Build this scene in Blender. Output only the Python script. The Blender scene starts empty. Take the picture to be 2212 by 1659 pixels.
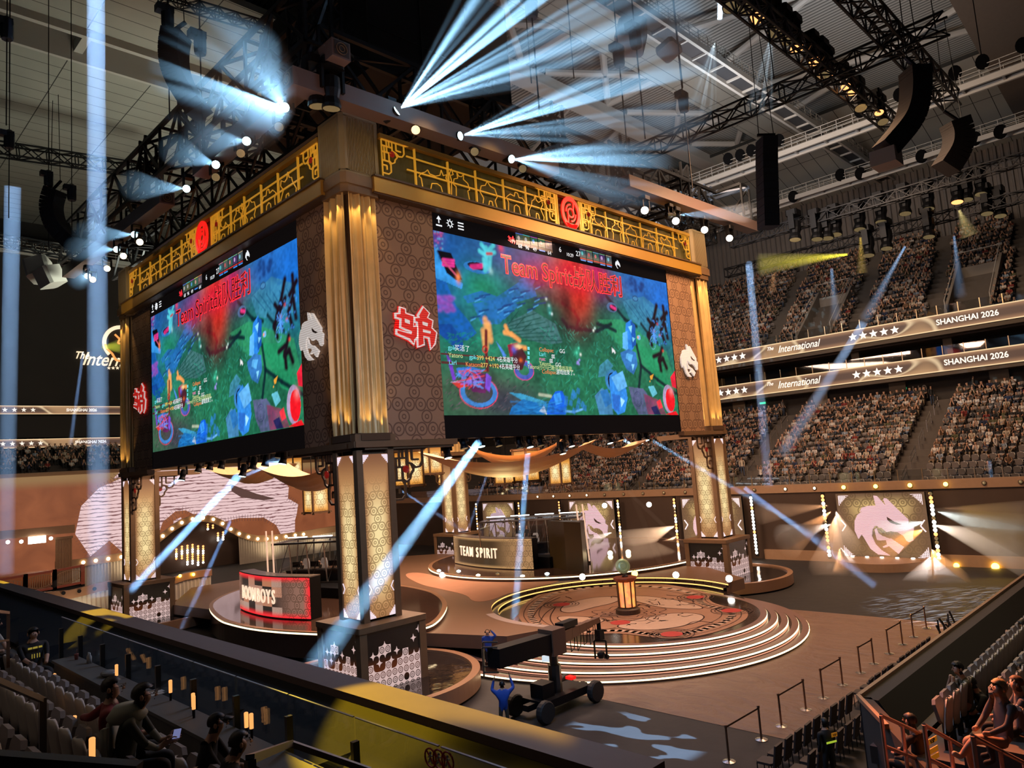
import bpy, math, random
import numpy as np
from mathutils import Vector, Matrix
sc = bpy.context.scene
COL = sc.collection
PI = math.pi
R = math.radians
# ---------------------------------------------------------------- camera
IW, IH, FPX = 2212.0, 1659.0, 1576.32
CAM = Vector((-16.525, -25.378, -5.212))
_y, _p, _r = 0.78098, 0.11326, -0.07204
FW = Vector((math.cos(_p)*math.cos(_y), math.cos(_p)*math.sin(_y), math.sin(_p)))
_r0 = FW.cross(Vector((0, 0, 1))).normalized()
_u0 = _r0.cross(FW)
RT = math.cos(_r)*_r0 + math.sin(_r)*_u0
UP = -math.sin(_r)*_r0 + math.cos(_r)*_u0
cd = bpy.data.cameras.new('camera')
cam = bpy.data.objects.new('camera', cd)
COL.objects.link(cam)
cd.sensor_width = 36.0
cd.lens = FPX*36.0/IW
cd.clip_start = 0.1
cd.clip_end = 400
cam.matrix_world = Matrix.Translation(CAM) @ Matrix((RT, UP, -FW)).transposed().to_4x4()
sc.camera = cam
# ---------------------------------------------------------------- view and world
sc.view_settings.view_transform = 'Standard'
sc.view_settings.look = 'None'
sc.view_settings.exposure = 0.0
sc.view_settings.gamma = 1.0
sc.view_settings.use_curve_mapping = False
cy = sc.cycles
cy.max_bounces = 4
cy.diffuse_bounces = 1
cy.glossy_bounces = 2
cy.transmission_bounces = 2
cy.transparent_max_bounces = 10
cy.volume_bounces = 0
cy.caustics_reflective = False
cy.caustics_refractive = False
cy.use_adaptive_sampling = True
cy.adaptive_threshold = 0.03
cy.sample_clamp_indirect = 3.0
cy.sample_clamp_direct = 0.0
cy.use_light_tree = True
world = bpy.data.worlds.new('world')
sc.world = world
world.use_nodes = True
world.node_tree.nodes['Background'].inputs[0].default_value = (0.10, 0.13, 0.17, 1)
world.node_tree.nodes['Background'].inputs[1].default_value = 0.05
def ray(px, py):
 return FW + (px-IW/2)/FPX*RT - (py-IH/2)/FPX*UP
def onz(px, py, z):
 d = ray(px, py); return CAM + d*((z-CAM.z)/d.z)
def onx(px, py, x):
 d = ray(px, py); return CAM + d*((x-CAM.x)/d.x)
def ony(px, py, y):
 d = ray(px, py); return CAM + d*((y-CAM.y)/d.y)
ZF = -13.92
def V(*a): return Vector(a)
# ---------------------------------------------------------------- lights
def area(name, loc, to, sx, sy, power, col):
 l = bpy.data.lights.new(name, 'AREA'); l.shape = 'RECTANGLE'; l.size = sx; l.size_y = sy
 l.energy = power; l.color = col
 o = bpy.data.objects.new(name, l); COL.objects.link(o); o.location = loc
 o.rotation_euler = (Vector(to)-Vector(loc)).to_track_quat('-Z', 'Y').to_euler()
 return o
def spot(name, loc, to, angle, power, col, blend=0.3, size=0.05):
 l = bpy.data.lights.new(name, 'SPOT'); l.energy = power; l.color = col
 l.spot_size = R(angle); l.spot_blend = blend; l.shadow_soft_size = size
 o = bpy.data.objects.new(name, l); COL.objects.link(o); o.location = loc
 o.rotation_euler = (Vector(to)-Vector(loc)).to_track_quat('-Z', 'Y').to_euler()
 return o
WARM = (1.0, 0.62, 0.34)
AMB = (1.0, 0.45, 0.14)
GOLD = (1.0, 0.70, 0.20)
ICE = (0.45, 0.72, 1.0)
area('stage_wash_light', (14, 5, 6.6), (16, 4, -13), 16, 3, 4200, (1.0, 0.60, 0.42))
area('stage_wash_light', (12, 14, 6.0), (12, 16, -13), 12, 12, 7500, (1.0, 0.66, 0.46))
area('floor_wash_light', (24, -10, 12), (22, -9, -13), 10, 4, 4200, (1.0, 0.55, 0.30))
area('stand_wash_light', (26, -4, 17), (50, -6, -6), 6, 3, 4000, (1.0, 0.70, 0.46))
area('stand_wash_light', (30, 8, 12), (62, 12, 9), 6, 3, 1700, (0.9, 0.80, 0.75))
area('ceiling_wash_light', (5, 30, 9), (2, 44, 28), 8, 4, 2600, (0.80, 0.88, 0.72))
area('ceiling_wash_light', (30, 0, 15), (38, 4, 28), 10, 6, 2200, (0.75, 0.82, 0.90))
area('gantry_uplight', (-5, -7, 2), (4, -1, 10), 3, 3, 260, (1.0, 0.60, 0.42))
# ---------------------------------------------------------------- materials
MATS = {}
def mat(name, col=(.5, .5, .5), rough=.6, metal=0.0, emit=None, es=1.0, alpha=1.0, noise=0.0, nscale=4.0, bump=0.0, spec=None):
 if name in MATS: return MATS[name]
 m = bpy.data.materials.new(name); m.use_nodes = True
 nt = m.node_tree; b = nt.nodes['Principled BSDF']
 b.inputs['Base Color'].default_value = (*col, 1)
 b.inputs['Roughness'].default_value = rough
 b.inputs['Metallic'].default_value = metal
 if spec is not None: b.inputs['Specular IOR Level'].default_value = spec
 if emit is not None:
  b.inputs['Emission Color'].default_value = (*emit, 1)
  b.inputs['Emission Strength'].default_value = es
 if alpha < 1: b.inputs['Alpha'].default_value = alpha
 if noise > 0 or bump > 0:
  tc = nt.nodes.new('ShaderNodeTexCoord'); n = nt.nodes.new('ShaderNodeTexNoise')
  n.inputs['Scale'].default_value = nscale; n.inputs['Detail'].default_value = 3
  nt.links.new(tc.outputs['Object'], n.inputs['Vector'])
  if noise > 0:
   mx = nt.nodes.new('ShaderNodeMix'); mx.data_type = 'RGBA'
   mx.inputs[6].default_value = (*[c*(1-noise) for c in col], 1)
   mx.inputs[7].default_value = (*[min(1, c*(1+noise)) for c in col], 1)
   nt.links.new(n.outputs[0], mx.inputs[0]); nt.links.new(mx.outputs[2], b.inputs['Base Color'])
  if bump > 0:
   bp = nt.nodes.new('ShaderNodeBump'); bp.inputs['Strength'].default_value = bump
   bp.inputs['Distance'].default_value = 0.1
   nt.links.new(n.outputs[0], bp.inputs['Height']); nt.links.new(bp.outputs[0], b.inputs['Normal'])
 m.cycles.emission_sampling = 'NONE'
 MATS[name] = m
 return m
class NT:
 """small helper to write node maths"""
 def __init__(s, m): s.nt = m.node_tree; s.n = s.nt.nodes
 def set(s, sock, v):
  if isinstance(v, bpy.types.NodeSocket): s.nt.links.new(v, sock)
  elif v is not None: sock.default_value = v
 def m(s, op, a, b=None, c=None):
  x = s.n.new('ShaderNodeMath'); x.operation = op
  s.set(x.inputs[0], a); s.set(x.inputs[1], b); s.set(x.inputs[2], c); return x.outputs[0]
 def vec(s, op, a, b=None):
  x = s.n.new('ShaderNodeVectorMath'); x.operation = op
  s.set(x.inputs[0], a); s.set(x.inputs[1], b)
  return x.outputs['Value'] if op in ('LENGTH', 'DISTANCE', 'DOT_PRODUCT') else x.outputs[0]
 def sep(s, v): x = s.n.new('ShaderNodeSeparateXYZ'); s.set(x.inputs[0], v); return x.outputs
 def comb(s, a, b, c=0.0):
  x = s.n.new('ShaderNodeCombineXYZ'); s.set(x.inputs[0], a); s.set(x.inputs[1], b); s.set(x.inputs[2], c); return x.outputs[0]
 def mix(s, f, a, b):
  x = s.n.new('ShaderNodeMix'); x.data_type = 'RGBA'; s.set(x.inputs[0], f); s.set(x.inputs[6], a); s.set(x.inputs[7], b); return x.outputs[2]
 def sstep(s, v, a, b):
  x = s.n.new('ShaderNodeMapRange'); x.interpolation_type = 'SMOOTHSTEP'
  s.set(x.inputs[0], v); x.inputs[1].default_value = a; x.inputs[2].default_value = b; return x.outputs[0]
 def uv(s):
  x = s.n.new('ShaderNodeUVMap'); x.uv_map = 'UVMap'; return x.outputs[0]
def rings_group():
 """rings touching in hexagons round open stars; input in ring diameters"""
 g = bpy.data.node_groups.new('coin_lattice', 'ShaderNodeTree')
 g.interface.new_socket('Vector', in_out='INPUT', socket_type='NodeSocketVector')
 g.interface.new_socket('Dist', in_out='OUTPUT', socket_type='NodeSocketFloat')
 gi = g.nodes.new('NodeGroupInput'); go = g.nodes.new('NodeGroupOutput')
 class M: node_tree = g
 k = NT(M); h = math.sqrt(3)/2
 best = None
 for cx, cy_ in ((1, 0), (.5, h), (1.5, h), (0, 2*h), (1.5, 3*h), (.5, 3*h)):
  v = k.vec('SUBTRACT', gi.outputs[0], (cx-1, cy_-2*h, 0))
  x = k.n.new('ShaderNodeVectorMath'); x.operation = 'MODULO'
  # positive wrap
  v2 = k.vec('ADD', v, (200, 400*h, 0))
  k.set(x.inputs[0], v2); x.inputs[1].default_value = (2, 4*h, 1e6)
  v3 = k.vec('SUBTRACT', x.outputs[0], (1, 2*h, 0))
  v3 = k.vec('MULTIPLY', v3, (1, 1, 0))
  d = k.vec('LENGTH', v3)
  best = d if best is None else k.m('MINIMUM', best, d)
 g.links.new(best, go.inputs[0])
 return g
RG = rings_group()
def coin_mask(k, vec):
 x = k.n.new('ShaderNodeGroup'); x.node_tree = RG; k.set(x.inputs[0], vec); d = x.outputs[0]
 a = k.m('SUBTRACT', 1.0, k.sstep(k.m('ABSOLUTE', k.m('SUBTRACT', d, .44)), .035, .07))
 b = k.m('SUBTRACT', 1.0, k.sstep(k.m('ABSOLUTE', k.m('SUBTRACT', d, .15)), .03, .06))
 return k.m('MAXIMUM', a, b), d
def led_coin_mat(name, size, dark, mid, bright, line, es=1.0, mode='lantern', asp=1.0, linemix=.75):
 """lit panel with the coin lattice; uv in metres in x,y"""
 if name in MATS: return MATS[name]
 m = bpy.data.materials.new(name); m.use_nodes = True; k = NT(m)
 b = k.n['Principled BSDF']; b.inputs['Roughness'].default_value = .5
 b.inputs['Base Color'].default_value = (.05, .04, .03, 1)
 uv = k.uv(); s = k.sep(uv)
 v = k.vec('SCALE', uv); v.node.inputs['Scale'].default_value = 1/size
 cm, d = coin_mask(k, v)
 at = k.n.new('ShaderNodeUVMap'); at.uv_map = 'Unit'; u = k.sep(at.outputs[0])
 # centre brightness
 ex = k.m('ABSOLUTE', k.m('SUBTRACT', u[0], .5)); ey = k.m('ABSOLUTE', k.m('SUBTRACT', u[1], .45))
 if mode == 'lantern':
  f = k.m('MULTIPLY', k.m('SUBTRACT', 1.0, k.sstep(ex, .05, .55)), k.m('SUBTRACT', 1.0, k.sstep(ey, .12, .42)))
  fade = k.sstep(u[1], .90, .70)
 elif mode == 'top':
  rr = k.m('ADD', k.m('POWER', k.m('MULTIPLY', ex, 2.0), 2.0), k.m('POWER', k.m('MULTIPLY', k.m('SUBTRACT', 1.0, u[1]), 1.3), 2.0))
  f = k.sstep(rr, .9, 0.0); fade = k.m('MAXIMUM', k.sstep(rr, 1.6, .4), .5)
 else:
  f = k.sstep(ex, .5, 0.0); fade = 1.0
 c = k.mix(f, (*mid, 1), (*bright, 1))
 if mode != 'flat':
  c = k.mix(k.sstep(k.m('MAXIMUM', k.m('MULTIPLY', ex, 1.0), ey), .30, .56), c, (*dark, 1))
 c = k.mix(k.m('MULTIPLY', k.m('MULTIPLY', cm, fade), linemix), c, (*line, 1))
 k.set(b.inputs['Emission Color'], c); b.inputs['Emission Strength'].default_value = es
 m.cycles.emission_sampling = 'NONE'
 MATS[name] = m
 return m
def cloth_coin_mat(name, size, base, line, fac=.8):
 """woven panel printed with coins (not lit)"""
 if name in MATS: return MATS[name]
 m = bpy.data.materials.new(name); m.use_nodes = True; k = NT(m)
 b = k.n['Principled BSDF']; b.inputs['Roughness'].default_value = .8
 v = k.vec('SCALE', k.uv()); v.node.inputs['Scale'].default_value = 1/size
 cm, d = coin_mask(k, v)
 n = k.n.new('ShaderNodeTexNoise'); n.inputs['Scale'].default_value = 60
 k.set(n.inputs['Vector'], k.uv())
 c0 = k.mix(n.outputs[0], (*[x*.8 for x in base], 1), (*[x*1.15 for x in base], 1))
 k.set(b.inputs['Base Color'], k.mix(k.m('MULTIPLY', cm, fac), c0, (*line, 1)))
 MATS[name] = m
 return m
M = dict(
 black=mat('matt_black_metal', (.012, .012, .014), .5, .6),
 rig=mat('black_truss_metal', (.022, .022, .025), .45, .7),
 blackfab=mat('black_masking_cloth', (.008, .008, .010), .9),
 bronze=mat('bronze_painted_wood', (.20, .115, .055), .55, 0, noise=.15, nscale=3),
 bronze_dark=mat('dark_bronze_wood', (.10, .055, .028), .5, 0, noise=.15, nscale=3),
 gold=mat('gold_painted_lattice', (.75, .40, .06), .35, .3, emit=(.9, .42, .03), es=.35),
 goldbeam=mat('gold_cornice_paint', (.55, .30, .05), .4, .3),
 drape=mat('gold_satin_drape', (.78, .52, .20), .42, 0.15, noise=.2, nscale=1.5),
 ivory=mat('ivory_pleated_curtain', (.62, .55, .46), .6, 0, noise=.1),
 white=mat('white_painted_steel', (.55, .52, .48), .6),
 panelw=mat('ceiling_panel_white', (.50, .48, .43), .8),
 concrete=mat('grey_concrete', (.20, .18, .16), .9, noise=.15, nscale=1),
 darkwall=mat('dark_fascia_wall', (.045, .036, .032), .85, noise=.2, nscale=.6),
 steel=mat('brushed_steel', (.55, .52, .50), .25, 1.0),
 steel_dark=mat('dark_steel', (.16, .15, .14), .3, 1.0),
 glass=None,
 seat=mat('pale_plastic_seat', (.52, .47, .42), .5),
 seatb=mat('grey_plastic_seat', (.20, .17, .155), .55),
 skin=mat('skin_light', (.52, .30, .20), .6),
 hair=mat('black_hair', (.012, .010, .009), .5),
 red=mat('red_lit_emblem', (.5, .01, .008), .4, emit=(1, .015, .01), es=.85),
 ledwarm=mat('warm_led_strip', (1, .8, .5), .4, emit=(1.0, .80, .46), es=2.6),
 ledgold=mat('gold_led_strip', (1, .7, .3), .4, emit=(1.0, .60, .16), es=1.5),
 ledpink_reflection=mat('dim_pink_led_reflection_strip', (.8, .45, .3), .4, emit=(.85, .36, .22), es=.9),  # emissive strip painting the led's reflection at the foot of each step
 lens_ice=mat('ice_blue_lamp_lens', (.7, .9, 1), .3, emit=(.55, .92, 1.0), es=14),
 lens_warm=mat('warm_lamp_lens', (1, .8, .5), .3, emit=(1.0, .78, .42), es=8),
 lens_amber=mat('amber_lamp_lens', (1, .5, .2), .3, emit=(1.0, .38, .12), es=2.2),
 lens_yellow=mat('yellow_lamp_lens', (1, .7, .1), .3, emit=(1.0, .62, .06), es=12),
 lens_white=mat('white_lamp_lens', (1, 1, 1), .3, emit=(1.0, .93, .82), es=8),
 lens_off=mat('unlit_lens_painted_glow', (.5, .42, .25), .15, .8, emit=(.35, .26, .12), es=.35),  # unlit lens with a faint warm glow put into it
)
g = bpy.data.materials.new('clear_glass'); g.use_nodes = True; gn = NT(g)
b = g.node_tree.nodes['Principled BSDF']; gn.n.remove(b)
tr = gn.n.new('ShaderNodeBsdfTransparent'); tr.inputs[0].default_value = (.90, .92, .92, 1)
gl = gn.n.new('ShaderNodeBsdfGlossy'); gl.inputs['Roughness'].default_value = .03; gl.inputs[0].default_value = (.8, .85, .9, 1)
ms = gn.n.new('ShaderNodeMixShader'); ms.inputs[0].default_value = .08
gn.nt.links.new(tr.outputs[0], ms.inputs[1]); gn.nt.links.new(gl.outputs[0], ms.inputs[2])
gn.nt.links.new(ms.outputs[0], gn.n['Material Output'].inputs[0])
M['glass'] = g
# ---------------------------------------------------------------- mesh building
class MB:
 def __init__(s): s.v = []; s.f = []; s.mi = []; s.m = Matrix.Identity(4); s.cur = 0; s.uvs = {}
 def add(s, vs, fs):
  o = len(s.v); mm = s.m
  s.v += [tuple(mm @ Vector(v)) for v in vs]
  s.f += [tuple(i+o for i in f) for f in fs]; s.mi += [s.cur]*len(fs)
  return s
 def box(s, x0, x1, y0, y1, z0, z1):
  return s.add([(x0,y0,z0),(x1,y0,z0),(x1,y1,z0),(x0,y1,z0),(x0,y0,z1),(x1,y0,z1),(x1,y1,z1),(x0,y1,z1)],
      [(0,3,2,1),(4,5,6,7),(0,1,5,4),(1,2,6,5),(2,3,7,6),(3,0,4,7)])
 def bev(s, x0, x1, y0, y1, z0, z1, b):
  """box with chamfered vertical edges and top"""
  p = [(x0+b,y0),(x1-b,y0),(x1,y0+b),(x1,y1-b),(x1-b,y1),(x0+b,y1),(x0,y1-b),(x0,y0+b)]
  return s.prism(p, z0, z1)
 def prism(s, poly, z0, z1, caps=True):
  n = len(poly); vs = [(x, y, z0) for x, y in poly]+[(x, y, z1) for x, y in poly]
  fs = [(i, (i+1) % n, (i+1) % n+n, i+n) for i in range(n)]
  if caps: fs += [tuple(range(n-1, -1, -1)), tuple(range(n, 2*n))]
  return s.add(vs, fs)
 def tube(s, a, b, r, n=6, r2=None, caps=True):
  a = Vector(a); b = Vector(b); d = b-a
  if d.length < 1e-6: return s
  q = d.to_track_quat('Z', 'X'); r2 = r if r2 is None else r2
  vs = []
  for p, rr in ((a, r), (b, r2)):
   for i in range(n):
    t = 2*PI*i/n+PI/n; vs.append(tuple(p+q @ Vector((rr*math.cos(t), rr*math.sin(t), 0))))
  fs = [(i, (i+1) % n, (i+1) % n+n, i+n) for i in range(n)]
  if caps: fs += [tuple(range(n-1, -1, -1)), tuple(range(n, 2*n))]
  return s.add(vs, fs)
 def path(s, pts, r, n=5):
  for a, b in zip(pts, pts[1:]): s.tube(a, b, r, n)
  return s
 def bar(s, a, b, w, h):
  """rectangular bar from a to b"""
  a = Vector(a); b = Vector(b); d = (b-a); L = d.length
  if L < 1e-6: return s
  d.normalize(); up = Vector((0, 0, 1)) if abs(d.z) < .95 else Vector((1, 0, 0))
  x = d.cross(up).normalized(); y = x.cross(d)
  vs = [tuple(p+x*sx*w/2+y*sy*h/2) for p in (a, b) for sx, sy in ((-1,-1),(1,-1),(1,1),(-1,1))]
  return s.add(vs, [(0,1,2,3),(7,6,5,4),(0,4,5,1),(1,5,6,2),(2,6,7,3),(3,7,4,0)])
 def lathe(s, prof, n=20, c=(0, 0, 0)):
  vs = []; fs = []
  for r, z in prof:
   for i in range(n):
    t = 2*PI*i/n; vs.append((c[0]+r*math.cos(t), c[1]+r*math.sin(t), c[2]+z))
  for j in range(len(prof)-1):
   for i in range(n):
    fs.append((j*n+i, j*n+(i+1) % n, (j+1)*n+(i+1) % n, (j+1)*n+i))
  if prof[0][0] > 1e-4: fs.append(tuple(range(n-1, -1, -1)))
  if prof[-1][0] > 1e-4: fs.append(tuple(range((len(prof)-1)*n, len(prof)*n)))
  return s.add(vs, fs)
 def sphere(s, c, r, n=10, m=6, sc_=(1, 1, 1)):
  vs = []; fs = []
  for j in range(m+1):
   p = PI*j/m
   for i in range(n):
    t = 2*PI*i/n
    vs.append((c[0]+r*sc_[0]*math.sin(p)*math.cos(t), c[1]+r*sc_[1]*math.sin(p)*math.sin(t), c[2]-r*sc_[2]*math.cos(p)))
  for j in range(m):
   for i in range(n): fs.append((j*n+i, j*n+(i+1) % n, (j+1)*n+(i+1) % n, (j+1)*n+i))
  return s.add(vs, fs)
 def quad(s, a, b, c, d): return s.add([a, b, c, d], [(0, 1, 2, 3)])
 def slab(s, pts, n, t):
  """planar polygon pts (3d), thickness t along vector n"""
  k = len(pts); n = Vector(n)*t
  vs = [tuple(Vector(p)) for p in pts]+[tuple(Vector(p)+n) for p in pts]
  return s.add(vs, [tuple(range(k-1, -1, -1)), tuple(range(k, 2*k))]+[(i, (i+1) % k, (i+1) % k+k, i+k) for i in range(k)])
 def mesh(s, name, mats, smooth=False):
  me = bpy.data.meshes.new(name); me.from_pydata(s.v, [], s.f)
  for m_ in (mats if isinstance(mats, (list, tuple)) else [mats]): me.materials.append(m_)
  if max(s.mi, default=0) > 0: me.polygons.foreach_set('material_index', s.mi)
  if smooth: me.polygons.foreach_set('use_smooth', [True]*len(s.f))
  me.update(); return me
 def build(s, name, mats, parent=None, smooth=False):
  o = bpy.data.objects.new(name, s.mesh(name, mats, smooth)); COL.objects.link(o)
  if parent: o.parent = parent
  return o
def tag(o, label=None, cat=None, group=None, kind=None):
 if label: o['label'] = label
 if cat: o['category'] = cat
 if group: o['group'] = group
 if kind: o['kind'] = kind
 return o
def thing(name, label, cat, loc=(0, 0, 0), rz=0.0, group=None, kind=None):
 o = bpy.data.objects.new(name, None); COL.objects.link(o); o.location = loc; o.rotation_euler = (0, 0, rz)
 o.empty_display_size = .2
 return tag(o, label, cat, group, kind)
def dup(root, loc=None, rot=None, label=None, group=None, scale=None):
 r = root.copy(); COL.objects.link(r)
 if loc is not None: r.location = loc
 if rot is not None: r.rotation_euler = rot
 if scale is not None: r.scale = scale
 if label: r['label'] = label
 if group: r['group'] = group
 for ch in list(root.children):
  c = ch.copy(); COL.objects.link(c); c.parent = r
  for g_ in list(ch.children):
   d = g_.copy(); COL.objects.link(d); d.parent = c
 return r
def settle(t, base):
 """children were built in world coordinates: move the empty to its base"""
 base = Vector(base); t.location = base
 for c in t.children: c.location = c.location-base
 return t
def panel(name, m, corners, parent=None, thick=.04, nx=1, ny=1):
 """a lit or printed panel: corners bl, br, tr, tl; front face carries metre and unit uv maps"""
 bl, br, tr_, tl = [Vector(c) for c in corners]
 n = (br-bl).cross(tl-bl).normalized()
 W = (br-bl).length; H = (tl-bl).length
 vs = [bl, br, tr_, tl]+[p-n*thick for p in (bl, br, tr_, tl)]
 fs = [(0, 1, 2, 3), (7, 6, 5, 4), (0, 4, 5, 1), (1, 5, 6, 2), (2, 6, 7, 3), (3, 7, 4, 0)]
 me = bpy.data.meshes.new(name); me.from_pydata([tuple(v) for v in vs], [], fs)
 me.materials.append(m); me.materials.append(M['black'])
 for i, p in enumerate(me.polygons): p.material_index = 0 if i == 0 else 1
 for un, sx, sy in (('UVMap', W, H), ('Unit', 1, 1)):
  u = me.uv_layers.new(name=un)
  for li, (a, c) in enumerate(((0, 0), (1, 0), (1, 1), (0, 1))):
   u.data[li].uv = ((a-.5)*sx if un == 'UVMap' else a, (c-.5)*sy if un == 'UVMap' else c)
 o = bpy.data.objects.new(name, me); COL.objects.link(o)
 if parent: o.parent = parent
 return o
def rounded(pts, k=2):
 for _ in range(k):
  q = []
  for a, b_ in zip(pts, pts[1:]+pts[:1]):
   q.append((a[0]*.75+b_[0]*.25, a[1]*.75+b_[1]*.25)); q.append((a[0]*.25+b_[0]*.75, a[1]*.25+b_[1]*.75))
  pts = q
 return pts
def circle(c, r, n=72, a0=0, a1=2*PI):
 return [(c[0]+r*math.cos(a0+(a1-a0)*i/n), c[1]+r*math.sin(a0+(a1-a0)*i/n)) for i in range(n if a1-a0 > 6.28 else n+1)]
FONT = {}
def text_mesh(name, s, size, m, parent=None, origin=(0, 0, 0), xdir=(1, 0, 0), ydir=(0, 0, 1), depth=.01, align='CENTER', squeeze=1.0, shear=0.0, offset=0.0):
 cu = bpy.data.curves.new(name, 'FONT'); cu.body = s; cu.size = size; cu.extrude = depth
 cu.align_x = align; cu.align_y = 'CENTER'; cu.shear = shear; cu.offset = offset; cu.resolution_u = 3
 to = bpy.data.objects.new(name, cu); COL.objects.link(to)
 bpy.context.view_layer.update()
 me = bpy.data.meshes.new_from_object(to.evaluated_get(bpy.context.evaluated_depsgraph_get()))
 bpy.data.objects.remove(to); bpy.data.curves.remove(cu)
 x = Vector(xdir).normalized()*squeeze; y = Vector(ydir).normalized(); n = Vector(xdir).cross(y).normalized()
 me.transform(Matrix((x, y, n)).transposed().to_4x4()); me.transform(Matrix.Translation(Vector(origin)))
 me.materials.clear(); me.materials.append(m); me.name = name
 o = bpy.data.objects.new(name, me); COL.objects.link(o)
 if parent: o.parent = parent
 return o
# ---------------------------------------------------------------- stage tower: pillars
def tile_mat():
 m = bpy.data.materials.new('pedestal_screen_flower_tiles'); m.use_nodes = True; k = NT(m)
 b = k.n['Principled BSDF']; b.inputs['Roughness'].default_value = .25; b.inputs['Base Color'].default_value = (.01, .01, .01, 1)
 at = k.n.new('ShaderNodeUVMap'); at.uv_map = 'Unit'
 N = 9.0
 v = k.vec('SCALE', at.outputs[0]); v.node.inputs['Scale'].default_value = N
 cell = k.vec('FLOOR', v); fr = k.vec('SUBTRACT', v, cell); fr = k.vec('SUBTRACT', fr, (.5, .5, 0))
 fr = k.vec('MULTIPLY', fr, (1, 1, 0)); d = k.vec('LENGTH', fr)
 wn = k.n.new('ShaderNodeTexWhiteNoise'); wn.noise_dimensions = '2D'; k.set(wn.inputs['Vector'], cell)
 sy = k.sep(cell)[1]; sx = k.sep(cell)[0]
 h = k.m('ADD', k.m('MULTIPLY', sy, .125), k.m('MULTIPLY', k.m('ABSOLUTE', k.m('SUBTRACT', sx, 4)), -.035))
 lit = k.m('GREATER_THAN', k.m('MULTIPLY', wn.outputs[0], 1.0), k.m('MULTIPLY', h, 1.25))
 # corner crosses: astroid round the cell corners
 outer = k.m('GREATER_THAN', d, .47)
 cross = k.m('MULTIPLY', outer, k.m('LESS_THAN', k.m('MULTIPLY', sy, .1), .95))
 v2 = k.vec('FLOOR', k.vec('ADD', v, (.5, .5, 0)))
 wn2 = k.n.new('ShaderNodeTexWhiteNoise'); wn2.noise_dimensions = '2D'; k.set(wn2.inputs['Vector'], v2)
 hc = k.m('MULTIPLY', k.sep(v2)[1], .135)
 litc = k.m('GREATER_THAN', wn2.outputs[0], k.m('SUBTRACT', hc, .28))
 cross = k.m('MULTIPLY', outer, litc)
 ring = k.m('SUBTRACT', 1.0, k.sstep(k.m('ABSOLUTE', k.m('SUBTRACT', d, .36)), .05, .08))
 ring2 = k.m('SUBTRACT', 1.0, k.sstep(k.m('ABSOLUTE', k.m('SUBTRACT', d, .14)), .03, .06))
 tile = k.m('MULTIPLY', lit, k.m('SUBTRACT', 1.0, k.m('MULTIPLY', k.m('MAXIMUM', ring, ring2), .85)))
 mask = k.m('MAXIMUM', cross, tile)
 nz = k.n.new('ShaderNodeTexNoise'); nz.inputs['Scale'].default_value = 70; k.set(nz.inputs['Vector'], at.outputs[0])
 lil = k.mix(nz.outputs[0], (.55, .30, .28, 1), (1.0, .78, .74, 1))
 uy = k.sep(at.outputs[0])[1]
 glow = k.sstep(k.m('ABSOLUTE', k.m('SUBTRACT', uy, .45)), .22, .0)
 back = k.mix(glow, (.010, .006, .004, 1), (.10, .022, .006, 1))
 k.set(b.inputs['Emission Color'], k.mix(mask, back, lil)); b.inputs['Emission Strength'].default_value = .8
 m.cycles.emission_sampling = 'NONE'
 return m
TILE = tile_mat()
LANT = led_coin_mat('pillar_screen_coin_pattern', .36, (.22, .085, .035), (.58, .29, .11), (1.0, .78, .38), (.17, .08, .02), .95, 'lantern')
WOVEN = cloth_coin_mat('woven_tan_coin_cloth', .62, (.40, .235, .135), (.12, .06, .035))
WHITE_ORN = mat('white_lit_corner_ornament', (.8, .75, .8), .5, emit=(.85, .72, .80), es=.9)
def fret(mb, o, ux, uz, w, h, t=.05):
 """key-fret corner bracket; o top corner, ux outward, uz up"""
 o = Vector(o); ux = Vector(ux); uz = Vector(uz)
 def P_(x, y): return o+ux*(x*w)-uz*(y*h)
 L = [[(0,0),(1,0)],[(0,0),(0,1)],[(.2,0),(.2,.36)],[(0,.18),(.42,.18)],[(.42,0),(.42,.36)],[(0,.36),(.42,.36)],[(.1,.18),(.1,.36)],[(.3,0),(.3,.18)],
   [(.58,.0),(.58,.22),(.78,.22)],[(.9,.0),(.9,.26),(.82,.36),(.68,.38),(.55,.30)],[(.42,.27),(.55,.30),(.62,.42),(.52,.52),(.50,.60),(.38,.66),(.28,.60)],
   [(.28,.36),(.28,.62),(.34,.70),(.34,.92),(.24,1.0),(0,1.0)],[(0,.62),(.28,.62)],[(0,.76),(.18,.76),(.18,.88)],[(.1,.36),(.1,.62)],[(.9,0),(1.1,-.03)],[(0,1.0),(0,1.12)]]
 for l in L:
  for a, b_ in zip(l, l[1:]): mb.bar(P_(*a), P_(*b_), t, t)
def rose(parent, c, n, r):
 q = Vector(n).to_track_quat('Z', 'X')
 mb = MB(); mb.m = Matrix.Translation(Vector(c)) @ q.to_matrix().to_4x4()
 mb.lathe([(0, .02), (r*.25, .05), (r*.3, .0), (r*.55, .05), (r*.62, 0), (r, .04), (r, 0)], 14)
 return mb.build('rose_boss', mat('dark_red_rose_boss', (.16, .015, .01), .5, emit=(.5, .02, .01), es=.25), parent)
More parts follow.
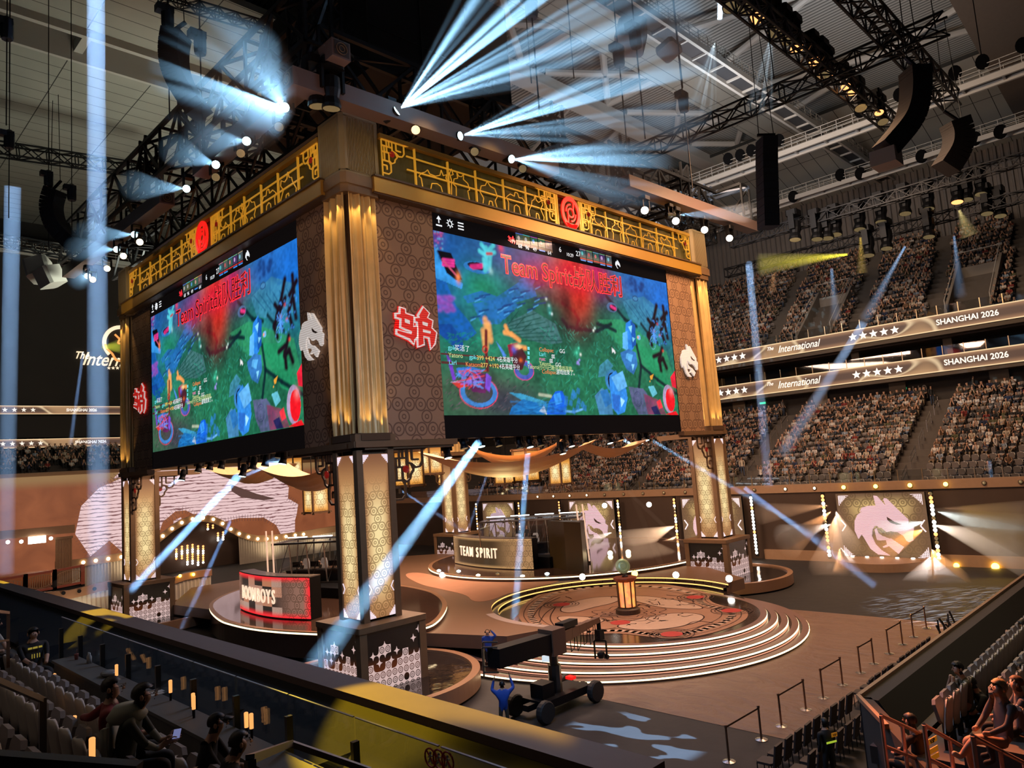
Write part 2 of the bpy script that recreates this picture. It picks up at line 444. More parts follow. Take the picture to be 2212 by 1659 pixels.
def make_pillar():
 t = thing('lantern_pillar', 'x', 'pillar', (0.6, 0.6, ZF))
 z = -ZF
 w = 1.40
 mb = MB()
 for sx in (-1, 1):
  for sy in (-1, 1): mb.box(sx*w-.16, sx*w+.16, sy*w-.16, sy*w+.16, 0, 2.88)
 mb.box(-w, w, -w, w, 0, .12)
 mb.bev(-w-.2, w+.2, -w-.2, w+.2, 2.86, 3.08, .03)
 mb.build('pedestal', M['bronze'], t)
 for k, (dx, dy) in enumerate(((0, -1), (-1, 0), (0, 1), (1, 0))):
  ax = V(-dy, dx, 0)
  c = V(dx, dy, 0)*(w+.08)
  a = c-ax*(w-.16); b_ = c+ax*(w-.16)
  panel('pedestal_screen', TILE, (a+V(0, 0, .1), b_+V(0, 0, .1), b_+V(0, 0, 2.85), a+V(0, 0, 2.85)), t)
 # shaft
 s = .88; z0 = 3.08; z1 = 9.95
 mb = MB()
 for sx in (-1, 1):
  for sy in (-1, 1): mb.box(sx*(s-.12)-.14, sx*(s-.12)+.14, sy*(s-.12)-.14, sy*(s-.12)+.14, z0, z1)
 mb.box(-.6, .6, -.6, .6, z0, z1)
 mb.build('shaft', M['bronze'], t)
 for k, (dx, dy) in enumerate(((0, -1), (-1, 0), (0, 1), (1, 0))):
  ax = V(-dy, dx, 0); c = V(dx, dy, 0)*(s-.04); hw = s-.27
  a = c-ax*hw; b_ = c+ax*hw
  lp = panel('lantern_panel', LANT, (a+V(0, 0, z0+.1), b_+V(0, 0, z0+.1), b_+V(0, 0, z1-.3), a+V(0, 0, z1-.3)), t)
  om = MB(); nn = V(dx, dy, 0)*.02
  for sx, sz, zz in ((-1, 1, z0+.12), (1, 1, z0+.12), (-1, -1, z1-.34), (1, -1, z1-.34)):
   p = c+ax*sx*(hw-.02)+V(0, 0, zz)+nn
   for q in range(5):
    u0 = q*.06; L = .34-u0*1.1
    om.bar(p-ax*sx*u0, p-ax*sx*u0+V(0, 0, sz*L), .022, .02)
    om.bar(p+V(0, 0, sz*u0), p+V(0, 0, sz*u0)-ax*sx*L*.8, .022, .02)
  for sx in (-1, 1):
   p = c+ax*sx*(hw-.02)+V(0, 0, (z0+z1)/2-2.2)+nn
   om.path([p+V(0, 0, .2), p-ax*sx*.12, p-V(0, 0, .2)], .02, 4)
  om.build('corner_ornament', WHITE_ORN, lp)
 # collar with arms along +x and +y
 mb = MB()
 mb.box(-.98, .98, -.98, .98, 10.15, 10.45)
 mb.box(-1.05, 4.35, -1.0, -.55, 9.92, 10.17); mb.box(-1.0, -.55, -1.05, 4.35, 9.92, 10.17)
 mb.box(-.9, 4.2, -.9, -.5, 9.82, 9.93); mb.box(-.9, -.5, -.9, 4.2, 9.82, 9.93)
 mb.build('collar', M['bronze'], t)
 mb = MB(); mb.box(-.9, .9, -.9, .9, 10.40, 10.50); mb.box(-.7, .7, -1.02, -.97, 10.2, 10.45); mb.box(-1.02, -.97, -.7, .7, 10.2, 10.45)
 mb.build('collar_inset', M['bronze_dark'], t)
 fr = MB(); fret(fr, (.92, -.75, 9.8), (1, 0, 0), (0, 0, 1), 1.75, 2.1, .085); 
 f1 = fr.build('bracket', M['bronze_dark'], t); rose(f1, (1.55, -.8, 8.95), (0, -1, 0), .16)
 fr = MB(); fret(fr, (-.75, .92, 9.8), (0, 1, 0), (0, 0, 1), 1.75, 2.1, .085)
 f1 = fr.build('bracket', M['bronze_dark'], t); rose(f1, (-.8, 1.55, 8.95), (-1, 0, 0), .16)
 # drapes: one on each face, gathered folds
 for k in range(4):
  rnd = random.Random(5+k); nu, nv = 54, 26; vs = []; fs = []
  ph = [rnd.uniform(0, 6.28) for _ in range(5)]
  for j in range(nv+1):
   v = j/nv; zz = 10.5+v*(20.15)*.5063
   flare = 1-.06*v
   for i in range(nu+1):
    u = -1+2*i/nu
    fold = .10*math.sin(u*9+ph[0])+.08*math.sin(u*17+ph[1]+v*1.2)+.025*math.sin(u*31+ph[2]-v*2)
    fold += .03*math.sin(v*26+u*9+ph[3])*max(0, .18-v)*5
    x = u*.76*flare; y = -.80-fold*(.6+.4*abs(math.sin(v*2+1)))
    vs.append((x, y, zz))
  for j in range(nv):
   for i in range(nu):
    a = j*(nu+1)+i; fs.append((a, a+1, a+nu+2, a+nu+1))
  mb = MB(); mb.m = Matrix.Rotation(-k*PI/2, 4, 'Z'); mb.add(vs, fs)
  mb.build('drape', M['drape'], t, smooth=True)
 mb = MB(); mb.box(-.62, .62, -.62, .62, 10.5, 20.7); mb.build('core', M['bronze_dark'], t)
 # capital
 mb = MB(); mb.bev(-.98, .98, -.98, .98, 20.62, 20.95, .25); mb.bev(-1.05, 1.05, -1.05, 1.05, 20.95, 21.42, .18)
 mb.build('capital', M['bronze'], t)
 # louvre block
 mb = MB(); s = .98; z0, z1 = 21.42, 24.05; c_ = .16
 mb.box(-s+.1, s-.1, -s+.1, s-.1, z0, z1)
 mb.build('vent_box_core', M['bronze_dark'], t)
 mb = MB(); mb.bev(-s, s, -s, s, z0, z0+.16, c_); mb.bev(-s, s, -s, s, z1-.14, z1, c_)
 for k in range(4):
  mb.m = Matrix.Rotation(k*PI/2, 4, 'Z')
  mb.prism([(-s, -s+c_), (-s+c_, -s), (-s+c_+.14, -s), (-s+c_+.14, -s+.08), (-s+.08, -s+c_+.14), (-s, -s+c_+.14)], z0+.1, z1-.1)
  n = 17; a = -s+c_+.16; wd = (2*s-2*c_-.32)/n
  for i in range(n): mb.box(a+i*wd+.006, a+i*wd+wd*.52, -s, -s+.09, z0+.1, z1-.1)
 mb.m = Matrix.Identity(4)
 mb.build('louvred_block', mat('louvre_brass_paint', (.26, .19, .10), .5), t)
 return t
pil = make_pillar()
PIL = [((.6, .6), 0, 'front lantern pillar nearest the camera, gold drapes above patterned lit panels'),
  ((28.1, .6), 90, 'lantern pillar at the right end of the right game screen'),
  ((28.1, 27.4), 180, 'rear lantern pillar standing behind the team booth platforms'),
  ((.6, 27.4), 270, 'lantern pillar at the left end of the left game screen')]
for i, (p, a, lb) in enumerate(PIL):
 o = pil if i == 0 else dup(pil)
 o.location = (p[0], p[1], ZF); o.rotation_euler = (0, 0, R(a))
 tag(o, lb, 'pillar', 'four lantern pillars of the stage tower')
 # uplights and downlights hidden at collar and capital
 for sx, sy in (((0, -1), (-1, 0)) if i in (0, 1, 3) else ()):
  for u in (-.4, .4):
   q = V(p[0]+sx*1.15+(u if sy else 0), p[1]+sy*1.15+(u if sx else 0), 6.62)
   spot('drape_downlight', q, q+V(-sx*.16, -sy*.16, -3), 70, 130, (1.0, .66, .26), .6, .03)
   q = V(q.x, q.y, -3.36)
   spot('drape_uplight', q, q+V(-sx*.18, -sy*.18, 3), 75, 70, (1.0, .66, .26), .6, .03)
 if i in (0, 1, 3):
  spot('vent_block_light', (p[0]-5, p[1]-5.5, 4.5), (p[0], p[1], 8.8), 22, 420, (1.0, .74, .36), .5)
# ---------------------------------------------------------------- frieze and cornice on the two visible faces
def figure_outlines():
 beast = [(0,.0),(.02,.35),(.0,.5),(.08,.62),(.05,.75),(.16,.68),(.22,.85),(.27,.66),(.42,.58),(.60,.60),(.66,.72),(.74,.62),(.86,.55),(.95,.42),(.88,.38),(.84,.0)]
 beast2 = [(.2,.0),(.26,.28),(.38,.34),(.55,.30),(.62,.0)]
 staff = [(.2,0),(.22,.42),(.12,.5),(.16,.68),(.30,.74),(.28,.92),(.35,.82),(.46,.84),(.54,.95),(.52,.76),(.68,.66),(.74,.45),(.66,.40),(.72,0)]
 staff2 = [(.02,0),(.06,.6),(0,.82),(.08,1.0),(.14,.82),(.06,.78)]
 hood = [(.15,0),(.2,.3),(.08,.5),(.14,.72),(.3,.78),(.38,.95),(.5,.80),(.66,.76),(.74,.5),(.64,.32),(.72,0)]
 hood2 = [(.36,0),(.42,.26),(.52,.26),(.56,0)]
 wide = [(0,0),(.06,.4),(.02,.55),(.18,.72),(.34,.70),(.4,.86),(.52,.86),(.56,.70),(.76,.74),(.95,.58),(.86,.42),(.9,0)]
 wide2 = [(.3,0),(.36,.34),(.5,.4),(.6,.32),(.64,0)]
 cape = [(.1,0),(.04,.3),(.2,.55),(.26,.74),(.38,.80),(.44,1.0),(.50,.80),(.62,.74),(.80,.86),(.84,.7),(.70,.5),(.86,.22),(.8,0)]
 cape2 = [(.4,0),(.44,.3),(.56,.28),(.62,0)]
 return [(beast, beast2), (staff, staff2), (hood, hood2), (wide, wide2), (cape, cape2)]
FIG = figure_outlines()
def make_frieze(o, ux, n, L, label):
 """o: start point at the frieze's bottom, ux along it, n outward normal"""
 t = thing('stage_frieze', label, 'frieze', o, group='gold lattice friezes above the game screens')
 ux = Vector(ux); n = Vector(n); Z = V(0, 0, 1)
 H = 1.95
 def bx(mb, a, b, z0, z1, d0, d1):
  p = [ux*a+n*d0, ux*b+n*d0, ux*b+n*d1, ux*a+n*d1]
  vs = [tuple(q+Z*z0) for q in p]+[tuple(q+Z*z1) for q in p]
  mb.add(vs, [(0,1,2,3),(7,6,5,4),(0,4,5,1),(1,5,6,2),(2,6,7,3),(3,7,4,0)])
 mb = MB(); nn = int(L*5)
 vs = []; fs = []
 for i in range(nn+1):
  a = L*i/nn; d = .02+.03*math.sin(i*1.3)+.02*math.sin(i*.47)
  vs += [tuple(ux*a+n*(d-.15)), tuple(ux*a+n*(d-.15)+Z*H)]
 for i in range(nn): fs.append((2*i, 2*i+2, 2*i+3, 2*i+1))
 mb.add(vs, fs); mb.build('backing_cloth', mat('olive_backing_cloth', (.10, .085, .02), .7, noise=.3, nscale=2), t)
 mb = MB(); bx(mb, 0, L, -.10, .02, -.1, .12); bx(mb, 0, L, H-.06, H+.14, -.1, .16)
 mb.build('frame_rails', M['goldbeam'], t)
 c = L/2
 mb = MB()
 for zf in (.42, .74): bx(mb, 1.5, c-1.0, H*zf-.03, H*zf+.03, 0, .06); bx(mb, c+1.0, L-1.5, H*zf-.03, H*zf+.03, 0, .06)
 posts = []
 for s_ in (0, 1):
  for f in (.155, .31, .45, .60, .73, .85):
   a = c*f if not s_ else L-c*f
   posts.append(a); bx(mb, a-.035, a+.035, 0, H*.98 if f in (.155, .85) else H*.92, -.02, .08)
 for a in (c-.95, c-1.1, c+.95, c+1.1): bx(mb, a-.04, a+.04, 0, H, -.02, .10)
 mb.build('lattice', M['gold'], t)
 for a, d in ((.12, 1), (c-1.2, -1), (c+1.2, 1), (L-.12, -1)):
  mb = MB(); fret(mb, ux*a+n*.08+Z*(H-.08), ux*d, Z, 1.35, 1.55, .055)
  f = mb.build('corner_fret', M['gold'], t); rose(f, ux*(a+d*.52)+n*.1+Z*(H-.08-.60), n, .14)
 k = 0
 pp = sorted(posts)
 for a, b_ in zip(pp, pp[1:]):
  if a < c < b_: continue
  W = b_-a-.1
  if W < .6: continue
  mb = MB()
  for l in FIG[k % 5]:
   q = [ux*(a+.05+(x if k % 3 else 1-x)*W)+n*.09+Z*(.02+y*1.45) for x, y in l]
   mb.path(q, .026, 4)
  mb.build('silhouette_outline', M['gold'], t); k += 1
 # central emblem: thick ring with knotted inner mark
 mb = MB(); q = n.to_track_quat('Z', 'Y')
 mb.m = Matrix.Translation(ux*c+n*.16+Z*H*.5) @ Matrix((ux, Z, n)).transposed().to_4x4()
 def ringseg(r0, r1, a0, a1, nseg, ry=1.18):
  for i in range(nseg):
   t0 = a0+(a1-a0)*i/nseg; t1 = a0+(a1-a0)*(i+1)/nseg
   vs = []
   for zz in (0, .08):
    for rr, tt in ((r0, t0), (r1, t0), (r1, t1), (r0, t1)): vs.append((rr*math.cos(tt), rr*math.sin(tt)*ry, zz))
   mb.add(vs, [(0,1,2,3),(7,6,5,4),(0,4,5,1),(1,5,6,2),(2,6,7,3),(3,7,4,0)])
 ringseg(.58, .80, 0, 2*PI, 32)
 ringseg(.20, .30, 0, 2*PI, 14, 1.0)
 mb.prism([(-.52, -.62), (.52, -.62), (.30, -.98), (-.30, -.98)], 0, .08)
 for a0 in (.6, .6+PI):
  mb.bar((.28*math.cos(a0), .28*math.sin(a0), .04), (.6*math.cos(a0+.5), .68*math.sin(a0+.5), .04), .09, .08)
  ringseg(.36, .45, a0+.9, a0+2.5, 8)
 mb.build('red_emblem', M['red'], t)
 # cornice beam below
 mb = MB(); bx(mb, -.6, L+.6, -.78, -.12, -.25, .42); mb.build('cornice_beam', M['goldbeam'], t)
 mb = MB(); bx(mb, -.6, L+.6, -.84, -.78, -.25, .36); bx(mb, -.6, L+.6, -.12, -.04, -.1, .5); mb.build('cornice_moulding', M['bronze_dark'], t)
 return t
make_frieze((1.65, -.15, 7.68), (1, 0, 0), (0, -1, 0), 25.4, 'gold lattice frieze with red emblem above the right game screen')
make_frieze((-.15, 26.4, 7.68), (0, -1, 0), (-1, 0, 0), 24.75, 'gold lattice frieze with red emblem above the left game screen')
for i in range(7):
 x = 2.5+i*3.9
 spot('frieze_light', (x, -3.6, 9.3), (x, 0, 8.1), 95, 70, (1.0, .72, .22), .7, .1)
 spot('frieze_light', (-3.6, x, 9.3), (0, x, 8.1), 95, 60, (1.0, .66, .26), .7, .1)
# ---------------------------------------------------------------- side panels flanking the screens
def dragon_poly():
 """outline of the dragon head crest, unit box, facing right; rings: outer, eye, jaw pieces"""
 head = [(.40,1.0),(.46,.985),(.60,.80),(.56,.93),(.58,.955),(.62,.94),(.78,.76),(.93,.60),(.92,.52),(1.0,.47),(.985,.40),(.97,.36),(.965,.27),(.90,.24),(.86,.26),(.82,.34),(.73,.40),(.62,.415),(.55,.40),(.50,.44),(.47,.47),(.43,.47),(.40,.50),(.36,.50),
   (.31,.44),(.285,.33),(.33,.20),(.42,.10),(.55,.02),(.36,.03),(.24,.12),(.15,.30),(.115,.36),(.05,.28),(.0,.42),(.02,.58),(.08,.68),(.17,.74),(.13,.73),(.17,.80),(.28,.83),(.42,.83)]
 jaw = [(.35,.44),(.38,.46),(.40,.38),(.46,.335),(.58,.29),(.60,.295),(.80,.16),(.70,.05),(.56,.17),(.47,.14),(.45,.16),(.53,.20),(.52,.27),(.43,.26),(.37,.27),(.36,.33)]
 return head, jaw
HEAD, JAW = dragon_poly()
EYE = [(.585,.65),(.70,.57),(.82,.525),(.73,.52),(.63,.555),(.59,.60)]
def embroid(name, base, line):
 m = bpy.data.materials.new(name); m.use_nodes = True; k = NT(m)
 b = k.n['Principled BSDF']; b.inputs['Roughness'].default_value = .7
 tc = k.n.new('ShaderNodeTexCoord'); w = k.n.new('ShaderNodeTexWave'); w.bands_direction = 'Z'
 w.inputs['Scale'].default_value = 3.2; w.inputs['Distortion'].default_value = 2.5; w.inputs['Detail'].default_value = 2
 k.set(w.inputs['Vector'], tc.outputs['Object'])
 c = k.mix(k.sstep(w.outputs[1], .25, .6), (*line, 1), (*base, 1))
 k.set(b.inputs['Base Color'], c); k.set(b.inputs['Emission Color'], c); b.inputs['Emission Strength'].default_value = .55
 m.cycles.emission_sampling = 'NONE'
 return m
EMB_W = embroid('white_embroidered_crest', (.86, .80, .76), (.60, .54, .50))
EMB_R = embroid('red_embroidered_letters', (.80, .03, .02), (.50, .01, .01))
EMB_LIL = embroid('lilac_lit_crest', (.80, .62, .74), (.50, .36, .46))
def dragon(parent, c, ux, n, W, m, dark, t=.1, name='dragon_crest'):
 c = Vector(c); ux = Vector(ux); n = Vector(n); Z = V(0, 0, 1)
 out = None
 for ring in (HEAD, JAW):
  mb = MB(); pts = [c+ux*((x-.5)*W)+Z*((y-.5)*W*1.08) for x, y in ring]
  mb.slab(pts, n, t)
  o = mb.build(name, m, parent)
  out = out or o
 mb = MB(); mb.slab([c+n*t+ux*((x-.5)*W)+Z*((y-.5)*W*1.08) for x, y in EYE], n, .02)
 mb.build('eye_mark', dark, out)
 return out
BLETTER = [  # two joined blocky strokes of the team badge, unit box
 [(.04,.74),(.14,.76),(.15,.90),(.24,.88),(.24,.78),(.44,.74),(.42,.48),(.52,.50),(.50,.26),(.42,.18),(.42,.10),(.34,.20),(.04,.30),(.04,.36),(.38,.30),(.40,.38),(.14,.46),(.16,.66),(.04,.68)],
 [(.50,.70),(.62,.72),(.60,.78),(.72,.98),(.84,.86),(.78,.74),(.92,.68),(.88,.50),(1.0,.40),(.94,.14),(.86,.02),(.84,.28),(.66,.30),(.66,.10),(.54,.04),(.56,.44),(.56,.62),(.50,.64)]]
HOLES = [[(.22,.66),(.34,.63),(.34,.54),(.22,.57)], [(.66,.64),(.80,.61),(.78,.53),(.66,.56)], [(.66,.45),(.86,.42),(.85,.36),(.66,.38)]]
def badge(parent, c, ux, n, W):
 c = Vector(c); ux = Vector(ux); n = Vector(n); Z = V(0, 0, 1)
 def grow(pts, f):
  cx = sum(p[0] for p in pts)/len(pts); cy2 = sum(p[1] for p in pts)/len(pts)
  q = []
  for i, p in enumerate(pts):
   a = Vector(pts[i-1]); b_ = Vector(p); d = Vector(pts[(i+1) % len(pts)])
   e1 = (b_-a).normalized(); e2 = (d-b_).normalized()
   nn = Vector((e1.y+e2.y, -(e1.x+e2.x)))
   nn = nn.normalized() if nn.length > 1e-3 else Vector((0, 0))
   q.append((b_.x-nn.x*f, b_.y-nn.y*f))
  return q
 out = None
 for k, (f, d, mm, nm) in enumerate(((.075, .0, EMB_R, 'badge_backing'), (.052, .05, EMB_W, 'badge_border'), (0, .09, EMB_R, 'badge_letters'))):
  mb = MB()
  for ring in BLETTER:
   mb.slab([c+n*d+ux*((x-.5)*W)+Z*((y-.5)*W*.85) for x, y in grow(ring, f)], n, .05)
  if nm == 'badge_letters':
   mb.cur = 1
   for ring in HOLES: mb.slab([c+n*(d+.045)+ux*((x-.5)*W)+Z*((y-.5)*W*.85) for x, y in ring], n, .012)
  o = mb.build(nm, [mm, EMB_W], parent if out is None else out)
  out = out or o
 return out
DARKMARK = mat('dark_crest_mark', (.10, .07, .06), .8)
def side_panel(bl, br, z0, z1, label):
 t = thing('side_panel', label, 'panel', ((bl[0]+br[0])/2, (bl[1]+br[1])/2, z0), group='patterned cloth panels beside the game screens')
 a = V(*bl, 0)-V(t.location.x, t.location.y, 0); b_ = V(*br, 0)-V(t.location.x, t.location.y, 0)
 o = panel('cloth_face', WOVEN, (a, b_, b_+V(0, 0, z1-z0), a+V(0, 0, z1-z0)), t, .25)
 return t
sp = [side_panel((1.35, -.05), (4.55, -.05), -3.72, 6.86, 'tan coin-pattern cloth panel with red and white badge, left of right screen'),
  side_panel((24.0, -.05), (26.9, -.05), -3.72, 6.86, 'tan coin-pattern cloth panel with white dragon crest, right of right screen'),
  side_panel((-.05, 4.17), (-.05, 1.35), -3.72, 6.86, 'tan coin-pattern cloth panel with white dragon crest, right of left screen'),
  side_panel((-.05, 26.5), (-.05, 23.13), -3.72, 6.86, 'tan coin-pattern cloth panel with red and white badge, left of left screen')]
badge(sp[0], (.15, -.08, 4.95), (1, 0, 0), (0, -1, 0), 2.2)
dragon(sp[1], (.1, -.08, 4.6), (1, 0, 0), (0, -1, 0), 2.05, EMB_W, DARKMARK)
dragon(sp[2], (-.08, .25, 4.85), (0, -1, 0), (-1, 0, 0), 2.05, EMB_W, DARKMARK)
badge(sp[3], (-.08, 0, 4.6), (0, -1, 0), (-1, 0, 0), 2.2)
# ---------------------------------------------------------------- the two game screens
SW, SH = 19.45, 8.65   # lit part
def paint():
 """the match picture as a colour grid, rows from the bottom; shapes are traced in screen space from the right-hand screen"""
 NX, NY = 600, 268
 U, Vv = np.meshgrid((np.arange(NX)+.5)/NX, (np.arange(NY)+.5)/NY)
 rs = np.random.RandomState(4)
 def noise(fx, fy, seed=0):
  r = np.random.RandomState(seed); g = r.rand(fy+2, fx+2)
  x = U*fx; y = Vv*fy; xi = x.astype(int); yi = y.astype(int); a = x-xi; b = y-yi
  a = a*a*(3-2*a); b = b*b*(3-2*b)
  return (g[yi, xi]*(1-a)+g[yi, xi+1]*a)*(1-b)+(g[yi+1, xi]*(1-a)+g[yi+1, xi+1]*a)*b
 n1 = noise(9, 5, 1); n2 = noise(30, 14, 2); n3 = noise(120, 60, 3)
 N = (.5*n1+.3*n2+.2*n3)
 img = np.zeros((NY, NX, 3)); 
 g1 = np.array([.012, .10, .055]); g2 = np.array([.03, .28, .13])
 img[:] = g1+(g2-g1)*N[..., None]
 def blend(mask, c, a=1.0):
  m = np.clip(mask*a, 0, 1)[..., None]; img[:] = img*(1-m)+np.array(c)*m
 def uvp(p):
  q = ony(p[0], p[1], 0.0); return ((q.x-4.55)/SW, (q.z+2.67)/SH)
 def poly(pts, c, a=1.0, soft=0, tex=0.0):
  pts = [uvp(p) for p in pts]; x = U; y = Vv; ins = np.zeros(U.shape, bool)
  for (x0, y0), (x1, y1) in zip(pts, pts[1:]+pts[:1]):
   if abs(y1-y0) < 1e-9: continue
   ins ^= ((y0 > y) != (y1 > y)) & (x < (x1-x0)*(y-y0)/(y1-y0)+x0)
  m = ins.astype(float)
  if tex: m = m*(1-tex+tex*np.clip(n3*1.6, 0, 1))
  blend(m, c, a)
 def blob(p, rx, ry, c, a=1.0, pw=1.0):
  u, v = uvp(p); d = ((U-u)/rx)**2+((Vv-v)/ry)**2
  blend(np.exp(-d*pw), c, a)
 def ell(p, rx, ry, c, a=1.0, inner=0):
  u, v = uvp(p); d = ((U-u)/rx)**2+((Vv-v)/ry)**2
  blend((d < 1)*(d >= inner), c, a)
 def line(pts, w, c, a=1.0):
  pts = [uvp(p) for p in pts]
  for (x0, y0), (x1, y1) in zip(pts, pts[1:]):
   dx = x1-x0; dy = (y1-y0)*SH/SW; L = dx*dx+dy*dy+1e-12
   t = np.clip(((U-x0)*dx+(Vv-y0)*SH/SW*dy)/L, 0, 1)
   d = np.hypot(U-x0-t*dx, (Vv-y0)*SH/SW-t*dy)
   blend(np.clip(1.5-d/w, 0, 1), c, a)
 blue = (.01, .10, .42); lblue = (.03, .28, .85); cy_ = (.10, .55, .85)
 # upper zones
 blob((960, 540), .20, .35, blue, .95); blob((1060, 540), .14, .16, (.02, .10, .30), .9)
 blob((1430, 640), .16, .30, (.01, .18, .75), 1.0); blob((1370, 610), .14, .16, (.02, .14, .55), .9)
 blob((1300, 620), .07, .16, (.07, .015, .12), .9); blob((1150, 560), .10, .18, (.09, .04, .25), .8)
 blob((1230, 700), .16, .18, (.008, .035, .035), .9)
 blob((1040, 620), .08, .12, (.02, .30, .15), .9)
 # stone terraces upper left
 poly([(937, 580), (950, 575), (985, 660), (1010, 690), (1030, 720), (1010, 735), (985, 735), (975, 715), (942, 700)], (.01, .13, .50), 1, tex=.4)
 poly([(938, 530), (950, 560), (985, 605), (1000, 612), (998, 625), (970, 612), (940, 600)], (.04, .32, .80), 1)
 poly([(946, 700), (975, 700), (1000, 735), (1000, 760), (975, 745), (948, 720)], (.008, .08, .38), 1)
 for q in ([(1000,640),(1040,628),(1100,650),(1095,665),(1040,650),(1010,655)], [(1020,655),(1060,650),(1120,610),(1150,612),(1160,640),(1110,655),(1080,700),(1040,700)],
    [(1050,650),(1100,640),(1120,660),(1090,690),(1060,690)], [(1120,605),(1150,590),(1160,600),(1150,618),(1125,622)]):
  poly(q, (.02, .17, .50), .9, tex=.5)
 for i in range(16):
  x = 1010+rs.rand()*150; y = 640+(x-1010)*-.15+rs.rand()*50
  line([(x, y), (x+14+rs.rand()*14, y-4)], .0022, (.01, .05, .22), .8)
  line([(x, y+6), (x+10, y+1)], .0018, (.08, .40, .85), .8)
 # cracked flagstones
 poly([(1090,700),(1150,670),(1200,700),(1215,740),(1180,745),(1130,730)], (.07, .19, .21), .75, tex=.4)
 for i in range(7):
  line([(1095+i*17, 705+i*4), (1120+i*14, 672+i*12)], .0015, (.01, .08, .07), .8)
  line([(1092+i*3, 700+i*6), (1160+i*9, 676+i*10)], .0015, (.01, .08, .07), .8)
 poly([(1345,650),(1390,640),(1440,680),(1440,720),(1400,715),(1360,690)], (.05, .26, .42), .8, tex=.4)
 for i in range(6): line([(1352+i*14, 652+i*5), (1380+i*12, 690+i*5)], .0015, (.01, .08, .2), .8)
 ell((1372, 645), .016, .022, (.02, .10, .25), 1); ell((1372, 645), .012, .014, (.06, .25, .5), 1)
 # fields, streaks of grass
 poly([(1290,690),(1340,690),(1440,760),(1460,830),(1400,800),(1330,740)], (.03, .30, .13), .8)
 poly([(1370,740),(1420,760),(1455,850),(1420,830)], (.02, .33, .14), .8)
 for i in range(420):
  x = 1170+rs.rand()*190; y = 700+rs.rand()*190; s = rs.rand()
  line([(x, y), (x+rs.randn()*5, y-5-4*rs.rand())], .0011, (.01+.03*s, .10+.35*s, .08+.22*s), .7)
 for i in range(160):
  x = 960+rs.rand()*110; y = 720+rs.rand()*60; s = rs.rand()
  line([(x, y), (x+rs.randn()*7, y-4)], .0011, (.01, .12+.25*s, .08+.12*s), .6)
 # cracks and roots
 dk = (.004, .02, .03)
 for l in ([(1215,655),(1240,672),(1250,690),(1245,710),(1290,715),(1320,700)], [(1310,640),(1330,665),(1350,690),(1375,705)], [(1330,715),(1310,705),(1290,700)],
    [(1375,745),(1385,790),(1380,840)], [(1385,790),(1420,820),(1460,850)], [(1385,700),(1400,720),(1420,740)], [(1215,690),(1225,705),(1250,712)]):
  line(l, .006, dk, .95)
 # mud at lower centre left
 blob((1040, 850), .16, .14, (.09, .055, .05), .9); blob((1100, 870), .12, .10, (.05, .05, .09), .8); blob((980, 870), .06, .14, (.05, .13, .07), .6)
 for i in range(90):
  x = 960+rs.rand()*180; y = 820+rs.rand()*70
  line([(x, y), (x+rs.rand()*8, y-4)], .0012, (.15, .10, .13) if rs.rand() < .5 else (.02, .03, .04), .6)
 # purple shrub, statue, tower
 for i in range(60): blob((945+rs.rand()*35, 640+rs.rand()*32), .006, .010, (.20+.2*rs.rand(), .10, .55), .9)
 blob((945, 510), .018, .05, (.12, .03, .22), .9)
 ell((1032, 578), .047, .034, (.03, .22, .60), 1); ell((1032, 575), .034, .022, (.012, .01, .03), 1)
 line([(1018,575),(1046,573)], .005, (.75, .03, .22)); line([(1022,579),(1040,577)], .004, (.75, .03, .22))
 poly([(944,540),(974,546),(998,604),(985,605),(965,590)], (.004, .004, .008), 1)
 for y in (560, 566, 572): line([(957,y),(980,y+3)], .0035, (.8, .04, .30))
 line([(955,560),(990,600)], .002, (.7, .10, .20)); blob((990, 600), .007, .03, (.95, .25, .08), 1)
 for l in ([(1045,560),(1048,585)],[(1050,535),(1052,580)],[(1060,540),(1058,578)],[(1040,528),(1052,545),(1066,530)],[(1036,542),(1050,552),(1068,545)]): line(l, .006, (.08, .60, .70), .95)
 line([(1052, 548), (1062, 548)], .004, (.5, .10, .12)); blob((1060, 585), .008, .02, (.3, .6, .6), .9)
 blob((1082, 535), .010, .03, (.70, .05, .12), .9)
 # red victory glow
 blob((1232, 585), .085, .16, (.75, .01, .02), .95); blob((1255, 620), .045, .16, (.90, .02, .01), .9); blob((1240, 640), .05, .17, (.60, .02, .01), .7)
 blob((1225, 600), .16, .09, (.62, .015, .05), .8); blob((1290, 585), .05, .06, (.60, .01, .12), .8); blob((1225, 655), .02, .08, (.03, .01, .01), .8)
 blob((1205, 645), .05, .05, (.20, .01, .02), .6); blob((1160, 600), .05, .07, (.45, .01, .06), .7)
 # crystal warriors
 def crystal(x, y, s):
  a = (.03, .26, .85); b_ = (.12, .48, .95); c_ = (.25, .70, 1.0); d_ = (.01, .10, .45)
  for q, cc in (([(-12,-75),(2,-85),(10,-60),(8,-10),(-6,0),(-14,-30)], a), ([(-20,-50),(-8,-55),(-6,-5),(-20,-12)], b_), ([(0,-82),(12,-70),(14,-20),(4,-12)], d_),
      ([(-26,0),(-4,-10),(14,0),(18,30),(8,55),(-10,42),(-22,16)], (.04, .20, .55)), ([(-10,0),(6,6),(2,24),(-12,14)], b_), ([(2,28),(10,30),(6,46)], c_), ([(-6,-66),(4,-70),(2,-50)], c_), ([(4,-40),(12,-36),(6,-26)], c_)):
   poly([(x+p*s, y+r*s) for p, r in q], cc, 1)
 crystal(1362, 762, .85); crystal(1347, 0*0+0+880, 1.08) if False else None
 ell((1322, 822), .032, .075, (.05, .25, .60), 1); ell((1324, 824), .024, .060, (.005, .005, .015), 1)
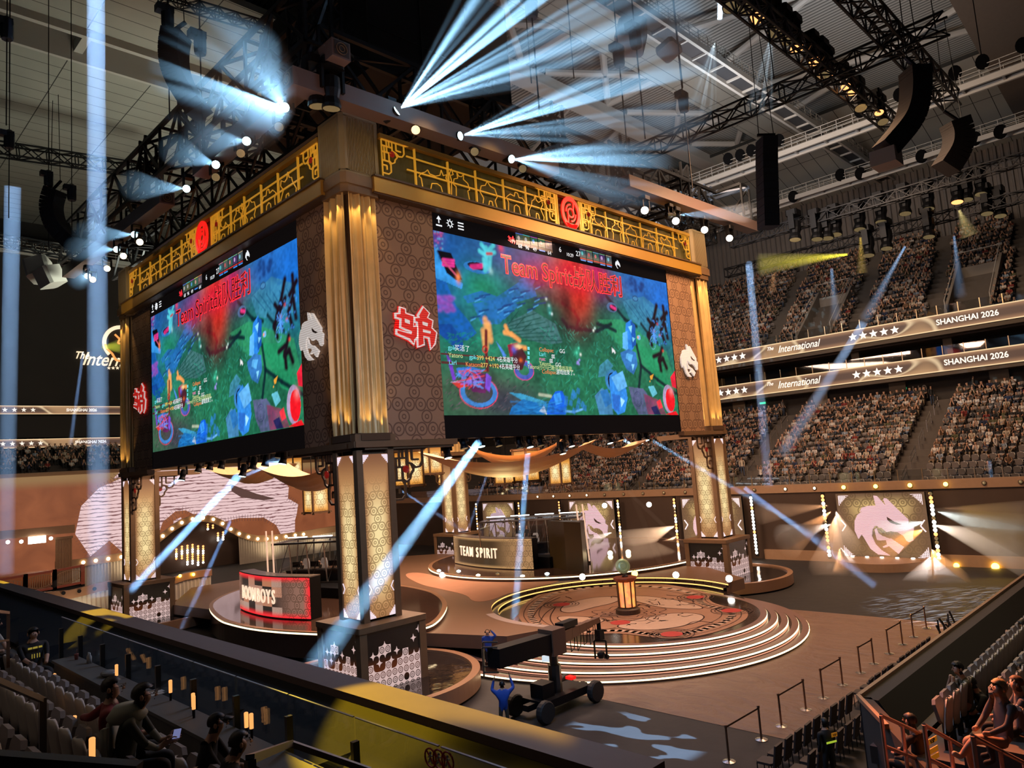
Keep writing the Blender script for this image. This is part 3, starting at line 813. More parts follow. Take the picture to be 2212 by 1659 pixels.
 for q, cc in (([(1316,812),(1330,800),(1352,838),(1356,860),(1350,890),(1335,896),(1322,880),(1318,840)], (.04, .30, .90)),
     ([(1320,815),(1345,801),(1355,835),(1336,846)], (.15, .52, 1.0)), ([(1322,850),(1340,855),(1338,890),(1326,885)], (.03, .18, .70)), ([(1340,858),(1350,866),(1342,880)], (.40, .80, 1.0)),
     ([(1285,855),(1300,838),(1318,850),(1325,896),(1295,896)], (.07, .26, .50)), ([(1296,845),(1312,840),(1322,870),(1308,880)], (.03, .20, .55))): poly(q, cc, 1)
 poly([(1295,790),(1312,775),(1325,790),(1310,812),(1292,815)], (.06, .28, .45), .8, tex=.3)
 poly([(1358,835),(1390,840),(1412,870),(1420,896),(1380,896),(1366,870)], (.12, .13, .28), .95, tex=.3)
 for r_ in (.010, .016, .022): ell((1378, 862), r_, r_*2.4, (.05, .05, .16), .8, .80)
 poly([(1390,850),(1425,865),(1440,896),(1400,896)], (.25, .05, .12), .9, tex=.4)
 poly([(1400,835),(1412,833),(1420,850),(1410,858)], (.15, .6, .75), 1); poly([(1406,880),(1418,876),(1428,896),(1414,896)], (.02, .02, .10), 1)
 poly([(1418,868),(1426,862),(1432,880),(1424,884)], (.85, .04, .06), 1)
 ell((1445, 862), .034, .105, (.45, .35, .55), 1); ell((1448, 864), .026, .085, (.95, .01, .02), 1); blob((1450, 845), .012, .03, (.95, .3, .3), .8)
 poly([(1445,892),(1460,888),(1465,896),(1436,896)], (.95, .01, .02), 1); poly([(1448,815),(1458,800),(1462,840),(1452,835)], (.90, .02, .05), 1)
 # dark tree creatures at the right
 for l in ([(1418,660),(1412,690),(1405,710),(1415,730)],[(1432,662),(1436,690),(1428,715),(1436,740)],[(1400,690),(1410,705),(1420,690)],[(1428,690),(1440,675)],
    [(1412,700),(1400,725),(1408,745)],[(1430,752),(1424,780),(1432,775),(1440,795)],[(1424,765),(1412,770)],[(1424,775),(1428,800)],[(1436,700),(1442,730)]): line(l, .008, (.012, .006, .012), 1)
 for p in ((1413,715),(1420,700),(1432,758),(1425,725)): blob(p, .005, .010, (.75, .05, .04), 1)
 for i in range(40): blob((1404+rs.rand()*38, 690+rs.rand()*60), .003, .006, (.05, .25, .8), .9)
 for i in range(26): line([(1412, 722), (1402+rs.rand()*20, 705+rs.rand()*38)], .0012, (.10, .35, .95), .8)
 ell((1410, 742), .016, .045, (.15, .50, .60), .6, .75)
 for i in range(22): blob((1360+rs.rand()*30, 600+rs.rand()*30), .008, .016, (.01, .05, .22), .8)
 # fiery warriors left, their rings
 ell((1035, 846), .062, .085, (.06, .30, .85), .75, .55); ell((1035, 848), .064, .090, (.85, .06, .16), .9, .90); ell((1132, 800), .036, .055, (.08, .10, .55), .8, .3); ell((1132, 800), .038, .060, (.85, .05, .25), .9, .86)
 for l in ([(1048,690),(1052,720),(1050,750)],[(1055,700),(1060,735)],[(1044,715),(1048,745)]): line(l, .008, (.95, .42, .12), .85)
 line([(1050,715),(1050,760),(1053,800)], .005, (.14, .015, .02), 1); ell((1048, 755), .010, .022, (.55, .04, .03), 1, .4)
 for l in ([(1090,718),(1105,722),(1122,735)],[(1092,705),(1096,715)],[(1105,748),(1135,752)]): line(l, .006, (.98, .38, .10), .95)
 poly([(1096,745),(1118,740),(1122,765),(1102,772)], (.35, .02, .05), 1); poly([(1072,738),(1082,750),(1094,768),(1088,772)], (.10, .30, .90), 1)
 poly([(1108,760),(1128,752),(1138,770),(1128,800),(1108,796)], (.08, .02, .03), 1); blob((1110, 755), .008, .02, (.1, .15, .8), .9); blob((1125, 778), .006, .012, (.9, .15, .03), 1); blob((1118,748), .012, .014, (1, .7, .35), .9)
 for q, cc in (([(962,758),(975,780),(985,820),(978,822)], (.20, .05, .60)), ([(985,795),(1020,792),(1045,800),(1020,815),(990,810)], (.05, .22, .75)), ([(975,825),(1020,820),(1030,832),(990,838)], (.80, .05, .04)),
      ([(1020,800),(1050,808),(1058,830),(1048,850),(1020,846),(1010,825)], (.13, .02, .10)), ([(1050,805),(1062,815),(1058,848),(1048,838)], (.22, .08, .70)), ([(970,826),(1010,818),(1034,812),(1010,826)], (.55, .35, .60))): poly(q, cc, 1, tex=.15)
 for i in range(40): line([(985+rs.rand()*60, 800+rs.rand()*38), (990+rs.rand()*60, 795+rs.rand()*45)], .0015, [(.1,.35,.95),(.8,.06,.05),(.35,.15,.8),(.02,.01,.04)][rs.randint(4)], .8)
 # blue crystals along the lower edge
 for q, cc in (([(1100,848),(1125,850),(1180,868),(1180,878),(1130,866)], (.05, .35, .60)), ([(1105,880),(1130,862),(1160,870),(1178,896),(1100,896)], (.01, .16, .50)),
     ([(1185,870),(1200,845),(1215,845),(1225,868),(1222,896),(1180,896)], (.01, .14, .85)), ([(1196,852),(1210,848),(1214,870),(1200,876)], (.05, .35, 1.0)), ([(1165,888),(1175,875),(1182,896)], (.7, .75, .8))): poly(q, cc, 1, tex=.25)
 line([(1222,888),(1240,890),(1258,884)], .003, (.15, .45, .9)); line([(1165,852),(1190,856)], .004, (.8, .8, .6), .5)
 for i in range(50): line([(1100+rs.rand()*120, 865+rs.rand()*30), (1105+rs.rand()*120, 862+rs.rand()*30)][:1]+[(1110+rs.rand()*110, 866+rs.rand()*28)], .0012, (.03, .30, .75) if rs.rand() < .6 else (.005, .04, .2), .35)
 # sparkles, flowers, marker, cursor
 for p, c in (((1246,762),(.15,1,.65)),((1250,752),(.1,.8,.5)),((1254,766),(1,1,.9)),((1188,676),(.2,1,.9)),((1186,660),(.7,1,.9)),((1282,714),(.9,1,.85)),((1285,709),(.6,.9,.8)),((1192,678),(.8,1,1)),((1180,646),(.9,.95,.9))): blob(p, .004, .009, c, 1)
 blob((1246, 762), .014, .03, (.05, .6, .35), .5); blob((1187, 668), .008, .04, (.05, .5, .45), .5)
 for i in range(9): blob((1246+rs.rand()*8, 772+rs.rand()*16), .003, .006, (.35, .3, .85), 1)
 ell((1322, 664), .026, .034, (.10, .16, .32), 1); ell((1324, 665), .018, .022, (.02, .01, .02), 1); line([(1320,662),(1329,667)], .005, (.9, .05, .25))
 poly([(1321,750),(1322,764),(1325,760),(1329,765),(1330,762),(1328,757)], (.95, .95, .98), 1)
 poly([(1404,812),(1412,808),(1409,820),(1405,820)], (1, .45, .05), 1); ell((1404, 824), .003, .006, (1, .45, .05), 1)
 ell((1380, 729), .010, .018, (.20, .55, .9), 1); ell((1378, 729), .004, .010, (.9, .35, .3), 1)
 for i in range(14): poly([(x:=1215+rs.rand()*60, y:=835+rs.rand()*45), (x+6, y+4), (x+5, y+16), (x-3, y+12)], (.03, .22, .65), .6)
 for i in range(30): blob((938+rs.rand()*18, 500+rs.rand()*40), .003, .006, [(.5,.08,.2),(.1,.4,.7),(.3,.1,.5)][rs.randint(3)], .8)
 # random lighter and darker grain over the led picture
 img[:] = np.clip(img*(.62+.35*n3[..., None]+.35*n2[..., None]), 0, 1.2)
 return NX, NY, img
NX, NY, IMG = paint()
scr_m = bpy.data.materials.new('led_screen_picture'); scr_m.use_nodes = True; k = NT(scr_m)
b = k.n['Principled BSDF']; b.inputs['Base Color'].default_value = (.01, .01, .01, 1); b.inputs['Roughness'].default_value = .5; b.inputs['Specular IOR Level'].default_value = .0
at = k.n.new('ShaderNodeVertexColor'); at.layer_name = 'picture'
k.set(b.inputs['Emission Color'], at.outputs[0]); b.inputs['Emission Strength'].default_value = 1.0
scr_m.cycles.emission_sampling = 'NONE'
SCR_BLACK = mat('led_screen_black_area', (.004, .004, .005), .6, emit=(.004, .003, .003), es=1.0, spec=.0)
# corner grid coloured per vertex
xs = np.linspace(0, SW, NX+1); zs = np.linspace(0, SH, NY+1)
X_, Z_ = np.meshgrid(xs, zs)
vv = np.stack([X_.ravel(), np.zeros(X_.size), Z_.ravel()], 1)
I_ = (np.arange(NY)[:, None]*(NX+1)+np.arange(NX)[None]).ravel()
fq = np.stack([I_, I_+1, I_+NX+2, I_+NX+1], 1)
me = bpy.data.meshes.new('game_picture')
me.vertices.add(len(vv)); me.vertices.foreach_set('co', vv.ravel())
me.loops.add(fq.size); me.loops.foreach_set('vertex_index', fq.ravel())
me.polygons.add(len(fq)); me.polygons.foreach_set('loop_start', np.arange(0, fq.size, 4)); me.polygons.foreach_set('loop_total', np.full(len(fq), 4))
me.update(); me.validate()
pad = np.pad(IMG, ((0, 1), (0, 1), (0, 0)), 'edge'); pad2 = np.pad(IMG, ((1, 0), (1, 0), (0, 0)), 'edge')
vc = (pad+pad2)/2
ca = me.color_attributes.new('picture', 'FLOAT_COLOR', 'POINT')
ca.data.foreach_set('color', np.concatenate([vc.reshape(-1, 3), np.ones((vc.shape[0]*vc.shape[1], 1))], 1).ravel().astype(np.float32))
me.materials.append(scr_m)
E_RED = mat('screen_caption_red_glow', (1, 0, 0), .5, emit=(1.0, .03, .05), es=1.0)
E_DARK = mat('screen_caption_dark', (0, 0, 0), .5, emit=(.03, .003, .003), es=1.0)
def E_(nm, c): return mat('screen_'+nm, (0, 0, 0), .5, emit=c, es=1.0)
TW = E_('text_white', (.85, .88, .92)); TC = E_('text_cyan', (.15, .75, .85)); TO = E_('text_orange', (.85, .25, .08)); TY = E_('text_pale_green', (.60, .72, .30)); TP = E_('text_pink', (.9, .2, .45)); TGd = E_('text_gold', (.9, .65, .15)); TBar = E_('text_bar_maroon', (.08, .02, .02)); TBlk = E_('dark_slot', (.012, .012, .014)); TB = E_('blue_bar', (.05, .25, .75)); TR = E_('red_bar', (.65, .03, .03)); TG = E_('green_bar', (.05, .45, .12))
def make_screen(label):
 t = thing('game_screen', label, 'screen', group='large game screens on the stage tower')
 W = 19.45
 mb = MB(); mb.box(0, W, .03, .5, -3.72, 7.12); mb.build('screen_cabinet', M['black'], t)
 mb = MB(); mb.box(0, W, 0, .03, -3.70, -2.69); mb.box(0, W, 0, .03, 6.0, 7.05); mb.build('black_picture_bar', SCR_BLACK, t)
 o = bpy.data.objects.new('game_picture', me); COL.objects.link(o); o.parent = t; o.location = (0, 0, -2.67)
 def pos(px, py): q = ony(px, py, 0.0); return (q.x-4.55, q.z)
 def txt(nm, s, px, py, size, m, dy=-.02, align='CENTER', sq=1.0, off=0.0, par=o):
  x, z = pos(px, py)
  if par is not t: z += 2.67
  return text_mesh(nm, s, size, m, par, (x, dy, z), (1, 0, 0), (0, 0, 1), .002, align, sq, 0, off)
 S = 'Team Spirit\u6218\u961f\u80dc\u5229'
 txt('caption_glow', S, 1225, 600, 1.36, E_RED, -.02, sq=.86, off=.045)
 txt('caption_text', S, 1225, 600, 1.36, E_DARK, -.04, sq=.86, off=-.012)
 # chat lines
 for i, (nm, c, s) in enumerate((('Collapse:', TO, 'GG'), ('Larl:', TC, 'gg'), ('rue:', TP, 'gg'), ('Yatoro:', TY, 'GG'))):
  y = 753+i*10
  txt('chat_name', nm, 1164, y+2, .31, c, align='LEFT'); txt('chat_line', s, 1164+len(nm)*4.3+5, y+3+len(nm)*.3, .31, TW, align='LEFT')
 txt('chat_line', 'Yatoro(\u5c0f\u5c0f)\u5df2\u65ad\u5f00\u6e38\u620f\u8fde\u63a5\u3002', 1139, 792, .31, TY, align='LEFT', sq=.9)
 txt('chat_name', 'Collapse:', 1170, 803, .31, TO, align='LEFT'); txt('chat_line', '\u6e38\u620f\u7ed3\u675f\u4e86\u3002', 1201, 804, .31, TW, align='LEFT', sq=.9)
 mb = MB()
 def rect(x0, y0, x1, y1, d=-.01):
  (a, zt), (c, zb) = pos(x0, y0), pos(x1, y1)
  mb.box(a, c, d, d+.005, zb+2.67, zt+2.67)
 for i in range(4): rect(1139, 749+i*10, 1144, 756+i*10)
 mb.build('chat_icon', TC, o)
 mb = MB(); rect(952, 762, 1103, 777, -.008); rect(953, 780, 1107, 795, -.008); mb.build('event_bar', TBar, o)
 txt('event_text', 'gpk-', 967, 750.5, .32, TC, align='LEFT'); txt('event_text', '\u4e70\u6d3b\u4e86', 981, 752, .32, TW, align='LEFT')
 txt('event_text', 'Yatoro', 968, 767, .31, TY, align='LEFT'); txt('event_text', 'gpk-', 1013, 771, .31, TC, align='LEFT')
 txt('event_text', '399 +424', 1029, 773, .31, TGd, align='LEFT'); txt('event_text', '4\u540d\u82f1\u96c4\u5e73\u5206', 1073, 776.5, .31, TW, align='LEFT', sq=.85)
 txt('event_text', 'Larl', 969, 783, .31, TC, align='LEFT'); txt('event_text', 'Kataomi', 1005, 787, .31, TO, align='LEFT')
 txt('event_text', '277 +192', 1038, 789, .31, TGd, align='LEFT'); txt('event_text', '4\u540d\u82f1\u96c4\u5e73\u5206', 1078, 792, .31, TW, align='LEFT', sq=.85)
 # top bar
 mb = MB()
 def r2(px, w, h, z, d=-.02): mb.box(px-w/2, px+w/2, d, d+.012, z-h/2, z+h/2)
 xs_ = [1121, 1136, 1152, 1168, 1183]; xr = [1258, 1272, 1286, 1299, 1313]
 XL = [ony(p, 510, 0).x-4.55 for p in xs_]; XR = [ony(p, 545, 0).x-4.55 for p in xr]
 for x in XL+XR: r2(x, .56, .62, 6.52)
 mb.build('player_slot', TBlk, t)
 cols = [(.10,.22,.85), (.10,.7,.7), (.6,.1,.6), (.8,.7,.2), (.7,.25,.1), (.8,.3,.4), (.3,.6,.2), (.2,.5,.8), (.2,.6,.3), (.6,.45,.3)]
 rs = random.Random(3)
 for i, x in enumerate(XL+XR):
  mb = MB(); r2(x, .54, .06, 6.85, -.03); mb.build('slot_colour_bar', E_('slot_%d' % i, cols[i]), t)
  mb = MB(); mb.box(x-.26, x+.26, -.028, -.021, 6.38, 6.80); p_ = mb.build('player_portrait', E_('portrait_%d' % i, tuple(.03+.10*rs.random() for _ in range(3))), t)
  mb = MB(); mb.sphere((x-.06, -.03, 6.60), .10, 8, 5, (1, .1, 1.2)); mb.build('portrait_figure', E_('portrait_fig_%d' % i, [(.5,.4,.35),(.4,.4,.4),(.1,.3,.6),(.6,.3,.25),(.25,.15,.1),(.1,.5,.5),(.5,.1,.1),(.6,.15,.15),(.5,.3,.6),(.2,.5,.6)][i]), p_)
  if i >= 5:
   mb = MB(); r2(x, .54, .05, 6.30, -.03); mb.build('health_bar', TR, t)
  if i in (3, 5, 6, 8, 9):
   mb = MB(); r2(x, .46, .07, 6.20, -.03); mb.build('mana_bar', TB, t)
 for i, s in ((0, '68'), (1, '96'), (2, '49'), (4, '64')): text_mesh('slot_number', s, .30, TW, t, (XL[i], -.03, 6.16), depth=.002)
 for s, px in (('6', 1208), ('10:29', 1228), ('27', 1246)):
  text_mesh('score_text', s, .42 if s != '10:29' else .28, TW, t, (ony(px, 525, 0).x-4.55, -.03, 6.5 if s != '10:29' else 6.32), depth=.002)
 mb = MB(); x = ony(1332, 555, 0).x-4.55
 mb.slab([(x+(p-.5)*.5, -.03, 6.45+(q-.5)*.55) for p, q in HEAD], (0, -1, 0), .004); mb.build('small_dragon_icon', TW, t)
 x = XL[0]-.62
 mb = MB()
 for ring in BLETTER: mb.slab([(x+(p-.5)*.55, -.03, 6.42+(q-.5)*.45) for p, q in ring], (0, -1, 0), .004)
 mb.build('small_badge_icon', E_RED, t)
 # menu icons upper left
 mb = MB(); x0 = .42; z0 = 6.48
 mb.box(x0-.18, x0+.18, -.03, -.02, z0-.25, z0-.18); mb.box(x0-.03, x0+.03, -.03, -.02, z0-.10, z0+.12); mb.slab([(x0-.14, -.03, z0+.08), (x0+.14, -.03, z0+.08), (x0, -.03, z0+.26)], (0, 1, 0), .01)
 mb.build('menu_icon', TW, t)
 mb = MB(); x0 = 1.10
 for i in range(8):
  a = i*PI/4; mb.bar((x0+.12*math.cos(a), -.025, z0+.12*math.sin(a)), (x0+.22*math.cos(a), -.025, z0+.22*math.sin(a)), .07, .01)
 for i in range(12):
  a = i*PI/6; c_ = (i+1)*PI/6; mb.bar((x0+.12*math.cos(a), -.025, z0+.12*math.sin(a)), (x0+.12*math.cos(c_), -.025, z0+.12*math.sin(c_)), .06, .01)
 mb.build('menu_icon', TW, t)
 mb = MB(); x0 = 1.78
 for i in (-1, 0, 1): mb.box(x0-.18, x0+.18, -.03, -.02, z0+i*.15-.03, z0+i*.15+.03)
 mb.build('menu_icon', TW, t)
 return t
s1 = make_screen('right game screen showing the match and a red victory caption')
s1.location = (4.55, 0, 0)
s2 = dup(s1, (0, 23.13, 0), (0, 0, -PI/2), 'left game screen showing the same match and red victory caption')
s2.scale = (18.96/19.45, 1, 1)
# ---------------------------------------------------------------- arena shell
def struct(name, mb, m, smooth=False):
 o = mb.build(name, m, None, smooth); o['kind'] = 'structure'; return o
mb = MB(); mb.box(-12, 41, -23, 62, ZF-.3, ZF)
struct('floor', mb, mat('black_floor_carpet', (.022, .018, .017), .7, noise=.3, nscale=2, bump=.15))
# near parapets: left stand (x = -10.3) and right stand (y = -21.7)
def parapet_left():
 lip = mat('brown_parapet_cap', (.13, .085, .07), .6, noise=.1)
 mb = MB(); mb.box(-10.78, -10.25, -20.9, 62, -8.35, -8.2); struct('trim_1', mb, lip)
 mb = MB(); mb.box(-10.7, -10.3, -20.9, 62, ZF, -8.35); struct('wall_left', mb, M['darkwall'])
 mb = MB()
 mb.slab([(-10.76, -21, -8.3), (-10.76, 40, -8.3), (-12.0, 40, -8.9), (-12.0, -21, -8.9)], (0, 0, -1), .1)
 for y in range(-20, 38, 3): mb.box(-11.98, -10.8, y, y+.015, -8.95, -8.59)
 struct('trim_2', mb, M['blackfab'])
parapet_left()
mb = MB()
mb.box(-1.95, 41, -19.9, -19.55, ZF, -10.0); struct('wall_right', mb, M['darkwall'])
mb = MB(); mb.box(-1.95, 41, -19.61, -19.53, -10.0, -9.93); mb.bar((-2.0, -19.56, -9.96), (-3.3, -20.5, -9.96), .07, .08); struct('trim_3', mb, mat('parapet_edge_brown', (.32, .19, .11), .5))
mb = MB(); mb.slab([(-1.95, -19.57, ZF), (-6.5, -22.8, ZF), (-6.5, -22.8, -10.0), (-1.95, -19.57, -10.0)], (.55, -.83, 0), .2); struct('wall_corner', mb, M['darkwall'])
mb = MB()
mb.slab([(-1.95, -19.9, -10.0), (41, -19.9, -10.0), (41, -20.3, -10.6), (-1.95, -20.3, -10.6)], (0, 0, -1), .08)
struct('trim_4', mb, M['blackfab'])
# far lower-stand fascia with a bulb band
BAND = mat('tan_fascia_band', (.34, .20, .11), .6, noise=.1)
mb = MB(); mb.box(39.5, 40.2, -22, 62, ZF, -8.75); struct('wall_far_right', mb, mat('dark_brown_cloth_wall', (.060, .035, .022), .85, noise=.25, nscale=.5))
mb = MB(); mb.box(39.42, 40.3, -22, 62, -8.75, -8.15); struct('trim_5', mb, BAND)
mb = MB(); mb.box(39.30, 39.5, -22, 3, ZF, ZF+.75); struct('trim_6', mb, BAND)
mb = MB(); mb.box(-10, 40.3, 60.3, 62, -2.75, -2.35); struct('trim_7', mb, BAND)
mb = MB(); mb.box(-12, 60, 60.35, 62, ZF, -2.75); struct('wall_back', mb, M['darkwall'])
# right lower terrace steps, 16 rows
ROWS = 17
def stepped(name, o, run, rise, n, along0, along1, m, axis='x', base=None):
 mb = MB()
 for i in range(n):
  a = o[0]+i*run; z = o[1]+i*rise
  if axis == 'x': mb.box(a, a+run+.02, along0, along1, z-1.2, z)
  elif axis == '-x': mb.box(-a-run-.02, -a, along0, along1, z-1.2, z)
  elif axis == '-y': mb.box(along0, along1, -a-run-.02, -a, z-1.2, z)
  else: mb.box(along0, along1, a, a+run+.02, z-1.2, z)
 return struct(name, mb, m)
STEP = mat('stand_step_concrete', (.115, .095, .08), .85, noise=.15, nscale=2)
stepped('floor_lower_stand', (40.2, -9.3), .85, .45, ROWS, -22, 62, STEP)
stepped('floor_upper_stand', (54.0, 4.4), .85, .60, 20, -30, 62, STEP)
stepped('floor_near_left_stand', (12.7, -9.0), .85, .35, 10, -28, 40, STEP, '-x')
stepped('floor_near_right_stand', (20.5, -10.6), .90, .35, 8, -2.6, 41, STEP, '-y')
mb = MB(); mb.box(-12.7, -12.0, -28, 40, -9.3, -9.0); mb.box(-2.6, 41, -20.6, -19.9, -10.9, -10.6); struct('floor_front_walk', mb, STEP)
# corner landing where the camera stands and the gangway between both stands
mb = MB(); mb.box(-12.5, -2.6, -28, -22.6, -11.2, -10.9); struct('floor_gangway', mb, mat('gangway_floor', (.05, .04, .035), .4, noise=.2))
# concourse walls and slabs
mb = MB(); mb.box(55.2, 55.6, -30, 62, -2.4, .4); struct('wall_concourse', mb, mat('concourse_wall_dark', (.05, .042, .036), .8))
mb = MB(); mb.box(53.1, 60, -30, 70, -.1, .25); mb.box(53.1, 60, -30, 70, 3.35, 3.72); struct('floor_suite_level', mb, mat('slab_soffit', (.12, .095, .075), .8))
mb = MB(); mb.box(59.4, 59.8, -30, 62, .25, 3.4); struct('wall_suites', mb, mat('suite_back_wall', (.07, .055, .042), .8, noise=.3, nscale=.4))
mb = MB()
for y in (17.5, 9.3, -.2, -8.0, -15.5): mb.box(55.2, 55.6, y-.35, y+.35, .25, 3.4)
for y in (12, 3.4, -3.6, -11.5): mb.box(54.9, 55.3, y-.7, y+.7, -2.4, -.05)
struct('wall_columns', mb, mat('column_cream', (.26, .21, .15), .7))
# upper wall and roof side behind the upper stand
mb = MB(); mb.box(71.5, 72, -30, 70, 15, 30)
struct('wall_upper_right', mb, mat('pleated_grey_curtain_wall', (.22, .19, .17), .85, noise=.25, nscale=.7))
mb = MB()
for i in range(150):
 y = -30+i*.62; mb.tube((71.4, y, 16), (71.4, y, 29), .16+.05*math.sin(i*2.1), 5, caps=False)
tag(mb.build('masking_curtain', mat('grey_masking_curtain', (.20, .18, .17), .85, noise=.2, nscale=.5)), 'tall grey pleated curtain hanging behind the upper right stand', 'curtain')
mb = MB(); mb.box(-40, 72, 74, 75, -5, 30); struct('wall_upper_back', mb, mat('dark_upper_wall', (.035, .028, .026), .9, noise=.2, nscale=.3))
mb = MB(); mb.box(-40, 53, 69.0, 69.4, 5.3, 24.5); struct('wall_masking_back', mb, mat('dark_masking_wall', (.050, .040, .036), .9, noise=.2, nscale=.2))
# left-end stands behind the led wall, mostly dark
stepped('floor_back_stand', (62.0, -2.4), .85, .42, 8, -30, 50, M['darkwall'], 'y')
mb = MB(); mb.box(-30, 53, 66.8, 68, -1.0, .35); mb.box(-30, 53, 67.5, 69, 1.7, 4.1); struct('wall_back_ring', mb, mat('dark_ring_slab', (.04, .032, .028), .8))
# ---------------------------------------------------------------- led ribbon boards
def ribbon_mat():
 m = bpy.data.materials.new('ribbon_board_picture'); m.use_nodes = True; k = NT(m)
 b = k.n['Principled BSDF']; b.inputs['Base Color'].default_value = (.02, .015, .012, 1)
 at = k.n.new('ShaderNodeUVMap'); at.uv_map = 'Unit'; uv = k.uv(); u = k.sep(at.outputs[0]); s = k.sep(uv)
 e = k.m('ABSOLUTE', k.m('SUBTRACT', u[1], .5))
 edge = k.sstep(e, .40, .47); halo = k.sstep(e, .12, .48)
 w = k.n.new('ShaderNodeTexNoise'); w.inputs['Scale'].default_value = 1.0; w.inputs['Detail'].default_value = 1
 k.set(w.inputs['Vector'], k.vec('MULTIPLY', uv, (.16, .35, 1)))
 swirl = k.sstep(k.m('ABSOLUTE', k.m('SUBTRACT', w.outputs[0], .56)), .03, .0)
 base = k.mix(halo, (.085, .045, .032, 1), (.33, .17, .09, 1))
 base = k.mix(k.m('MULTIPLY', k.sstep(w.outputs[0], .50, .68), .55), base, (.62, .36, .17, 1))
 c = k.mix(edge, base, (1.0, .70, .38, 1)); c = k.mix(k.m('MULTIPLY', swirl, .6), c, (1.0, .75, .45, 1))
 k.set(b.inputs['Emission Color'], c); b.inputs['Emission Strength'].default_value = 1.0
 m.cycles.emission_sampling = 'NONE'
 return m
RIB = ribbon_mat()
LEDW = mat('ribbon_white_lettering', (1, 1, 1), .5, emit=(1.0, .88, .76), es=.95)
def star(mb, c, ux, uz, r, n, t=.03):
 c = Vector(c); pts = []
 for i in range(10):
  a = PI/2+i*PI/5; rr = r if i % 2 == 0 else r*.42; pts.append(c+Vector(ux)*(rr*math.cos(a))+Vector(uz)*(rr*math.sin(a)))
 mb.slab(pts, n, t)
def script_text(o, x, z, par, size=1.0, m=LEDW):
 text_mesh('sponsor_script', 'International', size, m, par, (x+.25, -.02, z), (1, 0, .0), (0, 0, 1), .01, shear=.42, sq=.86) if False else None
def ribbon(label, o, ux, L, z0, z1, things_):
 t = thing('ribbon_board', label, 'ribbon board', (o[0], o[1], z0), group='led ribbon boards round the bowl')
 ux = Vector(ux); a = V(0, 0, 0); h = z1-z0
 panel('ribbon_screen', RIB, (a, ux*L, ux*L+V(0, 0, h), V(0, 0, h)), t, .3)
 n = ux.cross(V(0, 0, 1)).normalized()
 for kind, d, s in things_:
  c = ux*d+n*.02+V(0, 0, h*.5)
  if kind == 'star':
   mb = MB()
   for i in range(5): star(mb, c+ux*((i-2)*s), ux, V(0, 0, 1), h*.28, n)
   mb.build('star_row', LEDW, t)
  elif kind == 'script':
   text_mesh('script_lettering', 'International', h*.72, LEDW, t, c, ux, (0, 0, 1), .01, shear=.42, squeeze=.80, offset=.004)
   text_mesh('script_lettering', 'The', h*.36, LEDW, t, c-ux*(h*2.05)+V(0, 0, h*.17), ux, (0, 0, 1), .01, shear=.42, squeeze=.9, offset=.004)
  else: text_mesh('city_lettering', kind, h*.48, LEDW, t, c, ux, (0, 0, 1), .01, squeeze=.95, offset=.012)
 return t
# along x = 53, running in -y direction; start at y = 62
def ry(y): return 62-y
ribbon('upper led ribbon board on the right side of the bowl', (53, 62), (0, -1, 0), 92, 3.72, 5.1,
  [('script', ry(4.2), 0), ('star', ry(-2.8), .9), ('SHANGHAI 2026', ry(-10.2), 0), ('star', ry(11.8), .9), ('script', ry(-21), 0)])
ribbon('lower led ribbon board on the right side of the bowl', (53, 62), (0, -1, 0), 92, .22, 1.62,
  [('script', ry(4.6), 0), ('star', ry(-2.7), .9), ('SHANGHAI 2026', ry(-10.4), 0), ('star', ry(12), .9)])
# along y = 66.7, running +x; start at x = -12
ribbon('upper led ribbon board at the far left end', (-12, 66.7), (1, 0, 0), 65, 4.18, 5.1, [('star', 12+.9, .85), ('SHANGHAI 2026', 12+7.3, 0)])
ribbon('lower led ribbon board at the far left end', (-12, 66.7), (1, 0, 0), 65, .55, 1.5, [('star', 12+1.6, .85), ('SHANGHAI 2026', 12+8.2, 0)])
# big emblem and script sign on the dark end wall
t = thing('tournament_sign', 'lit cream and gold round emblem above script lettering on the dark end wall', 'sign')
SIGN = mat('sign_cream_light', (1, .9, .7), .5, emit=(1.0, .80, .52), es=1.0)
SIGO = mat('sign_orange_light', (1, .5, .2), .5, emit=(.95, .38, .10), es=.9)
def on(px, py, y=68.85): return ony(px, py, y)
c = on(262, 742); rr = 2.1
mb = MB()
for i in range(26):
 a0 = PI*.0+i*(PI*1.25)/26-.25*0; a1 = a0+PI*1.25/26
 for r0, r1 in ((rr*.80, rr),):
  mb.slab([c+V(r0*math.cos(a0), 0, r0*math.sin(a0)*1.05), c+V(r1*math.cos(a0), 0, r1*math.sin(a0)*1.05), c+V(r1*math.cos(a1), 0, r1*math.sin(a1)*1.05), c+V(r0*math.cos(a1), 0, r0*math.sin(a1)*1.05)], (0, -1, 0), .1)
mb.build('emblem_ring', SIGN, t)
mb = MB(); mb.path([c+V(-rr*.85, -.1, -rr*.1), c+V(-rr*.8, -.1, -rr*.35), c+V(-rr*.5, -.1, -rr*.62), c+V(-rr*.3, -.1, -rr*1.0), c+V(rr*.2, -.1, -rr*1.05), c+V(rr*.7, -.1, -rr*.8)], .13, 5)
mb.path([c+V(-rr*.35, -.1, rr*.5), c+V(-rr*.1, -.1, rr*.25), c+V(-rr*.2, -.1, rr*.0), c+V(rr*.2, -.1, -rr*.05), c+V(rr*.5, -.1, rr*.2), c+V(rr*.1, -.1, rr*.35)], .12, 5)
mb.build('emblem_knot', SIGO, t)
p0 = on(168, 777); p1 = on(245, 779)
text_mesh('script_lettering', 'International', 2.2, SIGN, t, (p0.x+4.9, 68.8, p1.z), (1, 0, 0), (0, 0, 1), .02, 'CENTER', .80, .42, .02)
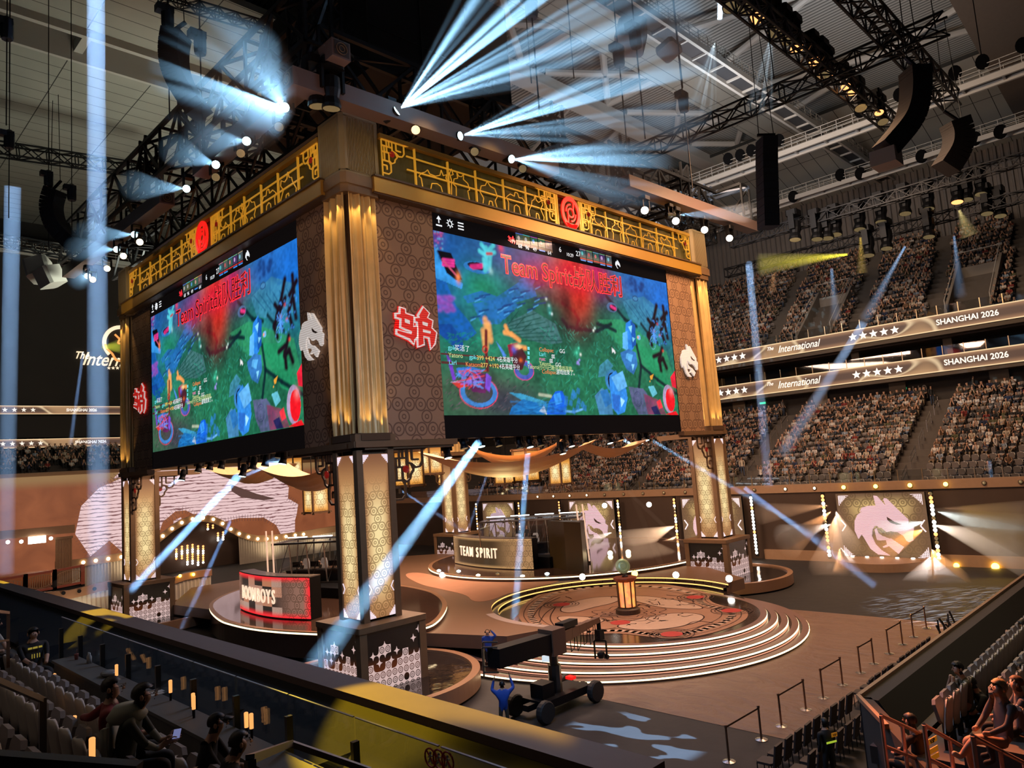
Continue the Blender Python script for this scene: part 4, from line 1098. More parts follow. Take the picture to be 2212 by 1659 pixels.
text_mesh('script_lettering', 'The', 1.2, SIGN, t, (p0.x+.35, 68.8, on(172, 768).z), (1, 0, 0), (0, 0, 1), .02, 'CENTER', .8, .42, .02)
mb = MB()
for i in range(4): star(mb, on(235+9.3*i, 795), (1, 0, 0), (0, 0, 1), .22, (0, -1, 0))
mb.build('star_row', SIGN, t)
settle(t, (9.5, 68.9, 9))
# blank suite lighting and exit signs
for y, x, z in ((-4.0, 55.1, -.8), (-1.8, 55.0, .0), (9.4, 55.1, -.6)):
 mb = MB(); mb.box(x-.06, x, y-.3, y+.3, z, z+.2)
 tag(mb.build('exit_sign', mat('green_exit_light', (.1, .6, .3), .5, emit=(.05, .9, .35), es=1.0)), 'small green lit exit sign under the lower right ribbon board', 'sign', 'green exit signs')
# section numbers
for s, px, py, X, lb in (('110', 1983, 828, 54.85, 'section number 110 on the concourse wall right of the aisle'), ('312\u2502313', 1747, 662, 58.0, None)):
 if lb:
  q = onx(px, py, X); o = text_mesh('section_number', s, .9, mat('pale_number_paint', (.6, .52, .42), .7), None, (0, 0, 0), (0, -1, 0), (0, 0, 1), .01)
  o.location = (X, q.y, -.95); tag(o, lb, 'sign')
# ---------------------------------------------------------------- ceiling, z = 28 with open bays
def ceiling_mat():
 m = bpy.data.materials.new('ceiling_panels_with_seams'); m.use_nodes = True; k = NT(m)
 b = k.n['Principled BSDF']; b.inputs['Roughness'].default_value = .8
 tc = k.n.new('ShaderNodeTexCoord'); s = k.sep(tc.outputs['Object'])
 def seam(v, p, w): return k.m('LESS_THAN', k.m('FRACT', k.m('DIVIDE', k.m('ADD', v, 200.0), p)), w/p)
 sm = k.m('MAXIMUM', seam(s[1], 1.55, .06), seam(s[0], 6.0, .07))
 nz = k.n.new('ShaderNodeTexNoise'); nz.inputs['Scale'].default_value = .25; k.set(nz.inputs['Vector'], tc.outputs['Object'])
 c = k.mix(nz.outputs[0], (.34, .33, .29, 1), (.46, .45, .40, 1))
 k.set(b.inputs['Base Color'], k.mix(sm, c, (.03, .03, .028, 1)))
 return m
CEIL = ceiling_mat()
def deck_mat():
 m = bpy.data.materials.new('corrugated_roof_deck'); m.use_nodes = True; k = NT(m)
 b = k.n['Principled BSDF']; b.inputs['Roughness'].default_value = .6
 tc = k.n.new('ShaderNodeTexCoord'); s = k.sep(tc.outputs['Object'])
 w = k.m('FRACT', k.m('DIVIDE', k.m('ADD', s[0], 200.0), .42))
 c = k.mix(k.sstep(w, .1, .75), (.10, .10, .095, 1), (.44, .43, .40, 1))
 k.set(b.inputs['Base Color'], c)
 bp = k.n.new('ShaderNodeBump'); bp.inputs['Distance'].default_value = .2; k.set(bp.inputs['Height'], w); k.set(b.inputs['Normal'], bp.outputs[0])
 return m
DECK = deck_mat()
mb = MB()
for x0, x1, y0, y1 in ((-40, 60, 33.4, 74), (-40, 16, 20, 29.2), (60, 75, 5, 74)): mb.box(x0, x1, y0, y1, 28, 28.5)
struct('ceiling', mb, CEIL)
mb = MB(); mb.box(-45, 80, -40, 76, 30.2, 30.6); struct('ceiling_deck', mb, DECK)
mb = MB()
mb.box(-40, 60, 33.2, 33.5, 27.6, 30.2); mb.box(-40, 60, 29.1, 29.5, 27.4, 30.2)
for x in (-16, -1.5, 13, 27): mb.box(x-.3, x+.3, 29.3, 33.4, 28.3, 29.2)
struct('ceiling_beams', mb, M['white'])
# long white girders over the right half (running along x) with flange, and the catwalks
def girder(name, y0, y1, z, x0, x1, h=1.6):
 mb = MB(); mb.box(x0, x1, y0, y1, z, z+h); mb.box(x0, x1, y0-.25, y0+.15, z-.12, z+.1); mb.box(x0, x1, y1-.15, y1+.25, z-.12, z+.1)
 return struct(name, mb, CEIL)
girder('ceiling_girder', 3.9, 7.5, 28, 14, 62)
mb = MB(); mb.box(14, 66, 13.9, 14.9, 27.6, 28.8); mb.box(14, 66, 13.6, 15.2, 27.5, 27.65); struct('ceiling_girder_slim', mb, M['white'])
mb = MB()
# cross bracing of tubular members between the girders
for x in (18, 30, 42, 54):
 mb.tube((x, 7.6, 29), (x+9, 13.9, 29), .32, 8); mb.tube((x+9, 7.6, 29), (x, 13.9, 29), .32, 8)
 mb.tube((x-3, 7.6, 29), (x-3, 13.9, 29), .4, 8)
for x in (20, 34, 48): mb.tube((x, -18, 29), (x+8, 3.8, 29), .3, 8); mb.tube((x+8, -18, 29), (x, 3.8, 29), .3, 8)
for x in (20, 28, 36, 44, 52, 60): mb.tube((x, 15, 29.2), (x+6, 28, 29.2), .25, 6)
struct('ceiling_bracing', mb, M['white'])
# sloping right side soffit
mb = MB(); mb.slab([(58, -30, 28.4), (75, -30, 23), (75, 60, 23), (58, 60, 28.4)], (0, 0, 1), .3); struct('ceiling_slope', mb, CEIL)
mb = MB(); mb.slab([(38, -30, 27.8), (75, -30, 22.0), (75, -14, 22.0), (38, -14, 27.8)], (0, 0, 1), .3); struct('ceiling_slope_near', mb, mat('brown_soffit', (.16, .125, .10), .8, noise=.1))
def catwalk(label, p0, p1, w, m=M['white'], rail=True):
 """grated walkway with kerbs and tubular handrails; p0,p1 centre line"""
 p0 = Vector(p0); p1 = Vector(p1); d = (p1-p0); L = d.length; d.normalize(); s = V(-d.y, d.x, 0)
 t = thing('catwalk', label, 'catwalk', (0, 0, 0), group='steel catwalks under the arena roof')
 mb = MB()
 for k_ in (-1, 1): mb.bar(p0+s*k_*w/2, p1+s*k_*w/2, .22, .45)
 n = int(L/2.6)
 for i in range(n+1): q = p0+d*(L*i/n); mb.bar(q-s*w/2, q+s*w/2, .16, .16)
 mb.build('beams', m, t)
 mb = MB(); mb.bar(p0+V(0, 0, .15), p1+V(0, 0, .15), w-.2, .05); mb.build('grating', mat('dark_grating', (.05, .05, .055), .7), t)
 if rail:
  mb = MB()
  for k_ in (-1, 1):
   for h in (.55, .85, 1.2): mb.tube(p0+s*k_*w/2+V(0, 0, h), p1+s*k_*w/2+V(0, 0, h), .03, 4, caps=False)
   for i in range(n*2+1): q = p0+d*(L*i/(n*2))+s*k_*w/2; mb.tube(q, q+V(0, 0, 1.2), .03, 4, caps=False)
  mb.build('handrail', m, t)
 return t
catwalk('wide catwalk crossing under the roof towards the far right', (10, -.55, 24), (75, -.35, 24), 1.5)
catwalk('catwalk across the roof nearest the right line array', (47.5, 40, 21.2), (47.5, -32, 21.2), 1.3)
catwalk('catwalk across the roof farther back above the upper stand', (60, 40, 21.2), (60, -32, 21.2), 1.3)
catwalk('slim catwalk high at the far left under the ceiling', (-30, 60, 20.2), (30, 60, 20.2), 1.0)
# ---------------------------------------------------------------- seats
def seat_parts():
 """tip-up stadium seat facing +x, base on the floor"""
 b = MB(); n = 8; vs = []; fs = []
 rows_ = [(.28, .20, .0), (.45, .22, -.015), (.62, .225, -.04), (.74, .22, -.06), (.80, .195, -.07), (.84, .14, -.07), (.86, .06, -.072)]
 for z, hw, x in rows_:
  for i in range(n+1):
   u = -1+2*i/n; vs.append((-.10+x+.045*(1-u*u)*-1+.045, u*hw, z))
 for z, hw, x in rows_:
  for i in range(n+1):
   u = -1+2*i/n; vs.append((-.10+x-.03-.045*(1-u*u)+.045, u*hw, z))
 m_ = (n+1); R_ = len(rows_)
 for j in range(R_-1):
  for i in range(n):
   a = j*m_+i; fs.append((a, a+1, a+m_+1, a+m_)); c = a+R_*m_; fs.append((c+m_, c+m_+1, c+1, c))
 for j in range(R_-1):
  for i in (0, n):
   a = j*m_+i; c = a+R_*m_; fs.append((a, a+m_, c+m_, c))
 for i in range(n):
  a = (R_-1)*m_+i; c = a+R_*m_; fs.append((a, a+1, c+1, c)); a = i; c = a+R_*m_; fs.append((a, c, c+1, a+1))
 b.add(vs, fs)
 s = MB(); s.m = Matrix.Translation((-.02, 0, .42)) @ Matrix.Rotation(R(-78), 4, 'Y')
 s.bev(0, .40, -.21, .21, -.03, .03, .07); 
 l = MB(); l.box(-.10, -.04, -.20, -.15, .0, .42); l.box(-.10, -.04, .15, .20, .0, .42); l.box(-.12, .10, -.20, .20, .24, .29)
 return b, s, l
sb, ss, sl = seat_parts()
SEATM = sb.mesh('backrest', M['seat'], True); PANM = ss.mesh('seat_pan', M['seatb']); LEGM = sl.mesh('support', M['black'])
def seat_proto(label):
 t = thing('stadium_seat', label, 'seat')
 for n_, me_ in (('backrest', SEATM), ('seat_pan', PANM), ('support', LEGM)):
  o = bpy.data.objects.new(n_, me_); COL.objects.link(o); o.parent = t
 return t
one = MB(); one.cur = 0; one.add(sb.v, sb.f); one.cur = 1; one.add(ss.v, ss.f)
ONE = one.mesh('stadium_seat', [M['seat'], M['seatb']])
ORD = ['first', 'second', 'third', 'fourth', 'fifth', 'sixth', 'seventh', 'eighth', 'ninth', 'tenth', 'eleventh', 'twelfth', 'thirteenth', 'fourteenth', 'fifteenth', 'sixteenth', 'seventeenth', 'eighteenth', 'nineteenth', 'twentieth']
def inframe(p, mx=60):
 d = Vector(p)-CAM; z = d.dot(FW)
 if z < .5: return False
 x = IW/2+FPX*d.dot(RT)/z; y = IH/2-FPX*d.dot(UP)/z
 return -mx < x < IW+mx and -mx < y < IH+mx
# ---------------------------------------------------------------- people
def skin_mesh(name, J, E, root, sub=1):
 """J: name -> (co, r or (rx, ry)); one continuous skinned surface"""
 me_ = bpy.data.meshes.new(name); ks = list(J)
 me_.from_pydata([tuple(J[k_][0]) for k_ in ks], [(ks.index(a), ks.index(b_)) for a, b_ in E], [])
 o = bpy.data.objects.new(name, me_); COL.objects.link(o)
 mo = o.modifiers.new('Skin', 'SKIN'); mo.use_smooth_shade = True; mo.branch_smoothing = .6
 for i, k_ in enumerate(ks):
  r = J[k_][1]; me_.skin_vertices[0].data[i].radius = r if isinstance(r, tuple) else (r, r)
  me_.skin_vertices[0].data[i].use_root = (k_ == root)
 if sub: s_ = o.modifiers.new('Sub', 'SUBSURF'); s_.levels = sub; s_.render_levels = sub
 bpy.context.view_layer.update()
 out = bpy.data.meshes.new_from_object(o.evaluated_get(bpy.context.evaluated_depsgraph_get()))
 bpy.data.objects.remove(o); out.name = name
 return out
EDG = [('pel','sp'),('sp','ch'),('ch','nk'),('nk','hd'),('hd','ht'),('ch','sL'),('sL','eL'),('eL','wL'),('wL','hL'),('ch','sR'),('sR','eR'),('eR','wR'),('wR','hR'),
  ('pel','tL'),('tL','kL'),('kL','aL'),('aL','fL'),('pel','tR'),('tR','kR'),('kR','aR'),('aR','fR')]
def joints(lean=0.0, arms='lap', stand=False, turn=0.0, wide=1.0, crossed=False):
 W = wide
 if stand:
  J = dict(pel=((0,0,.95),(.15*W,.11*W)), sp=((0,0,1.12),(.14*W,.10*W)), ch=((.0,0,1.32),(.16*W,.11*W)), nk=((.01,0,1.50),.055), hd=((.02,0,1.60),.085), ht=((.015,0,1.70),.080),
     tL=((0,.10,.88),.085), kL=((.02,.11,.50),.058), aL=((0,.12,.09),.042), fL=((.14,.13,.04),.04), tR=((0,-.10,.88),.085), kR=((.02,-.11,.50),.058), aR=((0,-.12,.09),.042), fR=((.14,-.13,.04),.04),
     sL=((0,.18*W,1.40),.060), sR=((0,-.18*W,1.40),.060))
  b_ = {'lap': ((.0,.23,1.13),(.10,.20,.92),(.14,.18,.84)), 'up': ((.12,.30,1.42),(.16,.20,1.68),(.17,.17,1.78)), 'phone': ((.12,.22,1.18),(.28,.10,1.32),(.32,.06,1.38))}[arms]
 else:
  a = lean
  J = dict(pel=((0,0,.50),(.16*W,.12*W)), sp=((-.03+a*.3,0,.66),(.145*W,.11*W)), ch=((-.05+a,0,.88),(.16*W,.115*W)), nk=((-.03+a*1.3,0,1.06),.055), hd=((.0+a*1.5,0,1.155),.085), ht=((-.005+a*1.5,0,1.25),.080),
     tL=((.06,.10,.50),.085), kL=((.44,.13,.52),.062), aL=((.40,.13,.10),.042), fL=((.54,.14,.05),.04), tR=((.06,-.10,.50),.085), kR=((.44,-.13,.52),.062), aR=((.40,-.13,.10),.042), fR=((.54,-.14,.05),.04),
     sL=((-.04+a,.18*W,.98),.060), sR=((-.04+a,-.18*W,.98),.060))
  if crossed: J['aL'] = ((.62,-.02,.36),.042); J['fL'] = ((.72,-.04,.42),.04); J['kL'] = ((.44,.06,.60),.062)
  b_ = {'lap': ((.10+a,.205,.76),(.28+a*.5,.12,.66),(.36+a*.5,.08,.66)), 'up': ((.10+a,.21,1.02),(.16+a,.16,1.28),(.18+a,.12,1.38)), 'phone': ((.12+a,.205,.80),(.28+a,.08,.96),(.33+a,.05,1.02)), 'chin': ((.22+a,.16,.70),(.16+a,.06,.98),(.12+a*1.3,.05,1.06))}[arms]
 e, w, h = b_
 J['eL'] = (e, .044); J['wL'] = (w, .034); J['hL'] = (h, .036)
 f = lambda p: (p[0], -p[1], p[2])
 J['eR'] = (f(e), .044); J['wR'] = (f(w), .034); J['hR'] = (f(h), .036)
 return J
REG = {('nk','hd'):0, ('hd','ht'):0, ('eL','wL'):4, ('wL','hL'):0, ('eR','wR'):4, ('wR','hR'):0, ('tL','kL'):3, ('kL','aL'):3, ('aL','fL'):5, ('tR','kR'):3, ('kR','aR'):3, ('aR','fR'):5, ('pel','tL'):3, ('pel','tR'):3}
def regions(me_, J, E, back=V(-1, 0, 0)):
 """material slot per face from the nearest bone: 0 skin 1 hair 2 top 3 trousers 4 forearm 5 shoe"""
 cs = np.empty(len(me_.polygons)*3); me_.polygons.foreach_get('center', cs); cs = cs.reshape(-1, 3)
 best = np.full(len(cs), 1e9); idx = np.zeros(len(cs), int)
 for a, b_ in E:
  A = np.array(J[a][0]); B = np.array(J[b_][0]); d = B-A; L = max(1e-9, d@d)
  t_ = np.clip(((cs-A)@d)/L, 0, 1); q = np.linalg.norm(cs-A-t_[:, None]*d, axis=1)
  r = J[b_][1]; r = r[0] if isinstance(r, tuple) else r
  q = q-r*.6; m_ = q < best; best[m_] = q[m_]; idx[m_] = REG.get((a, b_), 2)
 h = np.array(J['hd'][0]); rel = cs-h; bk = np.array(back)
 hair = (idx == 0) & (np.abs(rel[:, 0]) < .3) & (rel[:, 2] > -.07) & ((rel @ bk > -.015) | (rel[:, 2] > .105)) & (np.linalg.norm(rel, axis=1) < .26)
 idx[hair] = 1
 return idx
def crowd_mesh(name, sub, **kw):
 J = joints(**kw); me_ = skin_mesh(name, J, EDG, 'pel', sub); idx = regions(me_, J, EDG)
 for m_ in (M['skin'], M['hair'], M['seat'], M['black'], M['skin'], M['black']): me_.materials.append(m_)
 me_.polygons.foreach_set('material_index', idx.astype(np.int32)); me_.update()
 return me_
POSES = [dict(), dict(lean=.16), dict(arms='phone'), dict(lean=.12, arms='chin'), dict(lean=-.05, crossed=True), dict(arms='up', lean=.05)]
CM = [crowd_mesh('seated_person', 1, **p) for p in POSES]; CSt = crowd_mesh('standing_person', 1, stand=True)
TOPS = [('white', (.62, .57, .52)), ('cream', (.50, .42, .32)), ('black', (.02, .02, .022)), ('dark grey', (.07, .065, .06)), ('grey', (.20, .18, .17)), ('brown', (.16, .09, .05)), ('dark red', (.22, .03, .025)), ('navy', (.025, .035, .08)), ('olive', (.10, .10, .05)), ('pale blue', (.28, .34, .42))]
TOPM = [mat('shirt_'+n_.replace(' ', '_'), c_, .8) for n_, c_ in TOPS]
TOPW = [9, 5, 14, 10, 6, 5, 3, 4, 3, 2]
PANT = [mat('trousers_black', (.015, .015, .018), .8), mat('trousers_blue', (.05, .07, .12), .8), mat('trousers_tan', (.22, .16, .10), .8)]
SK = [M['skin'], mat('skin_tan', (.40, .22, .14), .6)]
def person(me_, loc, rz, ti, label, group, rnd, name='person'):
 o = bpy.data.objects.new(name, me_); COL.objects.link(o); o.location = loc; o.rotation_euler = (0, 0, rz)
 long_ = rnd.random() < .3; sk = rnd.choice(SK); pt = rnd.choice(PANT)
 for i, m_ in enumerate((sk, M['hair'], TOPM[ti], pt, TOPM[ti] if long_ else sk, M['black'])):
  o.material_slots[i].link = 'OBJECT'; o.material_slots[i].material = m_
 tag(o, label, 'person', group); return o
rnd = random.Random(11)
AIS = [(-7.25, .8), (6.0, .8), (17.2, .8), (30, .8)]
def in_aisle(y): return any(abs(y-a) < w+.1 for a, w in AIS)
def section(y):
 if y < -7.25: return 'right of near aisle', int((-7.25-.9-y)/.55)+1
 if y < 6.0: return 'between both aisles', int((y+7.25-.9)/.55)+1
 return 'left of far aisle', int((y-6.0-.9)/.55)+1
cand = []; seats = []
for i in range(ROWS):
 x = 40.75+i*.85; z = -9.3+i*.45
 y = -18.0
 while y < 40:
  y += .55
  if in_aisle(y) or not inframe((x, y, z+.9)): continue
  # hidden behind right pillar or screens is still built when close to an edge
  p = (x, y, z); sec, k_ = section(y)
  occ = {0: .08, 1: .14, 2: .32}.get(i, .84) if y < 6 else {0: .12, 1: .2, 2: .5}.get(i, .88)
  if y < -9 and i < 5: occ *= .45
  if rnd.random() < occ: cand.append((p, 'lower', i, sec, k_))
  seats.append((p, i, sec, k_))
VOM = [(3.3, 1.7), (-10.0, 1.7)]
UST = [(.2, .8), (8.6, .8), (-6.6, .8), (-13.4, .8)]
for i in range(20):
 x = 54.6+i*.85; z = 4.4+i*.60; y = -20
 while y < 26:
  y += .55
  if any(abs(y-a-(i-8)*.1) < w for a, w in UST) or any(abs(y-a) < w and i < 9 for a, w in VOM) or not inframe((x, y, z+.9)): continue
  if rnd.random() < .86: cand.append(((x, y, z), 'upper', i, '', 0))
def dist(p): return (Vector(p)-CAM).length
cand.sort(key=lambda c_: dist(c_[0]))
NP = 262
far = cand[NP:]
for p, st, i, sec, k_ in cand[:NP]:
 ti = rnd.choices(range(10), TOPW)[0]; pi_ = rnd.choices(range(6), [6, 4, 3, 2, 2, 1])[0]
 doing = ['upright', 'leaning', 'holding phone', 'chin resting', 'legs crossed', 'arms raised'][pi_]
 lb = f'person in {TOPS[ti][0]} top, {doing}, {sec}, row {i+1}, seat {k_}'
 person(CM[pi_], (p[0]-.02, p[1], p[2]), PI+rnd.uniform(-.12, .12), ti, lb, 'spectators in the lower right stand', rnd)
# the rest of the crowd: one object
LOW = [crowd_mesh('seated_low', 0, **p) for p in POSES[:5]]
pal = [SK[0], M['hair']]+TOPM+PANT
def mesh_np(me_):
 v = np.empty(len(me_.vertices)*3); me_.vertices.foreach_get('co', v); v = v.reshape(-1, 3)
 f = []; mi = []
 for p in me_.polygons:
  q = list(p.vertices)
  if len(q) <= 4: f.append(q if len(q) == 4 else q+[q[-1]]); mi.append(p.material_index)
  else:
   for i in range(1, len(q)-1): f.append([q[0], q[i], q[i+1], q[i+1]]); mi.append(p.material_index)
 return v, np.array(f), np.array(mi)
def merged(name, items, protos, mats, idxf):
 """one mesh from many placed copies"""
 Vs = []; Fs = []; Ms = []; o = 0
 P_ = [mesh_np(p) for p in protos]
 for (loc, rz, sc_, pi_, arg) in items:
  v, f, mi = P_[pi_]; c_, s_ = math.cos(rz), math.sin(rz)
  w = v*sc_; w = np.stack([w[:, 0]*c_-w[:, 1]*s_+loc[0], w[:, 0]*s_+w[:, 1]*c_+loc[1], w[:, 2]+loc[2]], 1)
  Vs.append(w); Fs.append(f+o); Ms.append(idxf(mi, arg)); o += len(v)
 Vv_ = np.concatenate(Vs); Ff = np.concatenate(Fs); Mm = np.concatenate(Ms)
 me_ = bpy.data.meshes.new(name)
 tri = Ff[:, 2] == Ff[:, 3]; cnt = np.where(tri, 3, 4)
 loops = Ff.ravel()[np.stack([np.ones_like(tri), np.ones_like(tri), np.ones_like(tri), ~tri], 1).ravel()]
 me_.vertices.add(len(Vv_)); me_.vertices.foreach_set('co', Vv_.ravel()); me_.loops.add(len(loops)); me_.loops.foreach_set('vertex_index', loops.astype(np.int32))
 me_.polygons.add(len(Ff)); st_ = np.concatenate([[0], np.cumsum(cnt)[:-1]]); me_.polygons.foreach_set('loop_start', st_.astype(np.int32)); me_.polygons.foreach_set('loop_total', cnt.astype(np.int32))
 for m_ in mats: me_.materials.append(m_)
 me_.polygons.foreach_set('material_index', Mm.astype(np.int32)); me_.update(); me_.validate()
 ob = bpy.data.objects.new(name, me_); COL.objects.link(ob); return ob
def pidx(mi, arg):
 ti, pt = arg; lut = np.array([0, 1, 2+ti, 12+pt, 0, 12]); return lut[mi]
items = [((p[0]-.02, p[1], p[2]), PI+rnd.uniform(-.3, .3), rnd.uniform(.94, 1.05), rnd.randrange(5), (rnd.choices(range(10), TOPW)[0], rnd.randrange(3))) for p, *_ in far]
for i in range(8):   # dim crowd at the far left end
 for j in range(70):
  y = 62.4+i*.85; x = -8+j*.55
  if rnd.random() < .6 and x < 14: items.append(((x, y, -2.4+i*.42), -PI/2, 1, rnd.randrange(5), (rnd.choices(range(10), TOPW)[0], 0)))
for i in range(70):  # suites between the ribbons
 y = rnd.uniform(-15, 18); items.append(((rnd.choice([54.0, 54.9, 56.2]), y, .3), PI, 1, rnd.randrange(5), (rnd.choices(range(10), TOPW)[0], 0)))
tag(merged('crowd', items, LOW, pal, pidx), 'distant seated spectators filling the rest of the stands', 'crowd', kind='stuff')
# standing people in the aisles and concourse
for k_, (px, py, X, lb) in enumerate(((1590, 960, 45.0, 'person standing on the far aisle steps in a dark top'), (1601, 985, 44.2, 'person in pale coat walking down the far aisle steps'), (1990, 858, 53.5, 'person standing at the top of the near aisle under number 110'),
         (2012, 852, 53.7, 'second person standing at the top of the near aisle'), (2152, 955, 44.5, 'person in white shirt standing in the lower right stand'), (1690, 866, 54.4, 'person at the back rail left of the curtain wall'),
         (2110, 880, 54, 'person standing behind the last row at far right'), (1640, 875, 54.3, 'person standing by the dark doorway under the ribbon board'), (1622, 872, 54.4, 'person in a dark top beside the green exit light'), (1660, 1000, 42.5, 'person in cream top bending in the front rows'))):
 q = onx(px, py, X); zf = -9.3+max(0, min(ROWS-1, int((X-40.2)/.85)))*.45
 person(CSt, (X, q.y, zf), PI+.3*k_, [2, 1, 3, 2, 0, 4, 3, 2, 7, 1][k_], lb, None, rnd)
# seats: near ones with parts, far ones single, the rest one object
nseat = 0; allseats = []
for i in range(5):      # near left stand, facing +x
 x = -13.15-i*.85; z = -9.0+i*.35
 y = -27
 k_ = 0
 while y < 12:
  y += .55; k_ += 1
  if i == 0 and -10.0 > y > -10.2: continue
  if y > -7.6 and i == 0: continue
  if inframe((x, y, z+.8), 30): allseats.append(((x, y, z), 0.0, 'L', i, k_))
for i in range(5):
 y = -20.95-i*.90; z = -10.6+i*.35; x = -2.4-(i > 1)*.9; k_ = 0
 while x < 34:
  x += .47; k_ += 1
  if inframe((x, y, z+.8), 30): allseats.append(((x, y, z), PI/2, 'R', i, k_))
proto = None; groups = {}
near = sorted(allseats, key=lambda s_: dist(s_[0])); budget = 150
for p, rz, side, i, k_ in near[:budget]:
 lb = f'pale plastic seat in the near {"left" if side == "L" else "right"} stand, {ORD[i]} row from the rail, seat {k_}'
 if proto is None: proto = o = seat_proto(lb)
 else: o = dup(proto, label=lb)
 o.location = p; o.rotation_euler = (0, 0, rz); o['group'] = f'tip-up seats of the near {"left" if side == "L" else "right"} stand'
taken = set((round(c_[0][0], 2), round(c_[0][1], 2)) for c_ in cand)
empt = [s_ for s_ in seats if (round(s_[0][0], 2), round(s_[0][1], 2)) not in taken]
empt.sort(key=lambda s_: dist(s_[0])); fse = empt[:298-budget-14]
for p, i, sec, k_ in fse:
 o = bpy.data.objects.new('stadium_seat', ONE); COL.objects.link(o); o.location = p; o.rotation_euler = (0, 0, PI)
 tag(o, f'empty pale seat, lower right stand {sec}, {ORD[i]} row, seat {k_}', 'seat', 'empty seats of the lower right stand')
ft = set(id(s_) for s_ in fse)
items = [(s_[0], PI, 1, 0, None) for s_ in seats if id(s_) not in ft]+[(p, rz, 1, 0, None) for p, rz, *_ in near[budget:]]
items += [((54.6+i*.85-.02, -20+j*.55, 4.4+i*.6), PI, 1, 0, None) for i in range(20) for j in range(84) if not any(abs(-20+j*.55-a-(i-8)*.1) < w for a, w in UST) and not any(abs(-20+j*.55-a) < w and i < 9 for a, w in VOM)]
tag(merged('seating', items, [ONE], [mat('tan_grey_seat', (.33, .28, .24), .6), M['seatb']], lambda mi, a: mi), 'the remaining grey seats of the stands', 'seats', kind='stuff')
# concrete portals, aisle rails, front glass of the far stand
for k_, (y, w) in enumerate(VOM):
 t = thing('stand_entrance', ['concrete stair entrance of the upper stand nearer the screens', 'concrete stair entrance of the upper stand at far right'][k_], 'entrance', (56, y, 4.4))
 mb = MB()
 for s_ in (-1, 1):
  mb.slab([(-1.2, s_*w-.12, 0), (6.5, s_*w-.12, 0), (6.5, s_*w-.12, 6.6), (5.6, s_*w-.12, 6.6), (-1.2, s_*w-.12, 1.3)], (0, 1, 0), .24)
 mb.box(5.4, 5.8, -w, w, 2.6, 5.9); mb.build('concrete_wall', mat('portal_concrete', (.30, .26, .22), .85), t)
 mb = MB(); mb.box(5.6, 5.75, -w, w, 0, 2.6); mb.build('dark_doorway', M['black'], t)
 mb = MB(); mb.path([(-1.2, -w, 1.3), (-1.2, -w, 2.1), (5.6, -w, 7.4), (5.6, w, 7.4), (-1.2, w, 2.1), (-1.2, w, 1.3)], .04, 4); mb.build('handrail', M['white'], t)
 text_mesh('section_number', ['313 | 312', '312 | 311'][k_], .85, mat('dark_number_paint', (.04, .035, .03), .7), t, (5.36, 0, 4.4), (0, -1, 0), (0, 0, 1), .01)
 mb = MB(); mb.box(5.3, 5.38, -.2-.5, .2-.5, 2.75, 2.95); mb.build('exit_light', MATS['green_exit_light'], t)
def railing(label, pts, h, m, grp, bars=(1.0,), r=.03):
 t = thing('handrail', label, 'railing', pts[0], group=grp); o = Vector(pts[0])
 mb = MB(); q = [Vector(p)-o for p in pts]
 for f in bars: mb.path([p+V(0, 0, h*f) for p in q], r, 5)
 mb.build('rail', m, t)
 for p in q: mb = MB(); mb.tube(p, p+V(0, 0, h), r, 5); mb.build('post', m, t)
 return t
for a, _w in AIS[:3]:
 for j in range(5):
  i = 1+j*3; x = 40.4+i*.85; z = -9.3+i*.45
  railing(f'short steel handrail on the aisle steps, {ORD[j]} from the bottom, aisle near y'.replace(', aisle near y', {0: ', right-hand aisle', 1: ', middle aisle', 2: ', aisle behind the tower'}[AIS.index((a, _w))]), [(x, a, z), (x+1.4, a, z+.75)], .95, M['steel'], 'aisle handrails', (1.0, .55))
t = thing('glass_balustrade', 'glass balustrade with steel posts along the front of the lower right stand', 'railing', (40.05, 0, -8.15))
mb = MB(); mb.box(-.02, .02, -18, 50, 0, .75); mb.build('glass', M['glass'], t)
for j in range(34):
 mb = MB(); y = -17+j*1.6; mb.box(-.03, .03, y-.03, y+.03, 0, .8); mb.build('post', mat('brass_post', (.6, .45, .28), .3, 1), t)
for nm, X, z0, lb in (('a', 53.35, 1.62, 'glass balustrade along the suite level between the ribbon boards'), ('b', 53.35, 5.1, 'glass balustrade above the upper ribbon board')):
 t = thing('glass_balustrade', lb, 'railing', (X, 0, z0))
 mb = MB(); mb.box(-.02, .02, -25, 20, 0, .8); mb.build('glass', M['glass'], t)
 for j in range(28):
  mb = MB(); y = -24+j*1.6; mb.box(-.03, .03, y-.03, y+.03, 0, .85); mb.build('post', MATS['brass_post'], t)
# ---------------------------------------------------------------- stage floor
def one_obj(name, mb, m, label, cat, group=None, loc=None, smooth=False):
 o = mb.build(name, m, None, smooth)
 if loc is not None:
  o.data.transform(Matrix.Translation(-Vector(loc))); o.location = loc
 return tag(o, label, cat, group)
def wrinkle_mat():
 m = bpy.data.materials.new('brown_wrinkled_floor_cloth'); m.use_nodes = True; k = NT(m)
 b = k.n['Principled BSDF']; b.inputs['Roughness'].default_value = .55
 tc = k.n.new('ShaderNodeTexCoord'); n = k.n.new('ShaderNodeTexNoise'); n.inputs['Scale'].default_value = 1.1; n.inputs['Detail'].default_value = 4; n.inputs['Distortion'].default_value = 1.4
 k.set(n.inputs['Vector'], k.vec('MULTIPLY', tc.outputs['Object'], (1.0, .45, 1)))
 k.set(b.inputs['Base Color'], k.mix(n.outputs[0], (.17, .095, .062, 1), (.26, .15, .10, 1)))
 bp = k.n.new('ShaderNodeBump'); bp.inputs['Distance'].default_value = .35; bp.inputs['Strength'].default_value = .8
 k.set(bp.inputs['Height'], n.outputs[0]); k.set(b.inputs['Normal'], bp.outputs[0])
 return m
